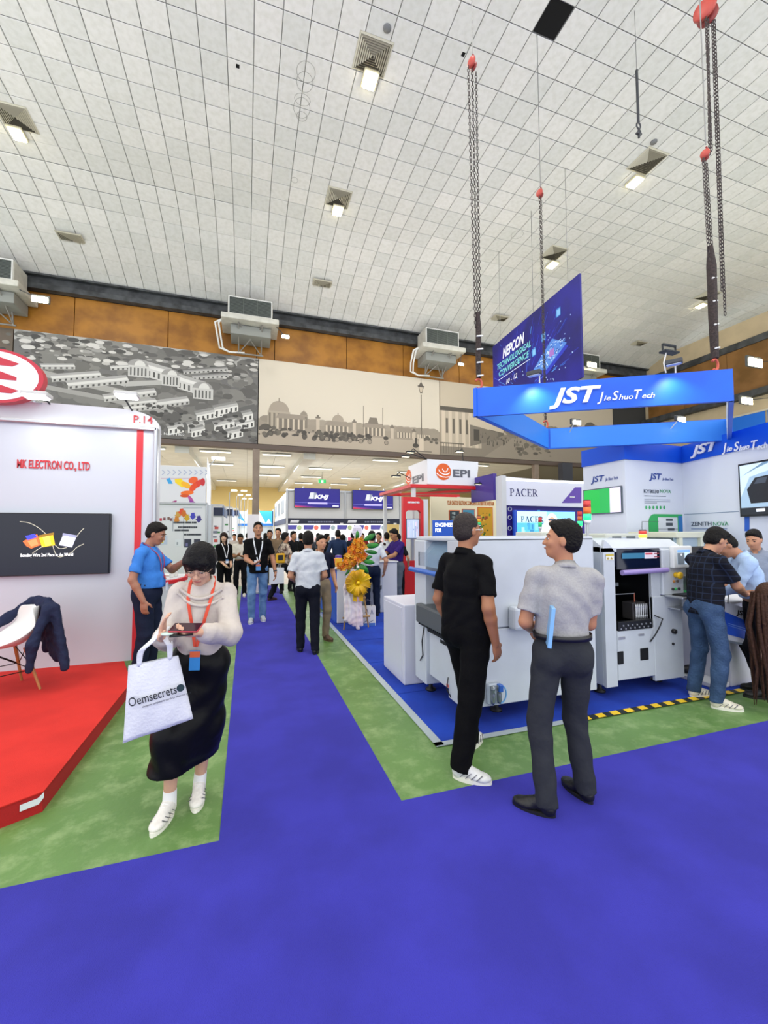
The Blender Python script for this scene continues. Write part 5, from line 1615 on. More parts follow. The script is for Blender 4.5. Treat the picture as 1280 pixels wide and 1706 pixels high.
# row of framed shell booths further down the left side
for k, (Yq, xa_, xb_, c_) in enumerate(((15.0, 347, 371, '#e6e6ea'), (18.6, 368, 386, '#dfe3ea'), (23.0, 382, 396, '#dfe3ea'))):
    A, B_ = ay(xa_, 870, Yq), ay(xb_, 870, Yq)
    t = thing('shell_booth', ('white shell booth with a navy fascia and pinned notes', 'white shell booth behind the one with pinned notes', 'farthest white shell booth of the left row')[k], 'booth', (A[0], Yq, 0))
    zf = ay(xa_, 858, Yq)[2]
    frame_box(t, A[0] - .6, B_[0], Yq, 0, zf - .05, mat('shell_' + c_, c_, .5))
    MB().bb((A[0] - .6, Yq - .05, zf - .02), (B_[0], Yq, zf + .25), .006).build('fascia', m_navy, t)
    MB().bb((B_[0], Yq - .05, zf - .02), (B_[0] + .04, Yq + 2.6, zf + .25), .006).build('fascia', mat('fascia_blue_' + str(k), '#5b6d96', .5), t)
    MB().bb((A[0] - .6, Yq - .04, zf + .3), (B_[0], Yq, zf + .36)).bb((B_[0] - .03, Yq, zf + .3), (B_[0] + .02, Yq + 2.6, zf + .36)).build('top_rail', m_alu, t)
    for j in range(7):
        x, z = rnd.uniform(A[0], B_[0] - .15), rnd.uniform(1.1, zf - .35)
        MB().bb((x, Yq - .012, z), (x + rnd.uniform(.05, .14), Yq - .005, z + rnd.uniform(.04, .1))).build('notice', mat('note_' + ('a', 'b', 'c')[j % 3], ('#7a8090', '#c0504a', '#4a8a5a')[j % 3], .6), t)
    for q_ in (0, 1):
        bx_ = B_[0] + .15 + .35 * q_
        MB().tube([(bx_, Yq + 1.6, 0), (bx_, Yq + 1.6, zf + .9), (bx_ + .12, Yq + 1.5, zf + 1.0)], .015, 6).build('lamp_pole', m_alu, t)
        MB().box((bx_ + .16, Yq + 1.5, zf + .98), (.22, .14, .06), ch=.02).build('lamp_head', mat('flood_glow3', '#fff6d8', .5, emit=2.5), t)
# two far blue-and-white booths flanking the post
for k, (xa_, xb_, Yq) in enumerate(((383, 412, 27.0), (431, 455, 27.0))):
    A, B_ = ay(xa_, 875, Yq), ay(xb_, 875, Yq); z0, z1 = ay(xa_, 876, Yq)[2], ay(xa_, 851, Yq)[2]
    t = thing('far_booth', 'far booth with a blue swoosh fascia, %s of the slim brown post' % ('left', 'right')[k], 'booth', (A[0], Yq, 0))
    MB().bb((A[0], Yq, z0), (B_[0], Yq + .1, z1)).build('fascia', mat('sky_blue', '#2c9cdc', .5), t)
    MB().bb((A[0], Yq + .4, 0), (B_[0], Yq + .5, z0 + .1)).build('back_wall', mat('pale_wall', '#dfe8ee', .6), t)
    MB().bb((A[0], Yq - .01, z0), (B_[0], Yq, z0 + .14)).build('strip', mat('deep_blue', '#1f6ab8', .5), t)
    p = Print((A[0], Yq - .015, z0 + .14), X, Z); W_ = B_[0] - A[0]; H_ = z1 - z0 - .14
    if k == 0: p.poly([(0, 0), (W_ * .95, 0), (W_ * .6, H_ * .35), (W_ * .2, H_ * .55), (0, H_ * .4)], '#e6f2f8'); p.poly([(W_ * .5, H_), (W_ * .95, 0), (W_, 0), (W_, H_)], '#eef6fa')
    else: p.poly([(0, H_), (0, H_ * .2), (W_ * .35, 0), (W_ * .5, 0)], '#eaf4fa'); p.poly([(W_ * .5, 0), (W_ * .9, 0), (W_ * .7, H_ * .4)], '#d8ecf6')
    p.build('print', t)
    for x in (A[0], B_[0]): MB().bb((x - .04, Yq, 0), (x + .04, Yq + .08, z1 + .1)).build('upright', m_alu, t)
t = thing('info_pillar', 'plain white rectangular pillar board standing behind the man in black polo', 'board', ay(422, 950, 11.8))
a, b = ay(412, 900, 11.8), ay(432, 857, 11.8)
MB().bb((a[0], 11.8, .02), (b[0], 11.95, b[2]), .012).build('panel', mat('pillar_white', '#e9e4e8', .5), t)
MB().bb((a[0] - .03, 11.77, 0), (b[0] + .03, 11.98, .05), .01).build('foot', m_alu, t)

# reception counter of the red and white booth with things on it
ct = thing('reception_counter', 'white curved reception counter with a red top edge', 'counter', (-1.05, 7.1, 0))
arc = [(-1.9, 6.55), (-1.25, 6.5), (-.98, 6.75), (-.90, 7.1), (-.94, 7.5), (-1.3, 7.75), (-1.9, 7.75)]
MB().prism(arc, (0, 0, 0), X, Y_, Z, .92).build('body', m_white, ct)
MB().prism([(x * 1.0 + (.04 if x > -1.85 else 0), y - (.03 if y < 7 else -.03)) for x, y in arc], (0, 0, .92), X, Y_, Z, .05).build('red_edge', m_redp, ct)
MB().prism([(x, y) for x, y in arc], (0, 0, .971), X, Y_, Z, .008).build('top', m_white, ct)
MB().tube([(-.905 + .0, 7.12 + .08 * math.cos(a), .62 + .08 * math.sin(a)) for a in np.linspace(0.6, 5.6, 14)], .016, 6).build('emblem', m_redp, ct)
for k, (x, y, r, h_, c_, nm, lb) in enumerate(((-1.15, 6.80, .022, .16, '#6fb7d8', 'bottle', 'slim blue bottle on the reception counter'), (-1.05, 6.90, .03, .11, '#ece8e0', 'cup', 'white paper cup on the reception counter'),
                                   (-1.20, 6.68, .045, .09, '#2a2426', 'tape_roll', 'dark round canister on the reception counter'), (-1.02, 7.1, .03, .10, '#e0dcd4', 'cup', 'second pale cup further back on the reception counter'))):
    pr = [(r * .8, 0), (r, .01), (r, h_ * .7), (r * (.4 if nm == 'bottle' else 1.08), h_), (r * .38 if nm == 'bottle' else r * .9, h_ + .012)]
    t = MB().lathe((x, y, .979), pr, 14).build(nm, mat('c_' + c_, c_, .3)); tag(t, lb, {'bottle': 'bottle', 'cup': 'cup', 'tape_roll': 'canister'}[nm])
t = thing('leaflet_stack', 'small stack of leaflets on the reception counter', 'paper', (-1.12, 7.25, .979))
for k in range(3): MB().box((-1.12 + .005 * k, 7.25, .982 + .006 * k), (.15, .21, .005), rz=.1 * k).build('leaflet', mat('leaf_' + str(k), ('#e8e4e0', '#d86a5a', '#e8ece8')[k], .5), t)

# ------------------------------------------------------------------ booth with the two purple screens
Yk = 19.5
def wk(px, py): return ay(px, py, Yk)
kb = thing('shell_booth', 'wide white shell booth with navy fascia under two purple screens', 'booth', (wk(570, 890)[0], Yk, 0))
xa, xb = wk(478, 870)[0], wk(667, 870)[0]
zf0, zf1, zt_ = wk(570, 873)[2], wk(570, 864)[2], wk(480, 815)[2]
MB().bb((xa, Yk + 2.6, 0), (xb, Yk + 2.65, zf1)).build('back_wall', m_white, kb)
MB().bb((xa, Yk, zf1), (xb, Yk + .05, zt_ - .1)).build('upper_wall', mat('upper_grey', '#dfe2e6', .5), kb)
MB().bb((xa, Yk - .04, zf0), (xb, Yk, zf1), .006).build('fascia', m_navy, kb)
for px in (478, 575, 667):
    x = wk(px, 880)[0]; MB().bb((x - .05, Yk - .06, 0 if px != 575 else zf1), (x + .05, Yk + .04, zt_), .01).build('upright', m_alu, kb)
MB().bb((xa, Yk - .05, zt_ - .1), (xb, Yk + .03, zt_), .01).build('top_rail', m_alu, kb)
MB().bb((xa - .05, Yk, 0), (xa, Yk + 8, zt_ - .15)).build('side_wall', mat('side_pale', '#cfd4da', .5), kb)
for k in range(3): MB().bb((xa - .07, Yk + 1 + 2.6 * k, zf1 + .3), (xa - .05, Yk + 2.4 + 2.6 * k, zt_ - .4)).build('side_print', mat('side_grey', '#9aa4b0', .5), kb)
MB().bb((xa - .08, Yk, zf0), (xa - .05, Yk + 8, zf1)).build('side_fascia', mat('side_fascia', '#3f4868', .5), kb)
for xo, s in ((.45, 'SUPPLIER'), (6.1, 'SUPPLIER')):
    pass
p = PxPrint((xa, Yk - .042, 0), X, Z)
for (x0, x1) in ((513, 555), (608, 648)):
    x = x0
    while x < x1:
        q = p.px(x, 870.5); w = rnd.uniform(.03, .1); p.rect(q[0], q[1], q[0] + w, q[1] + .06, '#8f97b8'); x += w * 33 + .8
for x0 in (483, 579):
    A, B_ = p.px(x0, 871), p.px(x0 + 16, 866.5); p.poly([A, (B_[0] - .05, A[1]), B_, (A[0] + .05, B_[1])], '#e6eaf4')
for x0 in (567, 656):
    A, B_ = p.px(x0, 875), p.px(x0 + 5, 868); p.rect(A[0], A[1] + .03, B_[0], A[1] + .11, '#f0f0f4')
p.build('fascia_print', kb)
p = PxPrint((xa, Yk + 2.59, 0), X, Z)
for k in range(6):
    x = 478 + k * 28; A, B_ = p.px(x, 882), p.px(x + 15, 875); p.poly([A, (B_[0], A[1]), (B_[0] + .08, B_[1]), (A[0], B_[1])], '#3a3580')
    q = p.px(x + 21, 879); p.disc(q[0], q[1], .12, ('#8a9a70', '#c85a4a', '#7a8a90')[k % 3])
    for j in range(3):
        A = p.px(x + 2 + 8 * j, 905); p.rect(A[0], A[1], A[0] + .2, A[1] + .32, rnd.choice(['#c8a0a0', '#40485a', '#d8b8a0', '#b04060', '#6a7a8a']))
p.build('poster_print', kb)
for k, qd in enumerate((((490, 813.5), (566, 816), (563, 847), (489, 844)), ((585.5, 817), (655, 820), (651, 849.5), (582, 847)))):
    A, B_ = wk(*qd[0]), wk(*qd[2]); x0, x1, z0, z1 = A[0], B_[0] + .05, B_[2], A[2]
    t = thing('led_screen', 'purple screen with silver lettering, %s of the two over the far booth' % ('left', 'right')[k], 'screen', ((x0 + x1) / 2, Yk, z0))
    MB().bb((x0, Yk - .25, z0), (x1, Yk - .10, z1), .01).build('cabinet', mat('screen_cab', '#15123a', .4), t)
    W_, H_ = x1 - x0 - .04, z1 - z0 - .04
    p = Print((x0 + .02, Yk - .252, z0 + .02), X, Z)
    p.rect(0, 0, W_, H_, '#180c78')
    for j in range(8): p.poly([(0, 0), (W_ * (.62 - .06 * j), 0), (0, H_ * (.16 - .018 * j))], ('#3a1a80', '#4a1c80', '#5e2080', '#74247c', '#8c2a74', '#a63068', '#c4384e', '#d84040')[j])
    p.rect(0, H_ * .24, W_, H_ * .25, '#8a8ae0'); p.rect(W_ * .28, H_ * .17, W_ * .72, H_ * .27, '#b0a8e8'); p.rect(W_ * .84, H_ * .05, W_ * .98, H_ * .11, '#e0e0f4')
    p.poly([(W_ * .30, H_ * .46), (W_ * .40, H_ * .46), (W_ * .42, H_ * .80), (W_ * .34, H_ * .80)], '#c8ccd4'); p.poly([(W_ * .40, H_ * .46), (W_ * .44, H_ * .46), (W_ * .48, H_ * .78), (W_ * .42, H_ * .80)], '#8a90a0')
    p.build('picture', t, emit=.75)
    text('KHJ', (x0 + W_ * .44, Yk - .257, z0 + H_ * .50), X, Z, mat('silver_glow', '#f0f2f6', .3, emit=.8), t, w=W_ * .32, h=H_ * .20, t=.002, shear=.25, bold=.04)
    MB().bb((x0 + .4, Yk - .12, z1 - .1), (x0 + .45, Yk + .0, z1 + .1)).bb((x1 - .45, Yk - .12, z1 - .1), (x1 - .4, Yk, z1 + .1)).build('bracket', m_alu, t)

# ------------------------------------------------------------------ white booth with orange emblem (three letters)
Ye = 10.0
E0 = V3((4.50, Ye, 2.90)); ZE0, ZE1 = 2.90, 3.56
ep = thing('booth_header', 'white two-sided header with an orange striped ball and grey letters', 'sign', (5.2, 10.5, ZE0))
xe1 = ay(797, 770, Ye)[0]
MB().prism([(0, 0), (xe1 - 4.5 - .08, 0), (xe1 - 4.5 + .0, (ZE1 - ZE0) * .75), (xe1 - 4.5, ZE1 - ZE0), (0, ZE1 - ZE0)], E0, X, Z, Y_, .10).build('front_face', mat('header_white', '#eceef2', .45), ep)
MB().bb((4.50, Ye + .1, ZE0), (4.60, Ye + 1.35, ZE1)).build('left_face', mat('header_white', '#eceef2', .45), ep)
m_org = mat('emblem_orange', '#e8641e', .4); m_gl = mat('letter_grey', '#5a5d66', .4)
def emblem(o, u, r, kx=1.0):
    n = np.cross(u, Z); P_ = Print(o - 0, u, Z)
    P_.eps = .001
    P_.disc(0, 0, r * kx, '#e8641e', r, n=24)
    for k in range(3):
        a0 = .1 + .34 * k
        pts = []
        for t in np.linspace(0, 1, 9):
            ang = math.radians(200 + 150 * t); pts.append((r * kx * (.1 + .0) + (r * (.25 + .36 * k)) * kx * math.cos(ang) * 1.5 + .12 * r, r * .55 + (r * (.55 + .32 * k)) * math.sin(ang)))
        pts = [(x, y) for x, y in pts if (x / kx) ** 2 + y ** 2 < (r * .98) ** 2]
        if len(pts) > 1: P_.line(pts, r * .11, '#ffffff')
    return P_
c1_ = ay(739, 786, Ye)
emblem(V3((c1_[0], Ye - .004, c1_[2])), X, .225).build('emblem', ep)
q = ay(755, 794, Ye); text('EPI', (q[0], Ye - .003, q[2]), X, Z, m_gl, ep, w=ay(783, 794, Ye)[0] - q[0], h=.20, t=.008, bold=.025)
c2_ = ax(681, 795, 4.5)
emblem(V3((4.496, c2_[1], c2_[2])), -Y_, .225, 1.0).build('emblem', ep)
q = ax(688, 806, 4.5); text('EPI', (4.497, q[1], q[2]), -Y_, Z, m_gl, ep, w=q[1] - ax(706, 803, 4.5)[1], h=.20, t=.008, bold=.025)
zr = 2.88
rf = thing('red_canopy', 'red open roof frame under the white header with the orange ball', 'canopy', (6, 11, zr))
xr1 = ay(836, 816, Ye)[0]
MB().bb((4.0, Ye - .05, zr - .09), (xr1, Ye + .12, zr), .006).build('beam', m_redp, rf)
MB().bb((4.0, Ye + .12, zr - .09), (4.25, Ye + 2.6, zr), .006).build('beam', m_redp, rf)
MB().bb((4.2, Ye + 2.4, zr - .09), (xr1, Ye + 2.6, zr), .006).build('beam', m_redp, rf)
MB().prism([(4.6, Ye + 2.3), (4.8, Ye + 2.5), (xr1, Ye + .5), (xr1, Ye + .12), (xr1 - .3, Ye + .12)], (0, 0, zr - .08), X, Y_, Z, .06).build('beam', m_redp, rf)
for x, y in ((4.12, Ye + .05), (4.12, Ye + 2.4), (xr1 - .06, Ye + .06), (xr1 - .06, Ye + 2.4)):
    MB().bb((x - .05, y - .05, 0), (x + .05, y + .05, zr - .08), .008).build('upright', m_white, rf)
for k, (px, py) in enumerate(((676, 760), (684, 753), (660, 793), (766, 752), (798, 806))):
    c = ay(px, py, Ye - .3)
    lb = ['black arm lamp left of the white header', 'black arm lamp above the left corner of the white header', 'lowest black arm lamp left of the white header', 'black arm lamp above the right half of the white header', 'black arm lamp under the right end of the white header'][k]
    t = thing('arm_lamp', lb, 'lamp', c)
    MB().box(c, (.22, .12, .04), ch=.01).build('head', mat('lamp_black', '#1c2226', .5), t)
    MB().box(c - (0, 0, .022), (.18, .09, .006)).build('lens', mat('flood_glow3', '#fff6d8', .5, emit=2.5), t)
    e = V3((max(4.5, c[0] + .3), Ye + .05, ZE1 if k in (0, 1, 3) else (ZE0 + .1 if k == 2 else zr)))
    if k == 2: e = V3((4.5, Ye + 1.2, ZE0 + .3))
    MB().tube([c, c + (.1, .05, .10), e], .012, 6).build('arm', mat('lamp_black', '#1c2226', .5), t)
# cream back wall with orange line of print and three pictures
cw = thing('picture_wall', 'cream back wall with an orange headline and three framed pictures', 'wall panel', (6, Ye + 2.3, 0))
Yc = Ye + 2.28
xc0, xc1 = ay(718, 860, Yc)[0], ay(832, 860, Yc)[0]
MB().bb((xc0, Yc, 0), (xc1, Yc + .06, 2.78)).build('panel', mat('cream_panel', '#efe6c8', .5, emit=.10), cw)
q = ay(745, 841, Yc)
text('YOUR ONE-STOP ELECTRONIC COMPONENTS DISTRIBUTOR IN VIETNAM', (q[0], Yc - .003, q[2]), X, Z, mat('head_orange', '#c8752e', .5), cw, w=ay(823, 836, Yc)[0] - q[0], h=.14, t=.004, bold=.03)
for k, (x0, y0, x1, y1) in enumerate(((748, 850, 766, 885), (770, 848, 791, 890), (796, 845, 821, 895))):
    A, B_ = ay(x0, y1, Yc), ay(x1, y0, Yc)
    MB().bb((A[0], Yc - .02, A[2]), (B_[0], Yc, B_[2]), .008).build('picture_frame', mat('frame_orange', '#d8682a', .5), cw)
    p = Print((A[0] + .03, Yc - .022, A[2] + .03), X, Z); W_, H_ = B_[0] - A[0] - .06, B_[2] - A[2] - .06
    p.rect(0, 0, W_, H_, ('#3a4450', '#4a9cc0', '#d8a020')[k])
    for j in range(22):
        x, y = rnd.random() * W_ * .8, rnd.random() * H_ * .85; p.rect(x, y, x + rnd.uniform(.03, .1), y + rnd.uniform(.03, .1), rnd.choice((['#20262c', '#b8c4c8', '#6a7a84'], ['#e8f4f8', '#2a6a90', '#101820'], ['#5a8a28', '#e8c840', '#a04a18', '#2a5a20'])[k]))
    p.build('picture', cw)
# red arch column with screen
rc = thing('arch_column', 'red booth column with white lettering and an arched opening', 'column', ay(690, 900, 9.4))
Yr = 9.4
x0, x1 = ay(672, 860, Yr)[0], ay(706, 860, Yr)[0]; z1 = ay(690, 828, Yr)[2]
zo = ay(690, 850, Yr)[2]; w_ = x1 - x0
arch = [(0, 0), (.07, 0), (.07, zo - .06), (.12, zo), (w_ - .12, zo), (w_ - .07, zo - .06), (w_ - .07, 0), (w_, 0), (w_, z1 - .1), (w_ - .12, z1), (0, z1)]
MB().prism(arch, (x0, Yr, 0), X, Z, Y_, .12).build('arch', m_redp, rc)
MB().bb((x1, Yr + .0, 0), (x1 + .12, Yr + 1.2, z1 - .05)).build('side_panel', m_white, rc)
q = ay(679, 838, Yr); text('oemsecrets', (q[0], Yr - .002, q[2]), X, Z, mat('letter_white', '#f6f8fb', .35), rc, w=ay(699, 838, Yr)[0] - q[0], h=.06, t=.003, bold=.03)
MB().bb((x0 + .07, Yr + .02, .0), (x1 - .07, Yr + .06, .95)).build('lower_panel', m_redp, rc)
ts = thing('display_screen', 'screen showing pale machinery inside the red arch', 'screen', ((x0 + x1) / 2, Yr, 1.4))
MB().bb((x0 + .09, Yr + .05, ay(690, 898, Yr)[2]), (x1 - .09, Yr + .09, ay(690, 864, Yr)[2]), .005).build('bezel', mat('bezel_grey', '#5a6470', .4), ts)
p = Print((x0 + .11, Yr + .048, ay(690, 898, Yr)[2] + .02), X, Z); W_ = w_ - .22; H_ = ay(690, 864, Yr)[2] - ay(690, 898, Yr)[2] - .04
p.rect(0, 0, W_, H_, '#b4c0d4')
for j in range(14): x = rnd.random() * W_ * .9; p.rect(x, .02, x + .02, H_ * rnd.uniform(.3, .95), rnd.choice(['#d8c8d8', '#90a0bc', '#c8d4e4']))
p.build('picture', ts, emit=.6)
MB().bb(((x0 + x1) / 2 - .03, Yr + .07, .9), ((x0 + x1) / 2 + .03, Yr + .12, ay(690, 898, Yr)[2])).build('stand', m_alu, ts)
es = thing('blue_poster_screen', 'blue screen reading ENGINEERED FOR behind the white machine', 'screen', ay(745, 880, 8.4))
A, B_ = ay(722, 896, 8.4), ay(764, 867, 8.4)
MB().bb((A[0], 8.4, A[2] - .25), (B_[0], 8.45, B_[2]), .006).build('panel', mat('poster_blue', '#1c50b0', .4, emit=.3), es)
text('ENGINEERED', (A[0] + .05, 8.397, B_[2] - .14), X, Z, mat('screen_white', '#ffffff', .4, emit=.8), es, w=B_[0] - A[0] - .02, h=.085, t=.002, bold=.03)
text('FOR', (A[0] + .05, 8.397, B_[2] - .26), X, Z, mat('screen_white', '#ffffff', .4, emit=.8), es, w=.15, h=.085, t=.002, bold=.03)
p = Print((A[0] + .03, 8.396, A[2] - .2), X, Z)
for j in range(12): p.disc(rnd.uniform(.05, .5), rnd.uniform(.03, .16), rnd.uniform(.02, .05), rnd.choice(['#3f80d8', '#0c2a70', '#6aa4e8']))
p.build('print', es)
MB().bb((A[0] + .2, 8.41, 0), (A[0] + .26, 8.44, A[2] - .25)).build('stand', m_alu, es)

# ------------------------------------------------------------------ purple booth
Yq = 9.0
pb = thing('purple_booth_wall', 'white and purple booth wall with a navy serif company name', 'wall panel', (7.4, Yq, 0))
x0, x1 = ay(838, 850, Yq)[0], ay(975, 850, Yq)[0]
z1, zh = ay(838, 795, Yq)[2], ay(843, 842, Yq)[2]
MB().prism([(0, 0), (x1 - x0, -.02), (x1 - x0, z1 - zh - .1), (0, z1 - zh)], (x0, Yq - .12, zh), X, Z, Y_, .14).build('header', mat('header_lilac', '#dfe0f0', .4, emit=.08), pb)
MB().bb((x0, Yq - .14, z1 - .10), (x1, Yq - .12, z1 - .04)).build('light_strip', mat('strip_white', '#ffffff', .4, emit=1.2), pb)
MB().bb((x0, Yq + .02, 0), (x1, Yq + .08, zh)).build('panel', mat('purple_wall', '#3d2d98', .5), pb)
MB().bb((x0 - .13, Yq - .16, 0), (x0, Yq + .1, z1 + .02)).build('edge_column', m_white, pb)
MB().bb((x0 - .20, Yq + .1, ay(825, 832, Yq)[2]), (x0 - .10, Yq + 1.2, z1 + .1)).build('side_header', mat('purple_side', '#44308c', .5), pb)
p = PxPrint((x0, Yq - .122, zh), X, Z)
p.pp([(936, 838), (958, 812), (969, 812), (969, 838)], '#6a4cb4'); p.build('header_print', pb)
# serif capitals: stems plus slab serifs
def serif_text(s, o, w, h, m, par, n=-Y_, italic=0):
    widths = {'P': .8, 'A': 1.0, 'C': .95, 'E': .85, 'R': 1.0}
    tot = sum(widths[c] for c in s) + .08 * (len(s) - 1); k = w / tot; x = 0; mb = MB(); o = V3(o)
    def bar(x0, y0, x1, y1): mb.prism([(x0, y0), (x1, y0), (x1, y1), (x0, y1)], o, X, Z, n, .004)
    def ply(P_): mb.prism(P_, o, X, Z, n, .004)
    th = .17 * k; hn = .07 * k; sf = .07 * h
    for c in s:
        cw = widths[c] * k
        if c in 'PRE':
            bar(x + .12 * k, 0, x + .12 * k + th, h); bar(x, 0, x + .42 * k, sf * .7); bar(x, h - sf * .7, x + .42 * k, h)
        if c in 'PR':
            pts = []
            for t in np.linspace(-90, 90, 9): pts.append((x + .42 * k + .30 * k * math.cos(math.radians(t)), h * .72 + h * .28 * math.sin(math.radians(t))))
            inn_ = [(x + .42 * k + .14 * k * math.cos(math.radians(t)), h * .72 + h * .22 * math.sin(math.radians(t))) for t in np.linspace(90, -90, 9)]
            ply([(x + .28 * k, h * .44)] + pts + [(x + .28 * k, h), (x + .28 * k, h * .94)] + inn_ + [(x + .28 * k, h * .50)])
        if c == 'R': ply([(x + .34 * k, h * .48), (x + .55 * k, h * .48), (x + 1.0 * k, 0), (x + .76 * k, 0)])
        if c == 'E':
            bar(x, 0, x + .78 * k, sf * .8); bar(x, h - sf * .8, x + .74 * k, h); bar(x + .2 * k, h * .48, x + .56 * k, h * .54)
            bar(x + .70 * k, 0, x + .78 * k, h * .24); bar(x + .68 * k, h * .78, x + .74 * k, h); bar(x + .52 * k, h * .40, x + .57 * k, h * .62)
        if c == 'A':
            ply([(x + .14 * k, 0), (x + .22 * k, 0), (x + .52 * k, h), (x + .44 * k, h)]); ply([(x + .40 * k, h), (x + .56 * k, h), (x + .90 * k, 0), (x + .68 * k, 0)])
            bar(x, 0, x + .32 * k, sf * .7); bar(x + .58 * k, 0, x + 1.0 * k, sf * .7); bar(x + .28 * k, h * .33, x + .70 * k, h * .39)
        if c == 'C':
            out = [(x + .50 * k + .50 * k * math.cos(math.radians(t)), h * .5 + h * .52 * math.sin(math.radians(t))) for t in np.linspace(48, 312, 17)]
            inn_ = [(x + .56 * k + .36 * k * math.cos(math.radians(t)), h * .5 + h * .45 * math.sin(math.radians(t))) for t in np.linspace(312, 48, 17)]
            ply(out + inn_); bar(x + .80 * k, h * .70, x + .87 * k, h * 1.0)
        x += cw + .08 * k
    return mb.build('lettering', m, par)
m_pn = mat('letter_indigo', '#2c2a6c', .4)
q = ay(850, 826, Yq - .13); q2 = ay(897, 826, Yq - .13)
serif_text('PACER', (q[0], Yq - .123, q[2]), q2[0] - q[0], .185, m_pn, pb)
q = ay(950, 829, Yq - .13)
text('Innovated', (q[0], Yq - .125, q[2]), X, Z, m_lit, pb, w=.16, h=.05, t=.002, bold=.03)
for py in (848, 862, 880):
    c = ay(850, py, Yq); MB().tube([(c[0] + .05 * math.cos(a), Yq + .01, c[2] + .05 * math.sin(a)) for a in np.linspace(0, 6.28, 14)], .012, 5).build('icon', m_lit, pb)
ps = thing('lightbox_screen', 'bright lightbox with a masked worker in white cleanroom clothing', 'screen', ay(910, 875, Yq - .2))
Yl = Yq - .2
A, B_ = ay(862, 897, Yl), ay(958, 853, Yl); A[2] -= .35
MB().bb((A[0] - .06, Yl, A[2]), (B_[0] + .02, Yl + .12, B_[2] + .03), .03).build('box', mat('lb_edge', '#2a5ad0', .4), ps)
p = PxPrint((A[0], Yl - .003, A[2]), X, Z); W_, H_ = B_[0] - A[0], B_[2] - A[2]
p.rect(0, 0, W_, H_, '#54b8dc')
for j in range(40):
    x, y = rnd.random() * W_ * .9, rnd.random() * H_ * .8; p.rect(x, y, x + rnd.uniform(.03, .12), y + rnd.uniform(.1, .3), rnd.choice(['#7fd0e8', '#3aa0cc', '#a8e0f0', '#2a84b8']))
p.rect(W_ * .5, 0, W_, H_, '#8ecdea'); p.rect(0, H_ * .72, W_ * .5, H_, '#bfe8f4')
cx_ = p.px(920, 868)
p.poly([(cx_[0] - .42, 0), (cx_[0] + .46, 0), (cx_[0] + .34, cx_[1] - .12), (cx_[0] + .16, cx_[1] + .02), (cx_[0] - .16, cx_[1] + .02), (cx_[0] - .34, cx_[1] - .12)], '#e4f2fa')
p.disc(cx_[0], cx_[1], .17, '#f0f8fc', .20); p.disc(cx_[0], cx_[1] + .02, .10, '#d8a88a', .08); p.rect(cx_[0] - .12, cx_[1] + .01, cx_[0] + .12, cx_[1] + .06, '#3a4a60'); p.poly([(cx_[0] - .10, cx_[1] - .02), (cx_[0] + .10, cx_[1] - .02), (cx_[0] + .06, cx_[1] - .13), (cx_[0] - .06, cx_[1] - .13)], '#cfe4f0')
p.build('picture', ps, emit=.8)
q = ay(868, 870, Yl)
serif_text('PACER', (q[0], Yl - .006, q[2]), ay(906, 870, Yl)[0] - q[0], .15, mat('letter_navy_lit', '#123a80', .4), ps)
MB().bb((A[0] + .3, Yl + .02, 0), (A[0] + .4, Yl + .1, A[2])).bb((B_[0] - .4, Yl + .02, 0), (B_[0] - .3, Yl + .1, A[2])).build('stand', m_alu, ps)
# steelwork behind the purple booth
t = MB().bb((ay(938, 800, 16.5)[0], 16.5, 0), (ay(955, 800, 16.5)[0], 16.8, 5.0)).build('column', mat('post_dark', '#3c3e48', .6)); tag(t, 'dark steel column behind the purple booth', 'column')

# ------------------------------------------------------------------ blue and white machine booth at the right
JP = [gz(972, 778, 3.0), gz(1040, 765, 3.0), gz(1137, 772, 3.0), gz(1280, 740, 3.0)]
JP = [V3((6.74, 7.0, 3.0)), V3((6.76, 6.0, 3.0)), V3((8.28, 6.02, 3.0)), JP[3]]
JP[3] = JP[2] + (JP[3] - JP[2]) * 1.6
JH = .34
jb = thing('machine_booth_wall', 'tall white folded booth wall with a blue top band and white company name', 'wall panel', (7.5, 6, 0))
m_jw = mat('booth_white_j', '#dfe4ef', .45); m_jb = mat('band_blue', '#0d55d8', .4)
prints = []
for k in range(3):
    a, b = JP[k], JP[k + 1]; u = unit(b - a); n = np.cross(u, Z); L = np.linalg.norm(b - a); o = V3((a[0], a[1], 0))
    MB().prism([(0, 0), (L, 0), (L, 3.0), (0, 3.0)], o, u, Z, -n, .08).build('panel', m_jw, jb)
    MB().prism([(-.02, 3.0), (L + .02, 3.0), (L + .02, 3.0 + JH), (-.02, 3.0 + JH)], o + n * .02, u, Z, -n, .10).build('blue_band', m_jb, jb)
    prints.append((o + n * .003, u, n, L))
o, u, n, L = prints[2]
p = PxPrint(o + n * .025, u, Z)
q = p.px(1152, 759); q2 = p.px(1192, 753)
text('JST', o + n * .026 + u * q[0] + Z * q[1], u, Z, m_lit, jb, w=p.px(1200, 750)[0] - q[0], h=.17, t=.02, shear=.28, bold=.03)
for s, x0, x1, hh in (('J', 1204, 1212, .15), ('ie', 1212, 1221, .09), ('S', 1224, 1233, .15), ('huo', 1233, 1250, .09), ('T', 1253, 1264, .15), ('ech', 1263, 1280, .09)):
    y = 753 - (x0 - 1204) * .07
    q = p.px(x0, y); text(s, o + n * .026 + u * q[0] + Z * q[1], u, Z, m_lit, jb, w=p.px(x1, y)[0] - q[0], h=hh, t=.01, shear=.25, bold=.01)
m_ji = mat('ink_blue', '#2c4a9c', .4); m_jg = mat('ink_slate', '#4a5568', .4); m_jgr = mat('ink_green', '#3f9c6a', .4)
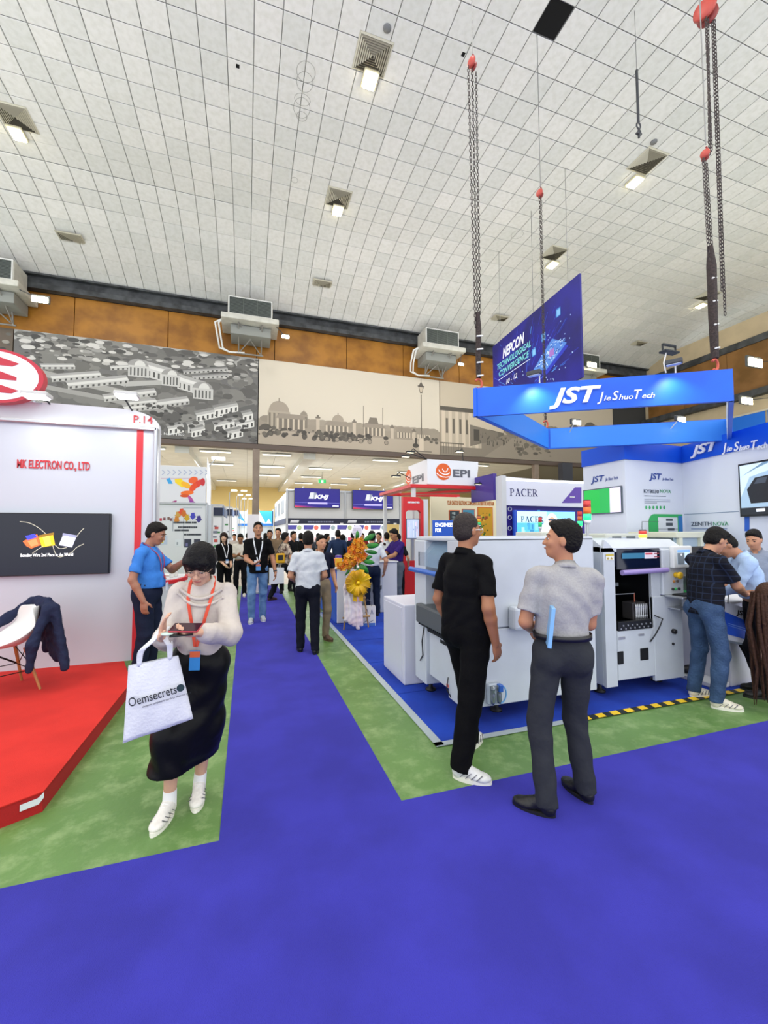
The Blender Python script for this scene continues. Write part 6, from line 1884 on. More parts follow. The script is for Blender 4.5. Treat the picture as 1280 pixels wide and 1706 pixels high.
def wtext(s, k, px, py, px1, h, m, **kw):
    o, u, n, L = prints[k]; P_ = PxPrint(o + n * .001, u, Z); q = P_.px(px, py)
    return text(s, o + n * .001 + u * q[0] + Z * q[1], u, Z, m, jb, w=P_.px(px1, py)[0] - q[0], h=h, t=.003, **kw)
wtext('JST', 0, 985, 804, 1008, .12, m_ji, shear=.2, bold=.02); wtext('Jie Shuo Tech', 0, 1009, 801, 1030, .06, m_ji, shear=.2)
wtext('JST', 1, 1082, 798, 1103, .12, m_ji, shear=.2, bold=.02); wtext('Jie Shuo Tech', 1, 1104, 800, 1122, .05, m_ji, shear=.2)
wtext('KY8030', 1, 1073, 821, 1098, .07, m_jg, bold=.01); wtext('NOVA', 1, 1100, 821, 1118, .07, m_jgr, bold=0)
wtext('ZENITH', 2, 1152, 876, 1186, .075, m_jg, bold=.01); wtext('NOVA', 2, 1189, 876, 1214, .075, m_jgr, bold=0)
o, u, n, L = prints[1]; p = PxPrint(o + n * .002, u, Z)
p.line([p.px(1074, 826), p.px(1110, 827)], .012, '#5a6474'); p.line([p.px(1074, 832), p.px(1117, 833)], .010, '#8a94a4'); p.line([p.px(1074, 835), p.px(1117, 836)], .010, '#8a94a4'); p.line([p.px(1074, 838), p.px(1095, 838)], .010, '#8a94a4')
for k in range(6): q = p.px(1077 + 6 * k, 845.5); p.disc(q[0], q[1], .026, '#3fae6a', .034)
q0, q1 = p.px(1082, 900), p.px(1137, 857)
r = .16; pts = [(q0[0], q0[1])] + [(q0[0], q1[1] - r)] + [(q0[0] + r - r * math.cos(a), q1[1] - r + r * math.sin(a)) for a in np.linspace(.2, math.pi / 2, 6)] + [(q1[0], q1[1]), (q1[0], q0[1])]
p.poly(pts, '#35b060'); q2 = p.px(1131, 880); p.rect(q2[0], q0[1], q1[0], q1[1] - .03, '#2a7ac0')
A, B_ = p.px(1098, 900), p.px(1129, 862); p.rect(A[0], A[1], B_[0], B_[1], '#e2e6ea'); p.rect(A[0], (A[1] + B_[1]) / 2 - .01, B_[0], (A[1] + B_[1]) / 2, '#8a909a')
for (a, b, c, d) in ((1110, 868, 1121, 864), (1110, 876, 1121, 871), (1113, 884, 1124, 880)): A, B_ = p.px(a, b), p.px(c, d); p.rect(A[0], A[1], B_[0], B_[1], '#4a525a')
p.line([p.px(1070, 884), p.px(1070, 869), p.px(1098, 869)], .008, '#50565e')
p.build('print', jb)
o, u, n, L = prints[2]; p = PxPrint(o + n * .002, u, Z)
p.line([p.px(1152, 881), p.px(1212, 881)], .012, '#4a70a8'); p.line([p.px(1140, 857), p.px(1232, 852)], .012, '#8fa0b8'); p.pp([(1241, 857), (1249, 857), (1249, 885), (1241, 885)], '#2a62c8'); p.build('print', jb)
# green-and-white screen on the left leaf
o, u, n, L = prints[0]; P_ = PxPrint(o + n * .03, u, Z); A, B_ = P_.px(974, 856), P_.px(1034, 811)
gs = thing('wall_screen', 'wall screen showing a green field with a white right third', 'screen', o + u * A[0] + Z * A[1])
MB().prism([(A[0] - .02, A[1] - .02), (B_[0] + .02, A[1] - .02), (B_[0] + .02, B_[1] + .02), (A[0] - .02, B_[1] + .02)], o + n * .028, u, Z, -n, .026).build('bezel', mat('bezel_grey', '#5a6470', .4), gs)
P_.rect(A[0], A[1], B_[0], B_[1], '#24b04c'); x_ = A[0] + (B_[0] - A[0]) * .72; P_.rect(A[0] + (B_[0] - A[0]) * .45, A[1], x_, B_[1], '#2aa854'); P_.rect(x_, A[1], B_[0], B_[1], '#dcd4ea'); P_.build('picture', gs, emit=.6)
o, u, n, L = prints[2]; P_ = PxPrint(o + n * .06, u, Z); A, B_ = P_.px(1236, 858), P_.px(1290, 772); ZB = P_.px(1236, 776)[1]
ts = thing('wall_screen', 'large black-framed screen showing a dark tray, cut by the right photo edge', 'screen', o + u * A[0] + Z * A[1])
MB().prism([(A[0] - .03, A[1] - .03), (B_[0] + .03, A[1] - .03), (B_[0] + .03, ZB + .03), (A[0] - .03, ZB + .03)], o + n * .058, u, Z, -n, .055).build('bezel', mat('bezel_black', '#0b0c10', .35), ts)
P_.rect(A[0], A[1], B_[0], ZB, '#9ab4c8')
h_ = ZB - A[1]; w_ = B_[0] - A[0]
P_.poly([(A[0], A[1] + h_ * .35), (A[0] + w_ * .3, A[1] + h_ * .75), (B_[0], A[1] + h_ * .85), (B_[0], ZB), (A[0], ZB)], '#c8d8e4'); P_.poly([(A[0] + w_ * .05, A[1] + h_ * .78), (A[0] + w_ * .5, A[1] + h_ * .9), (B_[0], ZB), (A[0] + w_ * .7, ZB)], '#6a88a0')
P_.poly([(A[0] + w_ * .2, A[1] + h_ * .5), (A[0] + w_ * .45, A[1] + h_ * .72), (B_[0], A[1] + h_ * .75), (B_[0], A[1] + h_ * .22), (A[0] + w_ * .3, A[1] + h_ * .22)], '#15171c'); P_.poly([(A[0] + w_ * .42, A[1] + h_ * .6), (A[0] + w_ * .52, A[1] + h_ * .7), (A[0] + w_ * .8, A[1] + h_ * .71), (A[0] + w_ * .75, A[1] + h_ * .6)], '#3c4450')
P_.rect(A[0], A[1], B_[0], A[1] + h_ * .14, '#1c2026'); P_.rect(A[0] + w_ * .45, A[1] + h_ * .05, A[0] + w_ * .7, A[1] + h_ * .11, '#e4e8ec')
P_.build('picture', ts, emit=.6)
# ------------------------------------------------------------------ machines
m_mw = mat('machine_white', '#c6ccd2', .38, 0, (5, .05)); m_mw2 = mat('machine_side', '#bcc4cc', .42, 0, (3, .06)); m_mb = mat('machine_black', '#08090b', .5); m_mg = mat('machine_grey', '#5a5f62', .5, .2)
m_glass = mat('smoked_glass', '#0e1830', .08, 0, alpha=.9); m_clear = mat('clear_hood', '#9fc0d8', .08, alpha=.35)
def foot(mb, x, y, z=.0):
    mb.lathe((x, y, z + .009), [(.055, 0), (.055, .015), (.022, .03), (.022, .10), (.03, .115), (.03, .14)], 14)
M1X, M1Y = 1.72, 3.17
m1 = thing('placement_machine', 'white electronics machine seen from its long blank side, behind the two talking men', 'machine', (2.4, 3.6, 0))
# long shell with a port cut-out
MB().bb((M1X + .02, M1Y, .16), (3.15, M1Y + .03, .805), .006).build('lower_side_panel', m_mw, m1)
MB().bb((M1X + .02, M1Y, .815), (3.15, M1Y + .03, 1.585), .006).build('upper_side_panel', m_mw, m1)
MB().bb((M1X + .30, M1Y + .03, .16), (3.13, 4.16, 1.56), .01).build('shell', m_mw2, m1)
MB().bb((M1X + .02, M1Y + .03, .16), (M1X + .30, M1Y + .28, 1.57), .01).build('near_column', m_mw, m1)
MB().bb((M1X, 3.90, .12), (M1X + .30, 4.18, 1.56), .01).build('far_column', m_mw, m1)
MB().bb((M1X + .04, M1Y + .28, .22), (M1X + .12, 3.90, .70), .008).build('front_panel', m_mw, m1)
MB().bb((M1X + .02, M1Y + .0, 1.56), (3.15, 4.18, 1.60), .012).build('top_cover', m_mw, m1)
MB().prism([(.0, 1.30), (.0, 1.44), (.10, 1.56), (.30, 1.57), (.30, 1.52), (.12, 1.51), (.03, 1.42), (.03, 1.30)], (M1X, M1Y + .28, 0), X, Z, Y_, .62).build('hood', m_clear, m1)
MB().tube([(M1X - .03, 4.22, 1.25), (M1X - .03, M1Y + .2, 1.25)], .026, 12).build('handle_bar', mat('bar_blue', '#2f62b8', .35), m1)
MB().bb((M1X + .29, M1Y + .28, .70), (M1X + .295, 3.90, 1.52)).build('chamber_back', mat('chamber_blue', '#7a98b0', .4), m1)
MB().bb((M1X + .08, M1Y + .30, .93), (M1X + .28, 3.86, 1.16), .01).build('feeder_block', m_mb, m1)
MB().bb((M1X - .06, 3.40, .73), (M1X + .20, 4.02, .92), .02).build('cutter_box', m_mg, m1)
MB().bb((M1X + .0, M1Y + .28, .66), (M1X + .2, 3.86, .72), .006).build('feeder_rail', m_mb, m1)
fd = MB()
for k in range(14): fd.bb((M1X - .02, M1Y + .30 + .042 * k, .70), (M1X + .1, M1Y + .318 + .042 * k, .745))
fd.build('feeder_slots', mat('slot_dark', '#15171a', .4), m1, kind='stuff')
MB().tube([(M1X - .0, 3.93, .70), (M1X - .03, 3.92, .55), (M1X - .01, 3.95, .40), (M1X - .01, 4.02, .33)], .006, 6).build('cable', mat('cable_black', '#15161a', .5), m1)
MB().tube([(M1X + .02, 3.45, .34), (M1X - .01, 3.42, .25), (M1X + .02, 3.40, .18)], .005, 6).build('cable', mat('cable_black', '#15161a', .5), m1)
# conveyor port
MB().bb((2.18, M1Y - .11, .80), (2.58, M1Y + .0, 1.0), .028).build('port_housing', m_mw, m1)
MB().bb((2.28, M1Y - .118, .835), (2.52, M1Y - .10, .94), .01).build('port_opening', m_mb, m1)
MB().bb((2.33, M1Y - .124, .88), (2.37, M1Y - .11, .92)).bb((2.30, M1Y - .124, .845), (2.50, M1Y - .112, .86)).bb((2.36, M1Y - .124, .895), (2.50, M1Y - .112, .903)).build('conveyor', m_alu, m1)
# air filter regulator
f = MB()
MB().bb((1.95, M1Y - .05, .19), (2.08, M1Y - .005, .36), .01).build('recess_plate', mat('recess_grey', '#aab4be', .4), m1)
for k, x in enumerate((1.985, 2.045)):
    MB().lathe((x, M1Y - .06, .20), [(.010, 0), (.020, .02), (.020, .08), (.013, .10), (.018, .11), (.018, .15)], 12).build('filter_bowl', mat('bowl_steel', '#8f989c', .25, .7), m1)
MB().bb((2.03, M1Y - .09, .30), (2.07, M1Y - .04, .36), .005).build('regulator_block', mat('bar_blue', '#2f62b8', .35), m1)
MB().tube([(2.06 + .06 * math.sin(a), M1Y - .05, .27 + .075 * math.cos(a)) for a in np.linspace(0, math.pi, 12)], .006, 6).build('hose', mat('hose_blue', '#5aa0d8', .3), m1)
MB().bb((M1X + .045, 3.52, .60), (M1X + .035, 3.64, .63)).build('name_plate', m_mb, m1)
MB().bb((M1X + .035, 3.40, .235), (M1X + .045, 3.52, .26)).build('warning_label', mat('label_red', '#c05048', .5), m1)
f = MB(); foot(f, M1X + .12, 4.05); f.build('foot', m_mb, m1)
for x, y in ((3.0, 3.4), (2.2, 3.4), (3.0, 4.0)):
    f = MB(); foot(f, x, y); f.build('foot', m_mb, m1)
for x, z in ((1.95, .86), (1.99, .83), (3.02, .3), (3.02, .9), (2.42, 1.05)):
    MB().lathe((x, M1Y - .006, z), [(.007, 0), (.007, .004)], 8, (0, -1, 0)).build('screw', m_mg, m1)
t = thing('side_cabinet', 'low white cabinet standing beyond the far end of the near machine', 'cabinet', (1.75, 4.6, 0))
MB().bb((1.62, 4.24, .01), (2.2, 4.95, .86), .012).build('body', mat('cab_white', '#cccdd8', .4), t)
MB().bb((1.612, 4.30, .06), (1.622, 4.9, .82)).build('door', mat('cab_white', '#cccdd8', .4), t)
# second machine, seen from its open front
F2 = 3.26
m2 = thing('placement_machine', 'white electronics machine with an open dark front, lilac bar and small touch screen', 'machine', (3.9, 3.7, 0))
MB().prism([(0, 0), (.14, 0), (.14, 1.33), (.08, 1.40), (.02, 1.44), (0, 1.36)], (3.36, F2, .12), X, Z, Y_, .03).build('left_front_panel', m_mw, m2)
MB().bb((3.36, F2 + .03, .12), (3.51, 4.3, 1.50), .01).build('left_column', m_mw2, m2)
MB().prism([(F2 + .0, 1.48), (F2 + .12, 1.56), (4.3, 1.56), (4.3, 1.44), (F2, 1.44)], (3.36, 0, 0), Y_, Z, X, 1.06).build('top_hood', m_mw, m2)
MB().bb((3.42, 3.36, .18), (4.40, 4.3, .62), .01).build('lower_body', m_mw2, m2)
MB().bb((3.40, 4.1, .6), (4.42, 4.3, 1.46)).build('rear_body', m_mb, m2)
MB().bb((3.51, F2 + .0, .17), (4.00, F2 + .04, .655), .006).build('lower_front_panel', m_mw, m2)
MB().bb((4.00, F2 + .0, .11), (4.41, F2 + .04, .97), .006).build('right_front_panel', m_mw, m2)
MB().bb((4.08, F2 + .03, .16), (4.42, 4.3, 1.44), .01).build('right_column', m_mw2, m2)
MB().bb((4.00, F2 + .01, .66), (4.12, F2 + .05, 1.24), .006).build('door_jamb', m_mw, m2)
MB().bb((4.12, F2 - .02, .98), (4.42, F2 + .03, 1.46), .01).build('control_panel', m_mw, m2)
MB().bb((4.22, F2 - .07, 1.26), (4.49, F2 - .02, 1.49), .012).build('monitor', mat('monitor_cream', '#e2e4e2', .4), m2)
scr = Print((4.27, F2 - .072, 1.30), X, Z); scr.rect(0, 0, .18, .15, '#c4dcf4'); scr.rect(.0, .0, .10, .12, '#5f6870'); scr.rect(.0, .125, .18, .15, '#6fa0e0'); scr.disc(.055, .10, .012, '#d0d4d8'); scr.build('monitor_picture', m2, emit=.6)
MB().bb((3.53, F2 - .006, 1.26), (4.11, F2 + .02, 1.47), .006).build('window', m_glass, m2)
pr = Print((3.53, F2 - .010, 1.26), X, Z); pr.rect(.06, .11, .36, .165, '#2f7898'); pr.rect(.36, .105, .53, .17, '#e8dce4'); pr.rect(.37, .145, .47, .163, '#d04858'); pr.rect(.49, .115, .56, .125, '#902838'); pr.rect(.49, .15, .56, .16, '#902838'); pr.build('window_label', m2)
MB().tube([(3.55, F2 - .04, 1.235), (4.16, F2 - .04, 1.245)], .026, 14).build('handle_bar', mat('bar_lilac', '#9a88c0', .35), m2)
MB().bb((3.50, F2 + .02, .655), (3.52, 4.1, 1.26)).build('chamber_side', m_mb, m2); MB().bb((4.06, F2 + .05, .655), (4.08, 4.1, 1.24)).build('chamber_side', m_mb, m2)
MB().bb((3.52, F2 + .05, .60), (4.06, 4.1, .66)).build('chamber_floor', mat('chamber_dark', '#14120f', .5), m2)
# gantry, rails and nozzles inside
MB().bb((3.54, 3.72, 1.02), (4.05, 3.80, 1.06), .005).build('gantry', mat('gantry_pale', '#c8d4d8', .3), m2)
MB().tube([(3.53, 3.45, .985), (3.93, 3.42, .985)], .006, 6).build('rail', m_alu, m2)
MB().tube([(3.93, 3.42, .70), (3.93, 3.42, .99)], .008, 6).build('rail', mat('copper', '#a8604a', .4, .5), m2)
hd_ = MB().bb((3.84, 3.36, .72), (4.02, 3.5, .90), .008).build('placement_head', mat('head_grey', '#3c3a3a', .4), m2)
for k in range(7):
    MB().lathe((3.86 + .025 * k, 3.345, .72), [(.006, 0), (.008, .05), (.004, .055), (.01, .14), (.006, .17)], 8).build('nozzle', m_alu, m2)
fdb = MB().bb((3.52, F2 - .01, .655), (3.97, F2 + .04, .745), .004).build('feeder_bank', mat('slot_dark', '#15171a', .4), m2)
for k in range(14):
    MB().bb((3.54 + k * .03, F2 - .018, .67 + .03 * (k % 2)), (3.552 + k * .03, F2 - .008, .685 + .03 * (k % 2))).build('feeder_latch', m_alu, m2)
MB().tube([(4.0, F2 - .01, .78), (4.06, F2 - .05, .75), (4.02, F2 - .05, .68), (3.97, F2 - .04, .60), (3.93, F2 - .01, .52)], .007, 6).build('cable', mat('cable_black', '#15161a', .5), m2)
for x0, x1, z0, z1, nm in ((3.51, 3.58, .33, .455, 'vent_slot'), (3.80, 3.91, .34, .46, 'vent_slot'), (3.52, 3.61, .57, .60, 'handle'), (3.78, 3.86, .585, .61, 'handle')):
    MB().bb((x0, F2 - .006, z0), (x1, F2 + .01, z1), .004).build(nm, m_mb if nm == 'vent_slot' else m_alu, m2)
MB().bb((3.352, 3.5, .30), (3.362, 3.8, .48), .004).build('vent_slot', m_mb, m2)
lbp = Print((3.39, F2 - .003, 1.36), X, Z); lbp.rect(0, 0, .10, .06, '#e8e6d8'); lbp.rect(0, .042, .10, .06, '#c8b040'); lbp.poly([(.01, .008), (.04, .008), (.025, .034)], '#a89040'); lbp.poly([(.055, .008), (.085, .008), (.07, .034)], '#a89040'); lbp.build('warning_label', m2)
e = MB().lathe((4.30, F2 - .02, 1.185), [(.03, 0), (.03, .012), (.024, .02), (.036, .04), (.036, .06), (.02, .066)], 16, (0, -1, 0)).build('emergency_button', mat('estop_yellow', '#f0c020', .35), m2)
for k, (x, z, c_) in enumerate(((4.27, 1.12, '#c8843a'), (4.32, 1.12, '#6a5a4a'), (4.29, 1.04, '#48d070'), (4.34, 1.04, '#3a3c40'), (4.25, 1.04, '#3a3c40'))):
    MB().lathe((x, F2 - .02, z), [(.014, 0), (.014, .012), (.008, .016)], 12, (0, -1, 0)).build('button', mat('btn_' + c_, c_, .35), m2)
MB().bb((4.15, F2 - .20, .965), (4.52, F2 + .0, .985), .004).build('keyboard_shelf', m_alu, m2)
kb_ = thing('keyboard', 'thin dark keyboard on the shelf of the second machine', 'keyboard', (4.35, F2 - .11, .985))
MB().bb((4.20, F2 - .18, .986), (4.50, F2 - .05, .998), .003).build('case', m_mb, kb_)
kys = MB()
for i in range(12):
    for j in range(4): kys.bb((4.21 + i * .024, F2 - .172 + j * .029, .998), (4.23 + i * .024, F2 - .148 + j * .029, 1.002))
kys.build('keys', mat('key_grey', '#30343a', .5), kb_, kind='stuff')
MB().bb((4.20, F2 - .13, .84), (4.50, F2, .855), .004).build('lower_shelf', m_alu, m2)
ms_ = MB().ell((4.44, F2 - .06, .874), (.055, .04, .02)).build('mouse', m_mb); tag(ms_, 'black mouse on the lower shelf of the second machine', 'mouse')
MB().lathe((4.26, F2 - .002, .60), [(.025, 0), (.025, .03), (.015, .035)], 14, (0, -1, 0)).build('power_switch', mat('switch_black', '#181412', .4), m2)
MB().lathe((4.25, F2 - .002, .47), [(.013, 0), (.013, .012)], 10, (0, -1, 0)).build('socket', m_mb, m2)
for x, y in ((3.46, 3.45), (4.3, 3.5), (4.3, 4.2), (3.46, 4.2)):
    f = MB(); foot(f, x, y, 0); f.build('foot', m_mb, m2)
# equipment behind and right of it
t = thing('long_enclosure', 'long cream machine enclosure with windows behind the crouched group', 'machine', (6.4, 4.7, 0))
m_cr = mat('machine_cream', '#dfe0c8', .45)
Yz = 4.9
xa, xb = ay(1128, 900, Yz)[0], 7.7
zt2, zt1 = ay(1160, 886, Yz)[2], ay(1160, 896, Yz)[2]; zw0 = ay(1160, 917, Yz)[2]
MB().bb((xa, Yz, zt1), (xb, Yz + .9, zt2 + .0), .01).build('top_cap', m_cr, t)
MB().bb((xa, Yz + .04, zw0 - .06), (xb, Yz + .07, zw0)).build('sill', m_cr, t)
MB().bb((xa, Yz - .02, .15), (xb, Yz + .9, zw0 - .06), .012).build('body', m_mw, t)
for px in (1135, 1170, 1237, 1252):
    x = ay(px, 900, Yz)[0]; MB().bb((x - .03, Yz + .0, zw0), (x + .04, Yz + .06, zt1)).build('mullion', m_cr, t)
MB().bb((xa, Yz + .05, zw0), (xb, Yz + .06, zt1)).build('pane', mat('pane_pale', '#b8d0dc', .1, alpha=.5), t)
MB().bb((xa, Yz + .85, zw0), (xb, Yz + .88, zt1)).build('inner_back', mat('inner_pale', '#9fb8b4', .5), t)
for x, y in ((xa + .2, Yz + .2), (xb - .4, Yz + .2), (xa + .2, Yz + .8)):
    f = MB(); foot(f, x, y); f.build('foot', m_mb, t)
t = thing('white_machine', 'plain white machine body right of the touch screen, behind the man in dark plaid', 'machine', (5.0, 3.9, 0))
MB().bb((4.62, 3.75, .30), (5.9, 4.6, 1.36), .03).build('body', m_mw, t)
MB().bb((4.62, 3.72, 1.05), (5.9, 3.76, 1.10)).build('trim', m_mw2, t)
for x, y in ((4.8, 3.9), (5.7, 3.9), (5.7, 4.4)):
    MB().lathe((x, y, .008), [(.06, 0), (.06, .02), (.02, .05), (.02, .30)], 12).build('foot', m_mb, t)
t = thing('black_monitor', 'black monitor facing away between the two men at the right', 'monitor', (5.35, 3.5, 1.36))
MB().box((5.20, 3.62, 1.20), (.46, .05, .52), rz=.1, ch=.012).build('panel', m_mb, t)
MB().bb((5.17, 3.63, .93), (5.23, 3.72, 1.2)).build('stand', m_mb, t)
MB().bb((5.02, 3.52, .905), (5.34, 3.73, .93), .006).build('stand_base', mat('estand_green', '#2f9a50', .5), t)
t = thing('demo_counter', 'white demonstration counter behind the man in dark plaid', 'counter', (5.1, 3.3, 0))
MB().bb((4.86, 3.10, .01), (5.52, 3.70, .88), .008).build('body', mat('cab_white', '#cccdd8', .4), t)
MB().bb((4.82, 3.06, .88), (5.6, 3.74, .905), .006).build('top', m_white, t)
t = thing('platform_step', 'flat white base plate on the blue carpet beside the second machine', 'base', (4.75, 3.35, 0))
MB().bb((4.62, 3.10, .01), (4.84, 3.7, .06), .008).build('plate', m_white, t)
MB().ell((4.74, 3.45, .10), (.10, .06, .045)).build('pedal', m_mb, t)
# machines in a second row behind the near machine: tops and signal towers
for k, (px0, px1, pyt, Yv) in enumerate(((903, 944, 886, 5.6), (1010, 1078, 889, 5.2))):
    A, B_ = ay(px0, pyt, Yv), ay(px1, pyt, Yv)
    t = thing('rear_machine', ('cream machine top showing behind the grey-shirted man', 'pale machine with dark vents behind the second machine')[k], 'machine', ((A[0] + B_[0]) / 2, Yv + .4, 0))
    MB().bb((A[0], Yv, .02), (B_[0], Yv + .7, A[2]), .02).build('body', mat('machine_putty', '#d8dacb', .45), t)
    MB().bb((A[0] + .05, Yv - .005, 1.2), (B_[0] - .05, Yv, A[2] - .06)).build('access_panel', m_mw2, t)
    for j in range(2): MB().bb((A[0] + .12 + .3 * j, Yv - .012, A[2] - .085), (A[0] + .30 + .3 * j, Yv - .004, A[2] - .045)).build('vent_slot', mat('vent_dk', '#5a6468', .5), t)
def tower(px, py_top, py_bot, Yv, cols, label, r=.03, zf=None):
    A = ay(px, py_top, Yv); B_ = ay(px, py_bot, Yv); t = thing('signal_tower', label, 'signal light', (A[0], Yv, 0))
    h_ = (A[2] - B_[2]) / len(cols)
    MB().tube([(A[0], Yv, zf if zf is not None else .01), (A[0], Yv, B_[2])], .018, 8).build('pole', m_alu, t)
    for k, c in enumerate(cols):
        lit = c in ('#20e070', '#ffe030')
        MB().lathe((A[0], Yv, A[2] - h_ * (k + 1) + .003), [(r, 0), (r, h_ - .006)], 14).build('lens', mat('tower_' + c + str(lit), c, .3, emit=2.2 if lit else .12), t)
    MB().lathe((A[0], Yv, A[2]), [(r, 0), (r * .8, .012)], 14).build('cap', mat('cap_black', '#202428', .4), t)
    MB().lathe((A[0], Yv, B_[2] - .05), [(r * .7, 0), (r, .05)], 14).build('base', m_white, t)
tower(978, 834, 867, 4.6, ('#c83a38', '#e06a2a', '#20e070'), 'tall signal tower with red, orange and glowing green lenses', .05)
tower(966, 852, 876, 5.4, ('#c83a38', '#c8622a', '#20e070'), 'shorter signal tower left of the tall one, green lens glowing', .035)
tower(1071, 884, 896, 3.6, ('#d84030', '#ffe030'), 'small red and yellow signal light on the second machine', .04, 1.57)
tower(900, 862, 878, 6.8, ('#c83a38', '#3ac878'), 'thin signal tower in front of the cleanroom lightbox', .035)
tower(948, 864, 882, 6.8, ('#c83a38', '#c8622a', '#3ac878'), 'thin signal tower right of the cleanroom lightbox', .035)
tower(798, 860, 875, 7.6, ('#c86a3a', '#e0b030', '#3ac878'), 'thin signal tower beside the framed picture wall', .045)

# ------------------------------------------------------------------ blue counter, flower stand, cabinet
t = thing('blue_counter', 'blue and white counter at the corner of the blue carpet', 'counter', (1.6, 8.2, 0))
MB().bb((1.54, 7.47, .01), (1.56, 9.4, .96)).build('blue_side', mat('counter_blue', '#1c50c0', .45), t)
MB().bb((1.56, 7.45, .01), (2.0, 9.4, .98), .01).build('body', m_white, t)
MB().bb((1.50, 7.42, .98), (2.04, 9.42, 1.01), .008).build('top', m_white, t)
for k, (x, y, s_, c_, lb) in enumerate(((1.62, 7.6, (.12, .1, .16), '#e8b030', 'yellow sample box at the near end of the blue counter'), (1.66, 7.8, (.10, .1, .20), '#5a3a9a', 'purple leaflet box on the blue counter'),
                                   (1.85, 7.5, (.16, .12, .05), '#f0f0f0', 'flat white box on the blue counter'), (1.65, 8.1, (.12, .1, .12), '#d84a3a', 'small red box on the blue counter'), (1.84, 7.95, (.14, .12, .10), '#8a9ab0', 'grey-blue box on the blue counter'))):
    b = thing('sample_box', lb, 'box', (x, y, 1.01))
    MB().box((x, y, 1.011 + s_[2] / 2), s_, rz=.2 * k, ch=.006).build('carton', mat('box_' + c_, c_, .5), b)
    MB().box((x, y, 1.011 + s_[2] + .001), (s_[0] * .2, s_[1] * .98, .002), rz=.2 * k).build('tape_strip', mat('tape_white', '#e0e2e6', .4), b)
t = thing('white_cabinet', 'white lockable cabinet beside the man in the purple polo', 'cabinet', (2.75, 8.3, 0))
MB().bb((2.30, 8.18, .01), (2.98, 8.75, 1.02), .01).build('body', m_white, t)
MB().bb((2.32, 8.165, .06), (2.66, 8.18, .90), .004).build('door', m_white2, t)
MB().bb((2.61, 8.15, .48), (2.63, 8.168, .56)).build('handle', m_mb, t)
MB().bb((2.28, 8.15, 1.02), (3.0, 8.78, 1.045), .006).build('top', m_white, t)
# easel flower stand
fs0 = V3((1.78, 6.98, 0))
es = thing('easel', 'wooden easel with two cross slats carrying the orange flowers', 'easel', fs0 + (0, 0, .008))
m_bam = mat('easel_wood', '#b08a58', .6, 0, (12, .2))
for a, b in (((-.20, 0, 0), (-.03, .06, 1.5)), ((.24, .03, 0), (.03, .06, 1.5)), ((.05, .35, 0), (0, .07, 1.4))):
    MB().tube([fs0 + V3(a) + (0, 0, .008), fs0 + V3(b)], .014, 7).build('leg', m_bam, es)
for z, w in ((.52, .15), (.20, .22)):
    MB().box(fs0 + (.02, .0, z), (w * 2.2, .03, .03), ch=.004).build('slat', m_bam, es)
cl_ = thing('pink_cloth', 'pale pink and white cloth draped down the front of the easel', 'cloth', fs0 + (-.12, -.05, .1))
J = Field(); J0 = V3(cl_.location)
for k in range(5):
    x = -.20 + .062 * k
    J.u(_rc(fs0 + (x * .5 + .0, -.04, 1.0) - J0, fs0 + (x, -.07 - .015 * (k % 2), .72) - J0, .022, .03), .02)
    J.u(_rc(fs0 + (x, -.07 - .015 * (k % 2), .72) - J0, fs0 + (x * 1.05 + .03, -.09 - .02 * (k % 2), .04 + .05 * abs(k - 3)) - J0, .03, .036), .022)
J.fold = (.006, 30, 2)
link_mesh('drape', J.mesh('drape', .012), mat('cloth_pink', '#ecd2d2', .6, 0, (3, .12, '#f6f0ee')), cl_)
MB().box(fs0 + (.0, -.13, .55), (.11, .02, .12), ch=.008).build('knot', mat('cloth_pink2', '#f0c4c8', .6), cl_)
bo_ = thing('ribbon_bow', 'large pleated yellow ribbon rosette on the flower stand', 'bow', fs0 + (0, -.1, .80))
bc = fs0 + (.0, -.12, .80)
m_yel = mat('ribbon_yellow', '#ffd416', .35, 0, (4, .15, '#f5b60a'))
for k in range(16):
    a0 = math.radians(-80 + 22.5 * k); L = .205 + .02 * (k % 2); mbq = MB(); vs = []
    for i in range(7):
        rr_ = .02 + (L - .02) * i / 6
        for j in range(7):
            w = (.010 + .034 * i / 6) * (j - 3) / 3
            dz = .030 * math.cos(j * math.pi) * (i / 6) + .05 * math.sin(i / 6 * 2.6)
            dz += .035 * (k % 2) * i / 6
            vs.append(bc + X * (rr_ * math.cos(a0) - w * math.sin(a0)) + Z * (rr_ * math.sin(a0) + w * math.cos(a0)) - Y_ * (dz + .02))
    fs = [(i * 7 + j, i * 7 + j + 1, (i + 1) * 7 + j + 1, (i + 1) * 7 + j) for i in range(6) for j in range(6)]
    o = mbq.add(vs, fs, True).build('pleat', m_yel, bo_); md = o.modifiers.new('t', 'SOLIDIFY'); md.thickness = .004
MB().ell(bc - Y_ * .06, (.035, .03, .03)).build('centre_knot', m_yel, bo_)
for dx in (-.05, .06):
    o = MB().add([bc + (dx - .03, -.02, -.1), bc + (dx + .03, -.02, -.1), bc + (dx + .04, -.03, -.32), bc + (dx - .03, -.03, -.30)], [(0, 1, 2, 3)]).build('tail', m_yel, bo_); md = o.modifiers.new('t', 'SOLIDIFY'); md.thickness = .004
fb = thing('flower_bouquet', 'upright bouquet of orange orchids with broad green leaves', 'flowers', fs0 + (0, -.05, 1.1))
rf_ = random.Random(5)
m_or = [mat('petal_' + c, c, .5, 0, (20, .2)) for c in ('#e8860e', '#f2a21a', '#d8620c', '#f4b838')]
pm = []
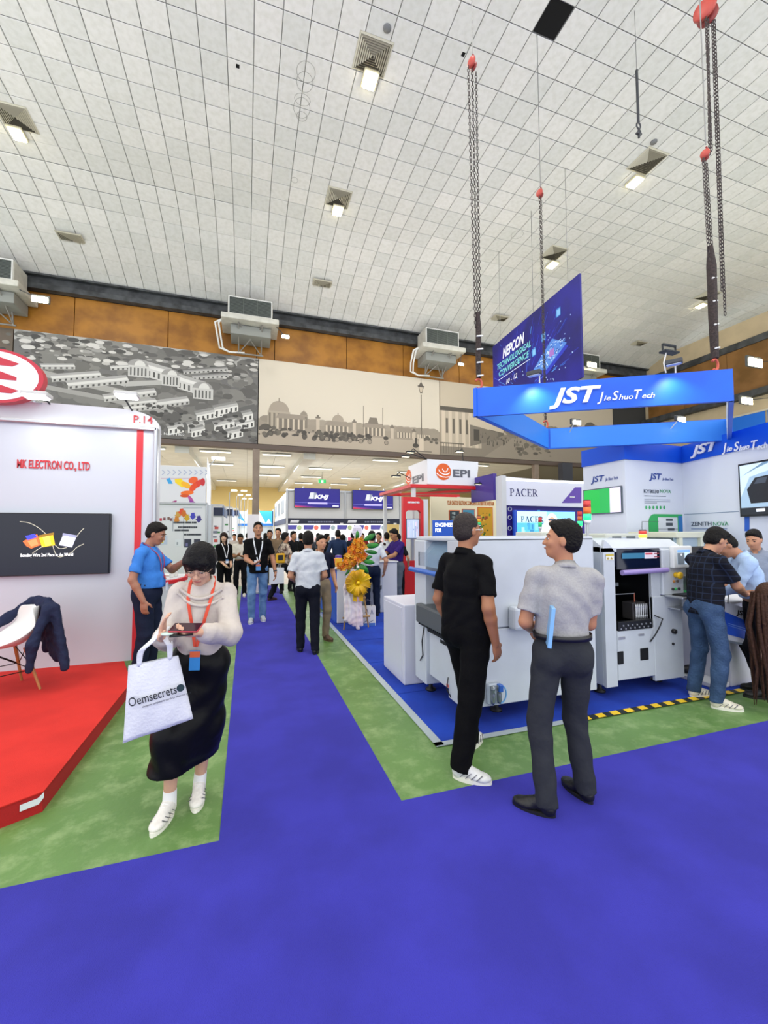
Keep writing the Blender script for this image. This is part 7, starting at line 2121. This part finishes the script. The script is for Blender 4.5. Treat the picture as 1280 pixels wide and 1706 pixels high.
for c in range(4):   # one blossom mesh per tint: five petals and a lip
    mb = MB()
    for k in range(5):
        a = 2 * math.pi * k / 5
        d = np.array([math.cos(a), 0, math.sin(a)]); s_ = np.array([-math.sin(a), 0, math.cos(a)])
        P_ = [d * .006, d * .020 + s_ * .014 - Y_ * .004, d * .038 + s_ * .010 - Y_ * .010, d * .045 - Y_ * .008, d * .038 - s_ * .010 - Y_ * .010, d * .020 - s_ * .014 - Y_ * .004]
        mb.add(P_, [(0, 1, 2, 3, 4, 5)]); mb.add([p + Y_ * .004 for p in P_], [(5, 4, 3, 2, 1, 0)])
    mb.ell((0, -.012, 0), (.009, .012, .009), None, 8, 5)
    o = mb.build('blossom', m_or[c], None); pm.append(o)
cnt = 0
for k in range(230):
    t_ = rf_.random(); a = rf_.uniform(0, 2 * math.pi); r = math.sqrt(rf_.random())
    cx = .04 * math.sin(t_ * 3) + (-.05 + .14 * (t_ - .5)); wdt = .16 * math.sin(math.pi * min(max(t_ * .86 + .12, 0), 1)) + .03
    x = cx + wdt * r * math.cos(a) - (.10 if t_ < .25 else 0); z = 1.03 + .50 * t_; y = -.10 - .07 * (1 - r) + rf_.uniform(-.03, .03)
    src = pm[k % 4]
    o = src if cnt < 4 and k < 4 else src.copy()
    if k >= 4: COL.objects.link(o)
    o.parent = fb; o.location = tuple(fs0 + (x, y, z) - V3(fb.location)); o.rotation_euler = (rf_.uniform(-.7, .7), rf_.uniform(0, 6), rf_.uniform(-.8, .8)); s_ = rf_.uniform(.7, 1.05); o.scale = (s_, s_, s_)
    cnt += 1
m_leaf = mat('leaf_green', '#2f8a2a', .35, 0, (6, .35, '#1c6420'))
for (x, z, a, L, wd) in ((.12, 1.50, .5, .24, .085), (.14, 1.40, .1, .26, .09), (.15, 1.32, -.15, .22, .07), (.00, 1.52, 1.5, .15, .06), (.10, 1.16, -.2, .22, .08), (.08, 1.10, -.9, .20, .075), (.02, 1.04, -1.5, .18, .08), (-.10, 1.06, -2.2, .18, .04), (.12, 1.20, .2, .16, .06), (.05, 1.12, -1.2, .20, .07)):
    mb = MB(); vs = []
    d = np.array([math.cos(a), 0, math.sin(a)]); s_ = np.array([-math.sin(a), 0, math.cos(a)])
    for i in range(8):
        f = i / 7; w = wd * math.sin(math.pi * min(f * .93 + .04, 1)) ** .7
        for j in (-1, -.5, 0, .5, 1):
            vs.append(fs0 + (x, -.10, z) + d * L * f + s_ * w * j * .55 + np.array([0, -.03 * math.sin(f * 3) + .012 * abs(j), 0]))
    fs = [(i * 5 + j, i * 5 + j + 1, (i + 1) * 5 + j + 1, (i + 1) * 5 + j) for i in range(7) for j in range(4)]
    o = mb.add(vs, fs, True).build('leaf', m_leaf, fb); md = o.modifiers.new('t', 'SOLIDIFY'); md.thickness = .003
MB().tube([fs0 + (0, -.02, .9), fs0 + (-.02, -.06, 1.2), fs0 + (.0, -.06, 1.45)], .02, 8).build('stem_bundle', mat('stem_green', '#3f6a28', .6), fb)
cd = thing('congratulation_card', 'pale round card with pencil-thin writing above the flowers', 'card', fs0 + (.05, 0, 1.62))
MB().prism([(.095 * math.cos(t_) * (1 + .05 * math.cos(6 * t_)), .11 * math.sin(t_)) for t_ in np.linspace(0, 2 * math.pi, 28, endpoint=False)], fs0 + (.03, -.02, 1.66), X, Z, Y_, .006).build('card_sheet', mat('card_pale', '#ece6f0', .5), cd)
p = Print(fs0 + (-.04, -.023, 1.60), X, Z)
for j in range(4):
    for i in range(5): p.rect(.0 + i * .028, .02 + j * .026, .02 + i * .028, .028 + j * .026, '#a08ab0')
p.build('writing', cd)
MB().tube([fs0 + (.02, .03, 1.40), fs0 + (.03, .0, 1.56)], .006, 6).build('stick', m_bam, cd)
def paper_bag(c, rz, w, h, d, label, col='#e6e2dc', prt='#4a4458', cat='bag', motif=True, bag2=None):
    t = thing('paper_bag', label, cat, c, rz)
    mb = MB(); mb.add([(-w / 2, -d / 2, 0), (w / 2, -d / 2, 0), (w / 2, d / 2, 0), (-w / 2, d / 2, 0), (-w / 2, -d / 2, h), (w / 2, -d / 2, h), (w / 2, d / 2, h), (-w / 2, d / 2, h), (-w / 2, 0, h * .9), (w / 2, 0, h * .9)],
           [(0, 1, 5, 4), (2, 3, 7, 6), (1, 2, 6, 9, 5), (3, 0, 4, 8, 7), (3, 2, 1, 0)])
    o = mb.build('bag_body', mat('paper_' + col, col, .6), t, world=False); md = o.modifiers.new('t', 'SOLIDIFY'); md.thickness = .002
    for y in (-d / 2, d / 2):
        MB().tube([(-w * .2, y, h), (-w * .17, y, h + .08), (0, y, h + .11), (w * .17, y, h + .08), (w * .2, y, h)], .004, 6).build('handle', mat('cord_' + prt, prt, .6), t, world=False)
    return t
b1 = paper_bag(fs0 + (.27, .16, .008), -.15, .26, .34, .10, 'white paper bag with dark blue sketch lines behind the easel')
P_ = Print((-.13, -.0525, 0), X, Z)
for pts in (((.04, .05), (.09, .09), (.15, .06), (.22, .10)), ((.07, .22), (.10, .30), (.13, .22)), ((.17, .20), (.19, .28), (.21, .20)), ((.05, .03), (.2, .035))):
    P_.line(pts, .009, '#3c4a78')
V_ = P_.V; P_.rect(.01, .0, .25, .05, '#4a7ac8'); o_ = P_.build('print', None); o_.parent = b1
b2 = paper_bag(fs0 + (.12, .30, .008), .3, .22, .26, .12, 'black carrier bag behind the white paper bag under the easel', '#17181c', '#202028')

# tilted leaflet board held at the right
lb_ = thing('leaflet_board', 'large blue and white company carrier bag hanging between the two men at the right', 'bag', (4.75, 2.95, .62))
ub = unit((.95, -.25, -.22)); vb = unit(np.cross(np.cross(ub, (.12, .3, 1)), ub)); ob = V3((4.58, 3.0, .56)); nb = np.cross(ub, vb)
MB().prism([(0, 0), (.50, 0), (.50, .36), (0, .40)], ob, ub, vb, -nb, .09).build('bag_body', mat('bag_grey', '#c8ccd8', .5), lb_)
p = Print(ob + nb * .002, ub, vb); p.poly([(0, .06), (.0, .30), (.5, .20), (.5, .03)], '#1a50c8'); p.line([(.10, .17), (.28, .155)], .008, '#6f98e0'); p.line([(.10, .15), (.30, .13)], .006, '#6f98e0'); p.build('print', lb_)
text('JST', ob + ub * .20 + vb * .285 + nb * .003, ub, vb, m_mb, lb_, w=.13, h=.05, t=.001, shear=.2, bold=.03)
MB().tube([ob + ub * .12 + vb * .38, ob + ub * .16 + vb * .55 + Z * .02, ob + ub * .30 + vb * .55, ob + ub * .36 + vb * .37], .005, 6).build('handle', m_mb, lb_)
# ------------------------------------------------------------------ people
def face_rz(dx, dy): return math.atan2(-dx, dy)
def loc_of(root, rz, P):
    return Rz(-rz) @ (V3(P) - V3(root))
def foot_px(root, rz, heel, toe, z=0.0, tilt=0.0):
    a, b = gz(*heel, 0.0), gz(*toe, 0.0)
    d = unit(b - a); q = loc_of(root, rz, a + d * .08); dl = Rz(-rz) @ d
    return (q[0], q[1], z, math.atan2(dl[0], dl[1]), tilt)
def hand_px(root, rz, H, px, py, Y):
    return tuple(loc_of(root, rz, ay(px, py, Y)) / (H / 1.7))
m_plaid = mat('plaid_dark', '#14161f', .85, 0, None, (22, .3))
nt = m_plaid.node_tree; b_ = nt.nodes['Principled BSDF']; tc = nt.nodes.new('ShaderNodeTexCoord'); mxs = []
for ax_ in ('X', 'Z'):
    w = nt.nodes.new('ShaderNodeTexWave'); w.bands_direction = ax_; w.inputs['Scale'].default_value = 5.5; nt.links.new(tc.outputs['Object'], w.inputs[0])
    r = nt.nodes.new('ShaderNodeValToRGB'); r.color_ramp.elements[0].position = .93; r.color_ramp.elements[0].color = (.008, .009, .014, 1); r.color_ramp.elements[1].position = .97; r.color_ramp.elements[1].color = (.018, .026, .05, 1)
    nt.links.new(w.outputs['Fac'], r.inputs[0]); mxs.append(r)
mx_ = nt.nodes.new('ShaderNodeMix'); mx_.data_type = 'RGBA'; mx_.blend_type = 'LIGHTEN'; mx_.inputs[0].default_value = 1
nt.links.new(mxs[0].outputs[0], mx_.inputs[6]); nt.links.new(mxs[1].outputs[0], mx_.inputs[7]); nt.links.new(mx_.outputs[2], b_.inputs['Base Color'])
m_floral = mat('floral_shirt', '#c9b8a4', .8, 0, (16, .5, '#4a2a2a'), (20, .3))
m_jeans = mat('denim_blue', '#3a5578', .85, 0, (7, .3, '#27405f'), (60, .5))
m_jeansl = mat('denim_light', '#6f93bd', .85, 0, (6, .3, '#4f76a4'), (60, .5))
m_satin = mat('skirt_black', '#0b0b0d', .45, 0, None, (9, .4))
m_heather = mat('heather_grey', '#a9a7a6', .9, 0, (120, .12), (9, .9))

# woman with the tote bag
r1 = V3((-.225, 2.76, 0)); H1 = 1.60; z1 = face_rz(-.10, -1)
w1 = person('woman with short black hair in a cream blouse looking down at a red phone', r1, z1, H=H1, sex='f', fat=.92,
    feet=(foot_px(r1, z1, (291, 1347), (262, 1386), 0, .0), foot_px(r1, z1, (333, 1316), (325, 1356))),
    hands=(hand_px(r1, z1, H1, 270, 1062, 2.52), hand_px(r1, z1, H1, 334, 1054, 2.46)), poles=(np.array([.25, -.8, -1.0]), np.array([-.6, -.3, -1.0])),
    pal=(np.array([-.12, .25, .95]), np.array([.75, .55, .05])), curl=(.35, .75), head=(-.05, -.50, 0), h=.0075, det=2, skin='#d8a88a', hair='#121012',
    hairstyle='bob', top='#c8beb4', sleeve='puff', collar=False, tuck=True, tophem=.055, skirt=(.27, .115, (.22, .10, .14)), botmat=m_satin, shoes='#e9e4da', sole='#f0ebe0', sock='#f0eeea',
    lanyard='#d8492c', badge=(.13, .058, .115, '#3a90d4', '#e0683a'), glasses='#b8947c', lean=(-.04, .05), shift=(-.075, .0), hs=1.07)
# draped cowl neck of the blouse
dp = MB()
for k in range(2):
    z_ = .475 - .035 * k; w_ = .10 + .012 * k
    pts = [w1['tw'](x, 0, 0) for x in (0,)]
    pts = [w1['front'](-w_ * 1.25 + w_ * 2.5 * j / 10, z_ - .055 * (1 - ((j - 5) / 5) ** 2) * (1 + .1 * k) + .012 * (j - 5) / 5 * k, .004) for j in range(11)]
    dp.tube(pts, .010, 6)
w1['part']('cowl_fold', dp, cloth('#c8beb4'))
# phone and card in her left hand
wl = w1['w'](w1['wr'][1]); hdv = Rz(z1) @ w1['hd'][1]
pc = wl + hdv * .075 + (0, -.015, .038)
t = thing('phone', 'red phone held in the left hand of the woman with the tote bag', 'phone', pc)
Rp = Rz(-.35) @ Rx(.38)
MB().box(pc, (.155, .076, .009), R=Rp, ch=.003).build('case', mat('phone_red', '#b02a38', .35), t)
MB().box(pc + Rp @ np.array([0, 0, .0052]), (.147, .069, .0015), R=Rp).build('screen', mat('phone_glass', '#3a1c28', .1), t)
MB().box(pc + Rp @ np.array([-.05, .018, -.006]), (.03, .03, .003), R=Rp).build('camera_bump', mat('phone_dark', '#141418', .3), t)
t = thing('card_holder', 'small black and pale green card held under the red phone', 'card', pc - (0, 0, .03))
MB().box(pc + (-.02, -.005, -.032), (.11, .06, .008), R=Rz(.1), ch=.002).build('black_case', m_mb, t)
MB().lathe(pc + (-.085, -.01, -.026), [(.026, 0), (.03, .003), (.03, .008)], 14).build('pale_disc', mat('disc_mint', '#c4dccc', .4), t)
# tote bag hanging from her right forearm
Yt = 2.50
TB = [ay(214, 1109, Yt), ay(297, 1092, Yt), ay(322, 1197, Yt - .01), ay(205, 1238, Yt - .02)]
tb = thing('tote_bag', 'white cotton tote bag with black lettering hanging from the woman\'s arm', 'bag', TB[0])
nu, nv = 15, 17; vs = []
for side in (1, -1):
    for i in range(nv):
        for j in range(nu):
            a, b = j / (nu - 1), i / (nv - 1)
            P_ = (TB[0] * (1 - a) + TB[1] * a) * (1 - b) + (TB[3] * (1 - a) + TB[2] * a) * b
            bulge = .028 * math.sin(math.pi * a) ** .6 * math.sin(math.pi * min(b * .9 + .08, 1)) ** .7
            rip = .004 * math.sin(a * 11 + b * 5) * math.sin(b * 7 + a * 3)
            vs.append(P_ + (0, -side * (bulge + .002) + rip, 0))
N_ = nu * nv; fs = []
for s in (0, 1):
    for i in range(nv - 1):
        for j in range(nu - 1): fs.append((s * N_ + i * nu + j, s * N_ + i * nu + j + 1, s * N_ + (i + 1) * nu + j + 1, s * N_ + (i + 1) * nu + j))
for i in range(nv - 1):
    for j in (0, nu - 1): fs.append((i * nu + j, (i + 1) * nu + j, N_ + (i + 1) * nu + j, N_ + i * nu + j))
for j in range(nu - 1): fs.append(((nv - 1) * nu + j, (nv - 1) * nu + j + 1, N_ + (nv - 1) * nu + j + 1, N_ + (nv - 1) * nu + j))
m_tote = mat('tote_cotton', '#dfe0e4', .9, 0, (4, .05), (70, .25))
MB().add(vs, fs, True).build('bag_body', m_tote, tb)
ub = unit(TB[2] * .5 + TB[1] * .5 - TB[3] * .5 - TB[0] * .5); ub = unit(ay(300, 1152, Yt) - ay(219, 1176, Yt)); vb = unit(Z - ub * ub[2]); nb = np.cross(ub, vb)
q0 = ay(216, 1178, Yt - .045)
m_tink = mat('tote_ink', '#22262a', .8)
text('Oemsecrets', q0, ub, vb, m_tink, tb, w=np.linalg.norm(ay(300, 1152, Yt) - ay(219, 1176, Yt)) * .96, h=.047, t=.0015, bold=.0)
text('electronic components search for electronic parts', q0 + ub * .055 - vb * .022, ub, vb, m_tink, tb, w=.23, h=.010, t=.001, bold=.0)
dc = ay(301, 1146, Yt - .046)
MB().prism([(.019 * math.cos(a), .019 * math.sin(a)) for a in np.linspace(0, 2 * math.pi, 22, endpoint=False)], dc, ub, vb, nb, .0015).build('round_mark', mat('mark_teal', '#1c3438', .6), tb)
fa = w1['w'](w1['wr'][0] * .85 + w1['el'][0] * .15)
for (p0, p1, nm) in (((232, 1106), (247, 1040), 0), ((283, 1095), (262, 1044), 1)):
    for dy in (-.012, .014):
        a = ay(*p0, Yt + dy); top = fa + (-.02 + .03 * nm, dy * 2, .045)
        mid = (a + top) / 2 + (-.02 + .035 * nm, -.02 + dy, 0)
        b = MB(); pts = [a - (0, 0, .02), a + (0, 0, .06), mid, top - (0, .02, .03), top, fa + (.02, .03 + dy, .05)]
        vv = []
        for q in pts: vv += [V3(q) - X * .014, V3(q) + X * .014]
        o = b.add(vv, [(2 * i, 2 * i + 1, 2 * i + 3, 2 * i + 2) for i in range(len(pts) - 1)], True).build('handle', m_tote, tb)
        md = o.modifiers.new('s', 'SUBSURF'); md.levels = 1; md.render_levels = 2; md = o.modifiers.new('t', 'SOLIDIFY'); md.thickness = .004

# man in black
r2 = V3((1.52, 2.72, 0)); H2 = 1.77; z2 = face_rz(.95, .34)
w2_ = person('heavy-set man all in black with white glasses and white running shoes, back to us', r2, z2, H=H2, fat=1.30,
    feet=(foot_px(r2, z2, (752, 1290), (812, 1303)), foot_px(r2, z2, (780, 1253), (811, 1222), .0)),
    hands=(hand_px(r2, z2, H2, 826, 1072, 2.52), (-.26, .12, .86)), h=.0085, det=2, skin='#a9714e', hair='#3a3330', hairstyle='thin', top='#08080a', tuck=False, bottom='#050506',
    shoes='#dcdcd8', sole='#e9e6da', glasses='#f0f0f0', head=(-.15, .0, 0), tophem=-.02)
# man in grey
r3 = V3((1.82, 2.13, 0)); H3 = 1.70; z3 = face_rz(.40, .92)
w3_ = person('man in a heather grey shirt and dark grey trousers seen from behind, holding a booklet', r3, z3, H=H3, fat=1.02,
    feet=(foot_px(r3, z3, (992, 1343), (945, 1307)), foot_px(r3, z3, (934, 1362), (866, 1338))),
    lean=(.05, 0), hands=((.06, .26, 1.03), (-.10, .23, 1.0)), poles=(np.array([.5, -.6, -1]), np.array([-.45, -.5, -1.0])), pal=(np.array([-.8, .4, -.3]), np.array([.3, .5, -.8])),
    h=.0085, det=2, skin='#b97f5c', hair='#14110f', top='#a9a7a6', topmat=m_heather, bottom='#303237', shoes='#0e0e10', belt='#141418', head=(1.30, .05, 0), watch=(1, '#b0a090'), tophem=.085)
q = w3_['w'](w3_['el'][1])
t = thing('booklet', 'light blue booklet clamped under the left arm of the man in grey', 'booklet', q)
bc_ = ay(917, 1042, 2.06)
MB().box(bc_, (.022, .16, .23), R=Rz(-.60) @ Ry(.12), ch=.002).build('cover', mat('booklet_blue', '#7fb4e0', .35), t)
MB().box(bc_ + (.004, 0, 0), (.016, .156, .226), R=Rz(-.60) @ Ry(.12)).build('pages', mat('pages', '#eef0f2', .7), t)
# two back pocket lines and yoke seam
pk = MB()
for sx in (1, -1):
    pts = [w3_['P'] + np.array([sx * (.04 + .02 * j), -.119 - .003 * math.sin(j), .03 - .002 * j]) for j in range(5)]
    pk.tube(pts, .0022, 5)
# man in plaid and jeans
r4 = V3((4.22, 2.92, 0)); H4 = 1.70; z4 = face_rz(.92, -.25)
w4_ = person('smiling man in a dark plaid shirt and blue jeans looking down at his hands', r4, z4, H=H4, fat=1.0,
    feet=((.13, .02, 0, .45), (-.14, .02, 0, -.15)),
    hands=((.02, .42, 1.03), (-.10, .46, 1.04)), poles=(np.array([.8, -.6, -.6]), np.array([-.8, -.6, -.6])), pal=(np.array([-.3, .9, -.1]), np.array([.3, .9, -.1])),
    h=.010, det=1, skin='#c08a68', hair='#14110f', topmat=m_plaid, botmat=m_jeans, shoes='#e4ddc8', sole='#ece8dc', head=(0, -.42, 0), lean=(0, .10), tuck=False, badge=(.20, .07, .10, '#eceef0', '#2f78b8'), lanyard='#1a1e26')
r5 = V3((4.98, 2.86, 0)); z5 = face_rz(-.72, .62)
person('man in a light blue long-sleeved shirt and black trousers bending forward, back to us', r5, z5, H=1.70, fat=1.0, feet=((.10, 0, 0, .1), (-.12, .06, 0, -.1)),
    hands=((.12, .46, .98), (-.12, .50, .98)), pal=(np.array([-.3, .9, -.2]), np.array([.3, .9, -.2])), h=.012, det=1, skin='#b98262', hair='#14110f', top='#a9c2e4', sleeve='long', bottom='#101014', head=(.1, -.45, 0), lean=(0, .28), drop=.02)
r6 = V3((5.95, 3.45, 0))
person('man with black hair standing behind the light blue shirt at the right photo edge', r6, face_rz(-.9, -.2), H=1.66, h=.02, top='#8c96a8', bottom='#20242c', head=(0, -.3, 0))
r7 = V3((4.95, 2.36, 0)); z7 = face_rz(-.9, .35)
w7_ = person('woman in pale jeans bending over with long brown hair hanging to the floor', r7, z7, H=1.60, sex='f', fat=.9, feet=((.10, -.02, 0, .1), (-.10, -.02, 0, -.1)),
    lean=(0, .95), drop=.16, hands=((.16, .50, .45), (-.16, .50, .42)), h=.014, det=0, skin='#d0a080', hair='#4a3226', hairstyle='pony', top='#c8ccd8', sleeve='long', botmat=mat('denim_pale', '#a9bcd8', .85, 0, (7, .2)), head=(0, -.7, 0), shoes='#15151a')
hm_ = MB(); hb_ = w7_['hp'](0, 0, .08)
for k in range(15):
    a = k / 15 * 2 * math.pi; o = np.array([.06 * math.cos(a), .05 * math.sin(a), 0]) + w7_['HR'] @ np.array([0, -.02, .02])
    p0 = hb_ + o; p3 = np.array([p0[0] * 1.2 + .03 * math.sin(k * 2.1), p0[1] + .04 * math.cos(k * 1.7), .06 + .10 * ((k * 7) % 5) / 5])
    hm_.tube([p0, p0 * .65 + p3 * .35 + np.array([.05 * math.cos(a), .05 * math.sin(a), .05]), p0 * .3 + p3 * .7 + np.array([.03 * math.cos(a * 2), 0, 0]), p3], [.016, .018, .012, .003], 6)
w7_['part']('loose_hair', hm_, mat('hair_brown', '#4a3226', .5, 0, (50, .4), (80, .5)))
# man in blue at the left booth
r8 = gz(236, 1128); z8 = face_rz(.98, -.18)
w8_ = person('stout man in a bright blue shirt reading a phone beside the red platform', r8, z8, H=1.77, fat=1.28, feet=((.10, .02, 0, .1), (-.10, .06, 0, -.1)),
    hands=((.245, .10, .86), (-.06, .40, 1.26)), poles=(None, np.array([-.8, -.6, -.9])), pal=(np.array([0, .1, -1]), np.array([.2, .7, .5])), h=.011, det=1, skin='#a9745a', hair='#16120f', top='#3f7fd0', bottom='#1c2236',
    shoes='#14141a', belt='#15171c', head=(0, -.38, 0), lanyard='#b03a4a', badge=(.14, .06, .09, '#dfe6ee', '#c8d8ea'), tophem=.055)
q = w8_['w'](w8_['wr'][1]) + (.10, -.02, .06)
t = thing('phone', 'dark phone in the hand of the man in the bright blue shirt', 'phone', q)
MB().box(q, (.15, .075, .010), R=Rz(.1) @ Ry(-.6), ch=.003).build('case', m_mb, t)
MB().box(q + Ry(-.6) @ np.array([0, 0, .006]), (.14, .068, .002), R=Rz(.1) @ Ry(-.6)).build('screen', mat('phone_glass2', '#2a3848', .1), t)

def bg(px, yf, yt, label, d, **kw):
    root = gz(px, yf); H = on_ray(px, yt, root[:2])
    kw.setdefault('h', .019)
    H = max(1.5, min(1.82, H / kw.pop('hk', 1.0)))
    return person(label, root, face_rz(*d), H=H, **kw), root
a, r = bg(372, 1003, 888, 'woman with long dark hair, black clothes and a white lanyard, looking sideways', (.5, -.85), sex='f', hairstyle='long', hair='#2a1a14', top='#08080a', sleeve='long', bottom='#060608', lanyard='#e8e8ea', badge=(.16, .07, .09, '#e8ecf2', '#3a80c0'), head=(-.5, 0, 0), h=.015, det=0, skin='#d8aa8c', hands=((.08, .20, .92), (-.08, .2, .92)))
bg(400, 994, 889, 'young man in a cream polo and black trousers looking down at his hands', (-.1, -1), top='#d8d2c4', bottom='#101014', shoes='#e8e2d4', hands=((.05, .28, 1.12), (-.05, .28, 1.10)), pal=(np.array([-.5, .6, .3]), np.array([.5, .6, .3])), head=(0, -.4, 0), skin='#a87450', h=.016)
a, r = bg(429, 1036, 871, 'man in a black polo, light jeans and a white lanyard walking towards us', (.05, -1), top='#08080a', botmat=m_jeansl, shoes='#b8bcc0', sole='#e8e8e8', feet=((.11, .05, 0, .15), (-.10, -.10, 0, -.05)), tuck=False, lanyard='#dfe2e8', badge=(.10, .085, .11, '#5a9ad8', '#e0784a'),
   hands=((.10, .26, 1.02), (-.29, .05, .84)), pal=(np.array([-.6, .6, .1]), np.array([0, .2, -1])), head=(0, .12, 0), h=.011, det=1, skin='#b98060', watch=(1, '#14161a'))
t = thing('white_card', 'folded white card in the hand of the man in the black polo', 'card', a['w'](a['wr'][0]))
q = a['w'](a['wr'][0] + np.array([-.06, .06, .03])); MB().box(q, (.09, .02, .06), rz=.2, ch=.002).build('sheet', m_white, t); MB().box(q + (0, .012, 0), (.085, .004, .055), rz=.2).build('inner_sheet', m_white2, t)
bg(512, 1088, 887, 'man in a pale grey shirt and navy trousers, back to us in the aisle', (.12, 1), top='#c4c8cc', bottom='#12141f', shoes='#0e0e12', feet=((.10, -.06, 0, .2), (-.09, .10, 0, -.1)), hands=((.16, .22, .98), (-.16, .22, .98)), h=.011, det=1, skin='#b07c5c', tophem=-.01)
bg(534, 1068, 893, 'person in khaki trousers and a navy top behind the man in pale grey', (.3, -.9), top='#171a2c', bottom='#8a7a62', shoes='#5a4232', h=.017)
a, r = bg(475, 999, 885, 'man in a floral shirt with a yellow shoulder bag striding to the right', (.85, .35), topmat=m_floral, tuck=False, bottom='#15161c', shoes='#3a1c18', feet=((.09, .30, 0, 0), (-.09, -.34, 0, 0)), h=.016, drop=.05, hands=((.20, .25, 1.0), (-.22, .15, .95)))
yb = r + (-.13, -.16, 1.02); t = thing('shoulder_bag', 'small yellow bag on the hip of the man in the floral shirt', 'bag', yb)
MB().box(yb, (.22, .09, .24), rz=.2, ch=.03).build('pouch', mat('bag_yellow', '#e0a818', .5), t); MB().box(yb + (0, -.05, .02), (.12, .01, .12), rz=.2).build('pocket', mat('bag_black', '#1a1814', .5), t)
MB().tube([yb + (-.1, 0, .1), yb + (-.02, -.02, .30), yb + (.14, .12, .50)], .012, 6).build('strap', mat('bag_black', '#1a1814', .5), t)
paper_bag(gz(460, 1000) + (0, -.15, .42), .2, .34, .38, .08, 'white carrier bag held low behind the man in the floral shirt', '#e4e6ea', '#c8ccd0')
bg(449, 985, 884, 'man with a broad face in the crowd, left of the floral shirt', (-.2, -1), top='#2a2c30', bottom='#1c1c22', skin='#c08a6a', h=.022)
bg(463, 988, 881, 'man in a tan open jacket over black in the crowd behind the floral shirt', (-.35, -.9), top='#7a6650', sleeve='long', bottom='#14141a', tuck=False, h=.02)
bg(488, 984, 886, 'man in a black shirt half hidden right of the floral shirt', (.5, -.6), top='#15161a', bottom='#202026', h=.022)
bg(501, 979, 889, 'broad man in a black shirt facing away at the far counters', (.1, 1), top='#111216', bottom='#15151c', fat=1.1, h=.022)
bg(442, 972, 889, 'dark-haired person behind the man in the black polo', (.1, 1), top='#3a3436', bottom='#202028', h=.024)
bg(544, 976, 890, 'slim person in black facing right near the far booth', (.9, .2), top='#101216', bottom='#14141a', h=.022)
bg(563, 985, 884, 'man in a navy blue shirt facing away beside the blue counter', (.2, 1), top='#233250', sleeve='long', bottom='#15161e', h=.02)
bg(571, 975, 891, 'woman with long black hair behind the man in the navy shirt', (.6, .7), sex='f', hairstyle='long', top='#141418', bottom='#18181e', h=.022)
bg(620, 1026, 886, 'man in a white shirt and navy trousers, back to us by the flower stand', (.1, 1), top='#d2d6da', bottom='#162036', shoes='#15151c', fat=1.1, h=.014, tuck=True)
bg(632, 985, 888, 'person in a dark patterned top facing the white cabinet', (-.6, -.6), top='#3a2426', bottom='#15151a', h=.022)
bg(645, 985, 888, 'man in a white shirt facing away behind the white cabinet', (-.1, 1), top='#dcdfe2', bottom='#20242c', h=.02)
bg(662, 1014, 881, 'man in a purple polo and grey trousers leaning on the white cabinet', (-.9, -.25), top='#342066', bottom='#5e666e', shoes='#e6e2da', hands=((.10, .42, 1.10), (-.10, .42, 1.08)), pal=(np.array([-.3, .9, 0]), np.array([.3, .9, 0])), tuck=True, fat=1.1, head=(0, -.35, 0), h=.014, skin='#a8744e')
bg(663, 1006, 890, 'woman with black hair and dark clothes behind the man in the purple polo', (.3, .9), sex='f', hairstyle='pony', top='#1a1a20', bottom='#18181e', h=.022)
bg(289, 985, 890, 'woman in a white shirt and black trousers at the left booth counter', (.95, .1), sex='f', hairstyle='long', hair='#14110f', top='#dfe3ee', sleeve='long', bottom='#14151c', hands=((.08, .36, 1.08), (-.08, .36, 1.06)), pal=(np.array([-.2, 1, 0]), np.array([.2, 1, 0])), h=.016, head=(0, -.3, 0))
for k, (px, yf, yt, d, tp, lb) in enumerate(((530, 966, 889, (0, 1), '#c8cacc', 'far visitor in a pale shirt before the pinned posters'), (588, 968, 888, (.2, 1), '#20242e', 'far visitor in dark clothes behind the orange flowers'), (604, 966, 889, (-.3, -1), '#8a2a30', 'far visitor in a dark red top behind the flowers'),
                                       (412, 960, 889, (.2, 1), '#2a3a5a', 'far visitor in blue left of the pillar board'), (390, 958, 890, (-.2, -1), '#b8b0a8', 'far visitor in beige between the far booths'), (518, 970, 890, (.5, .8), '#40444c', 'far visitor in grey beside the broad man in black'))):
    bg(px, yf, yt, lb, d, top=tp, bottom=('#1a1c24', '#2a2c30', '#39302a')[k % 3], h=.026)
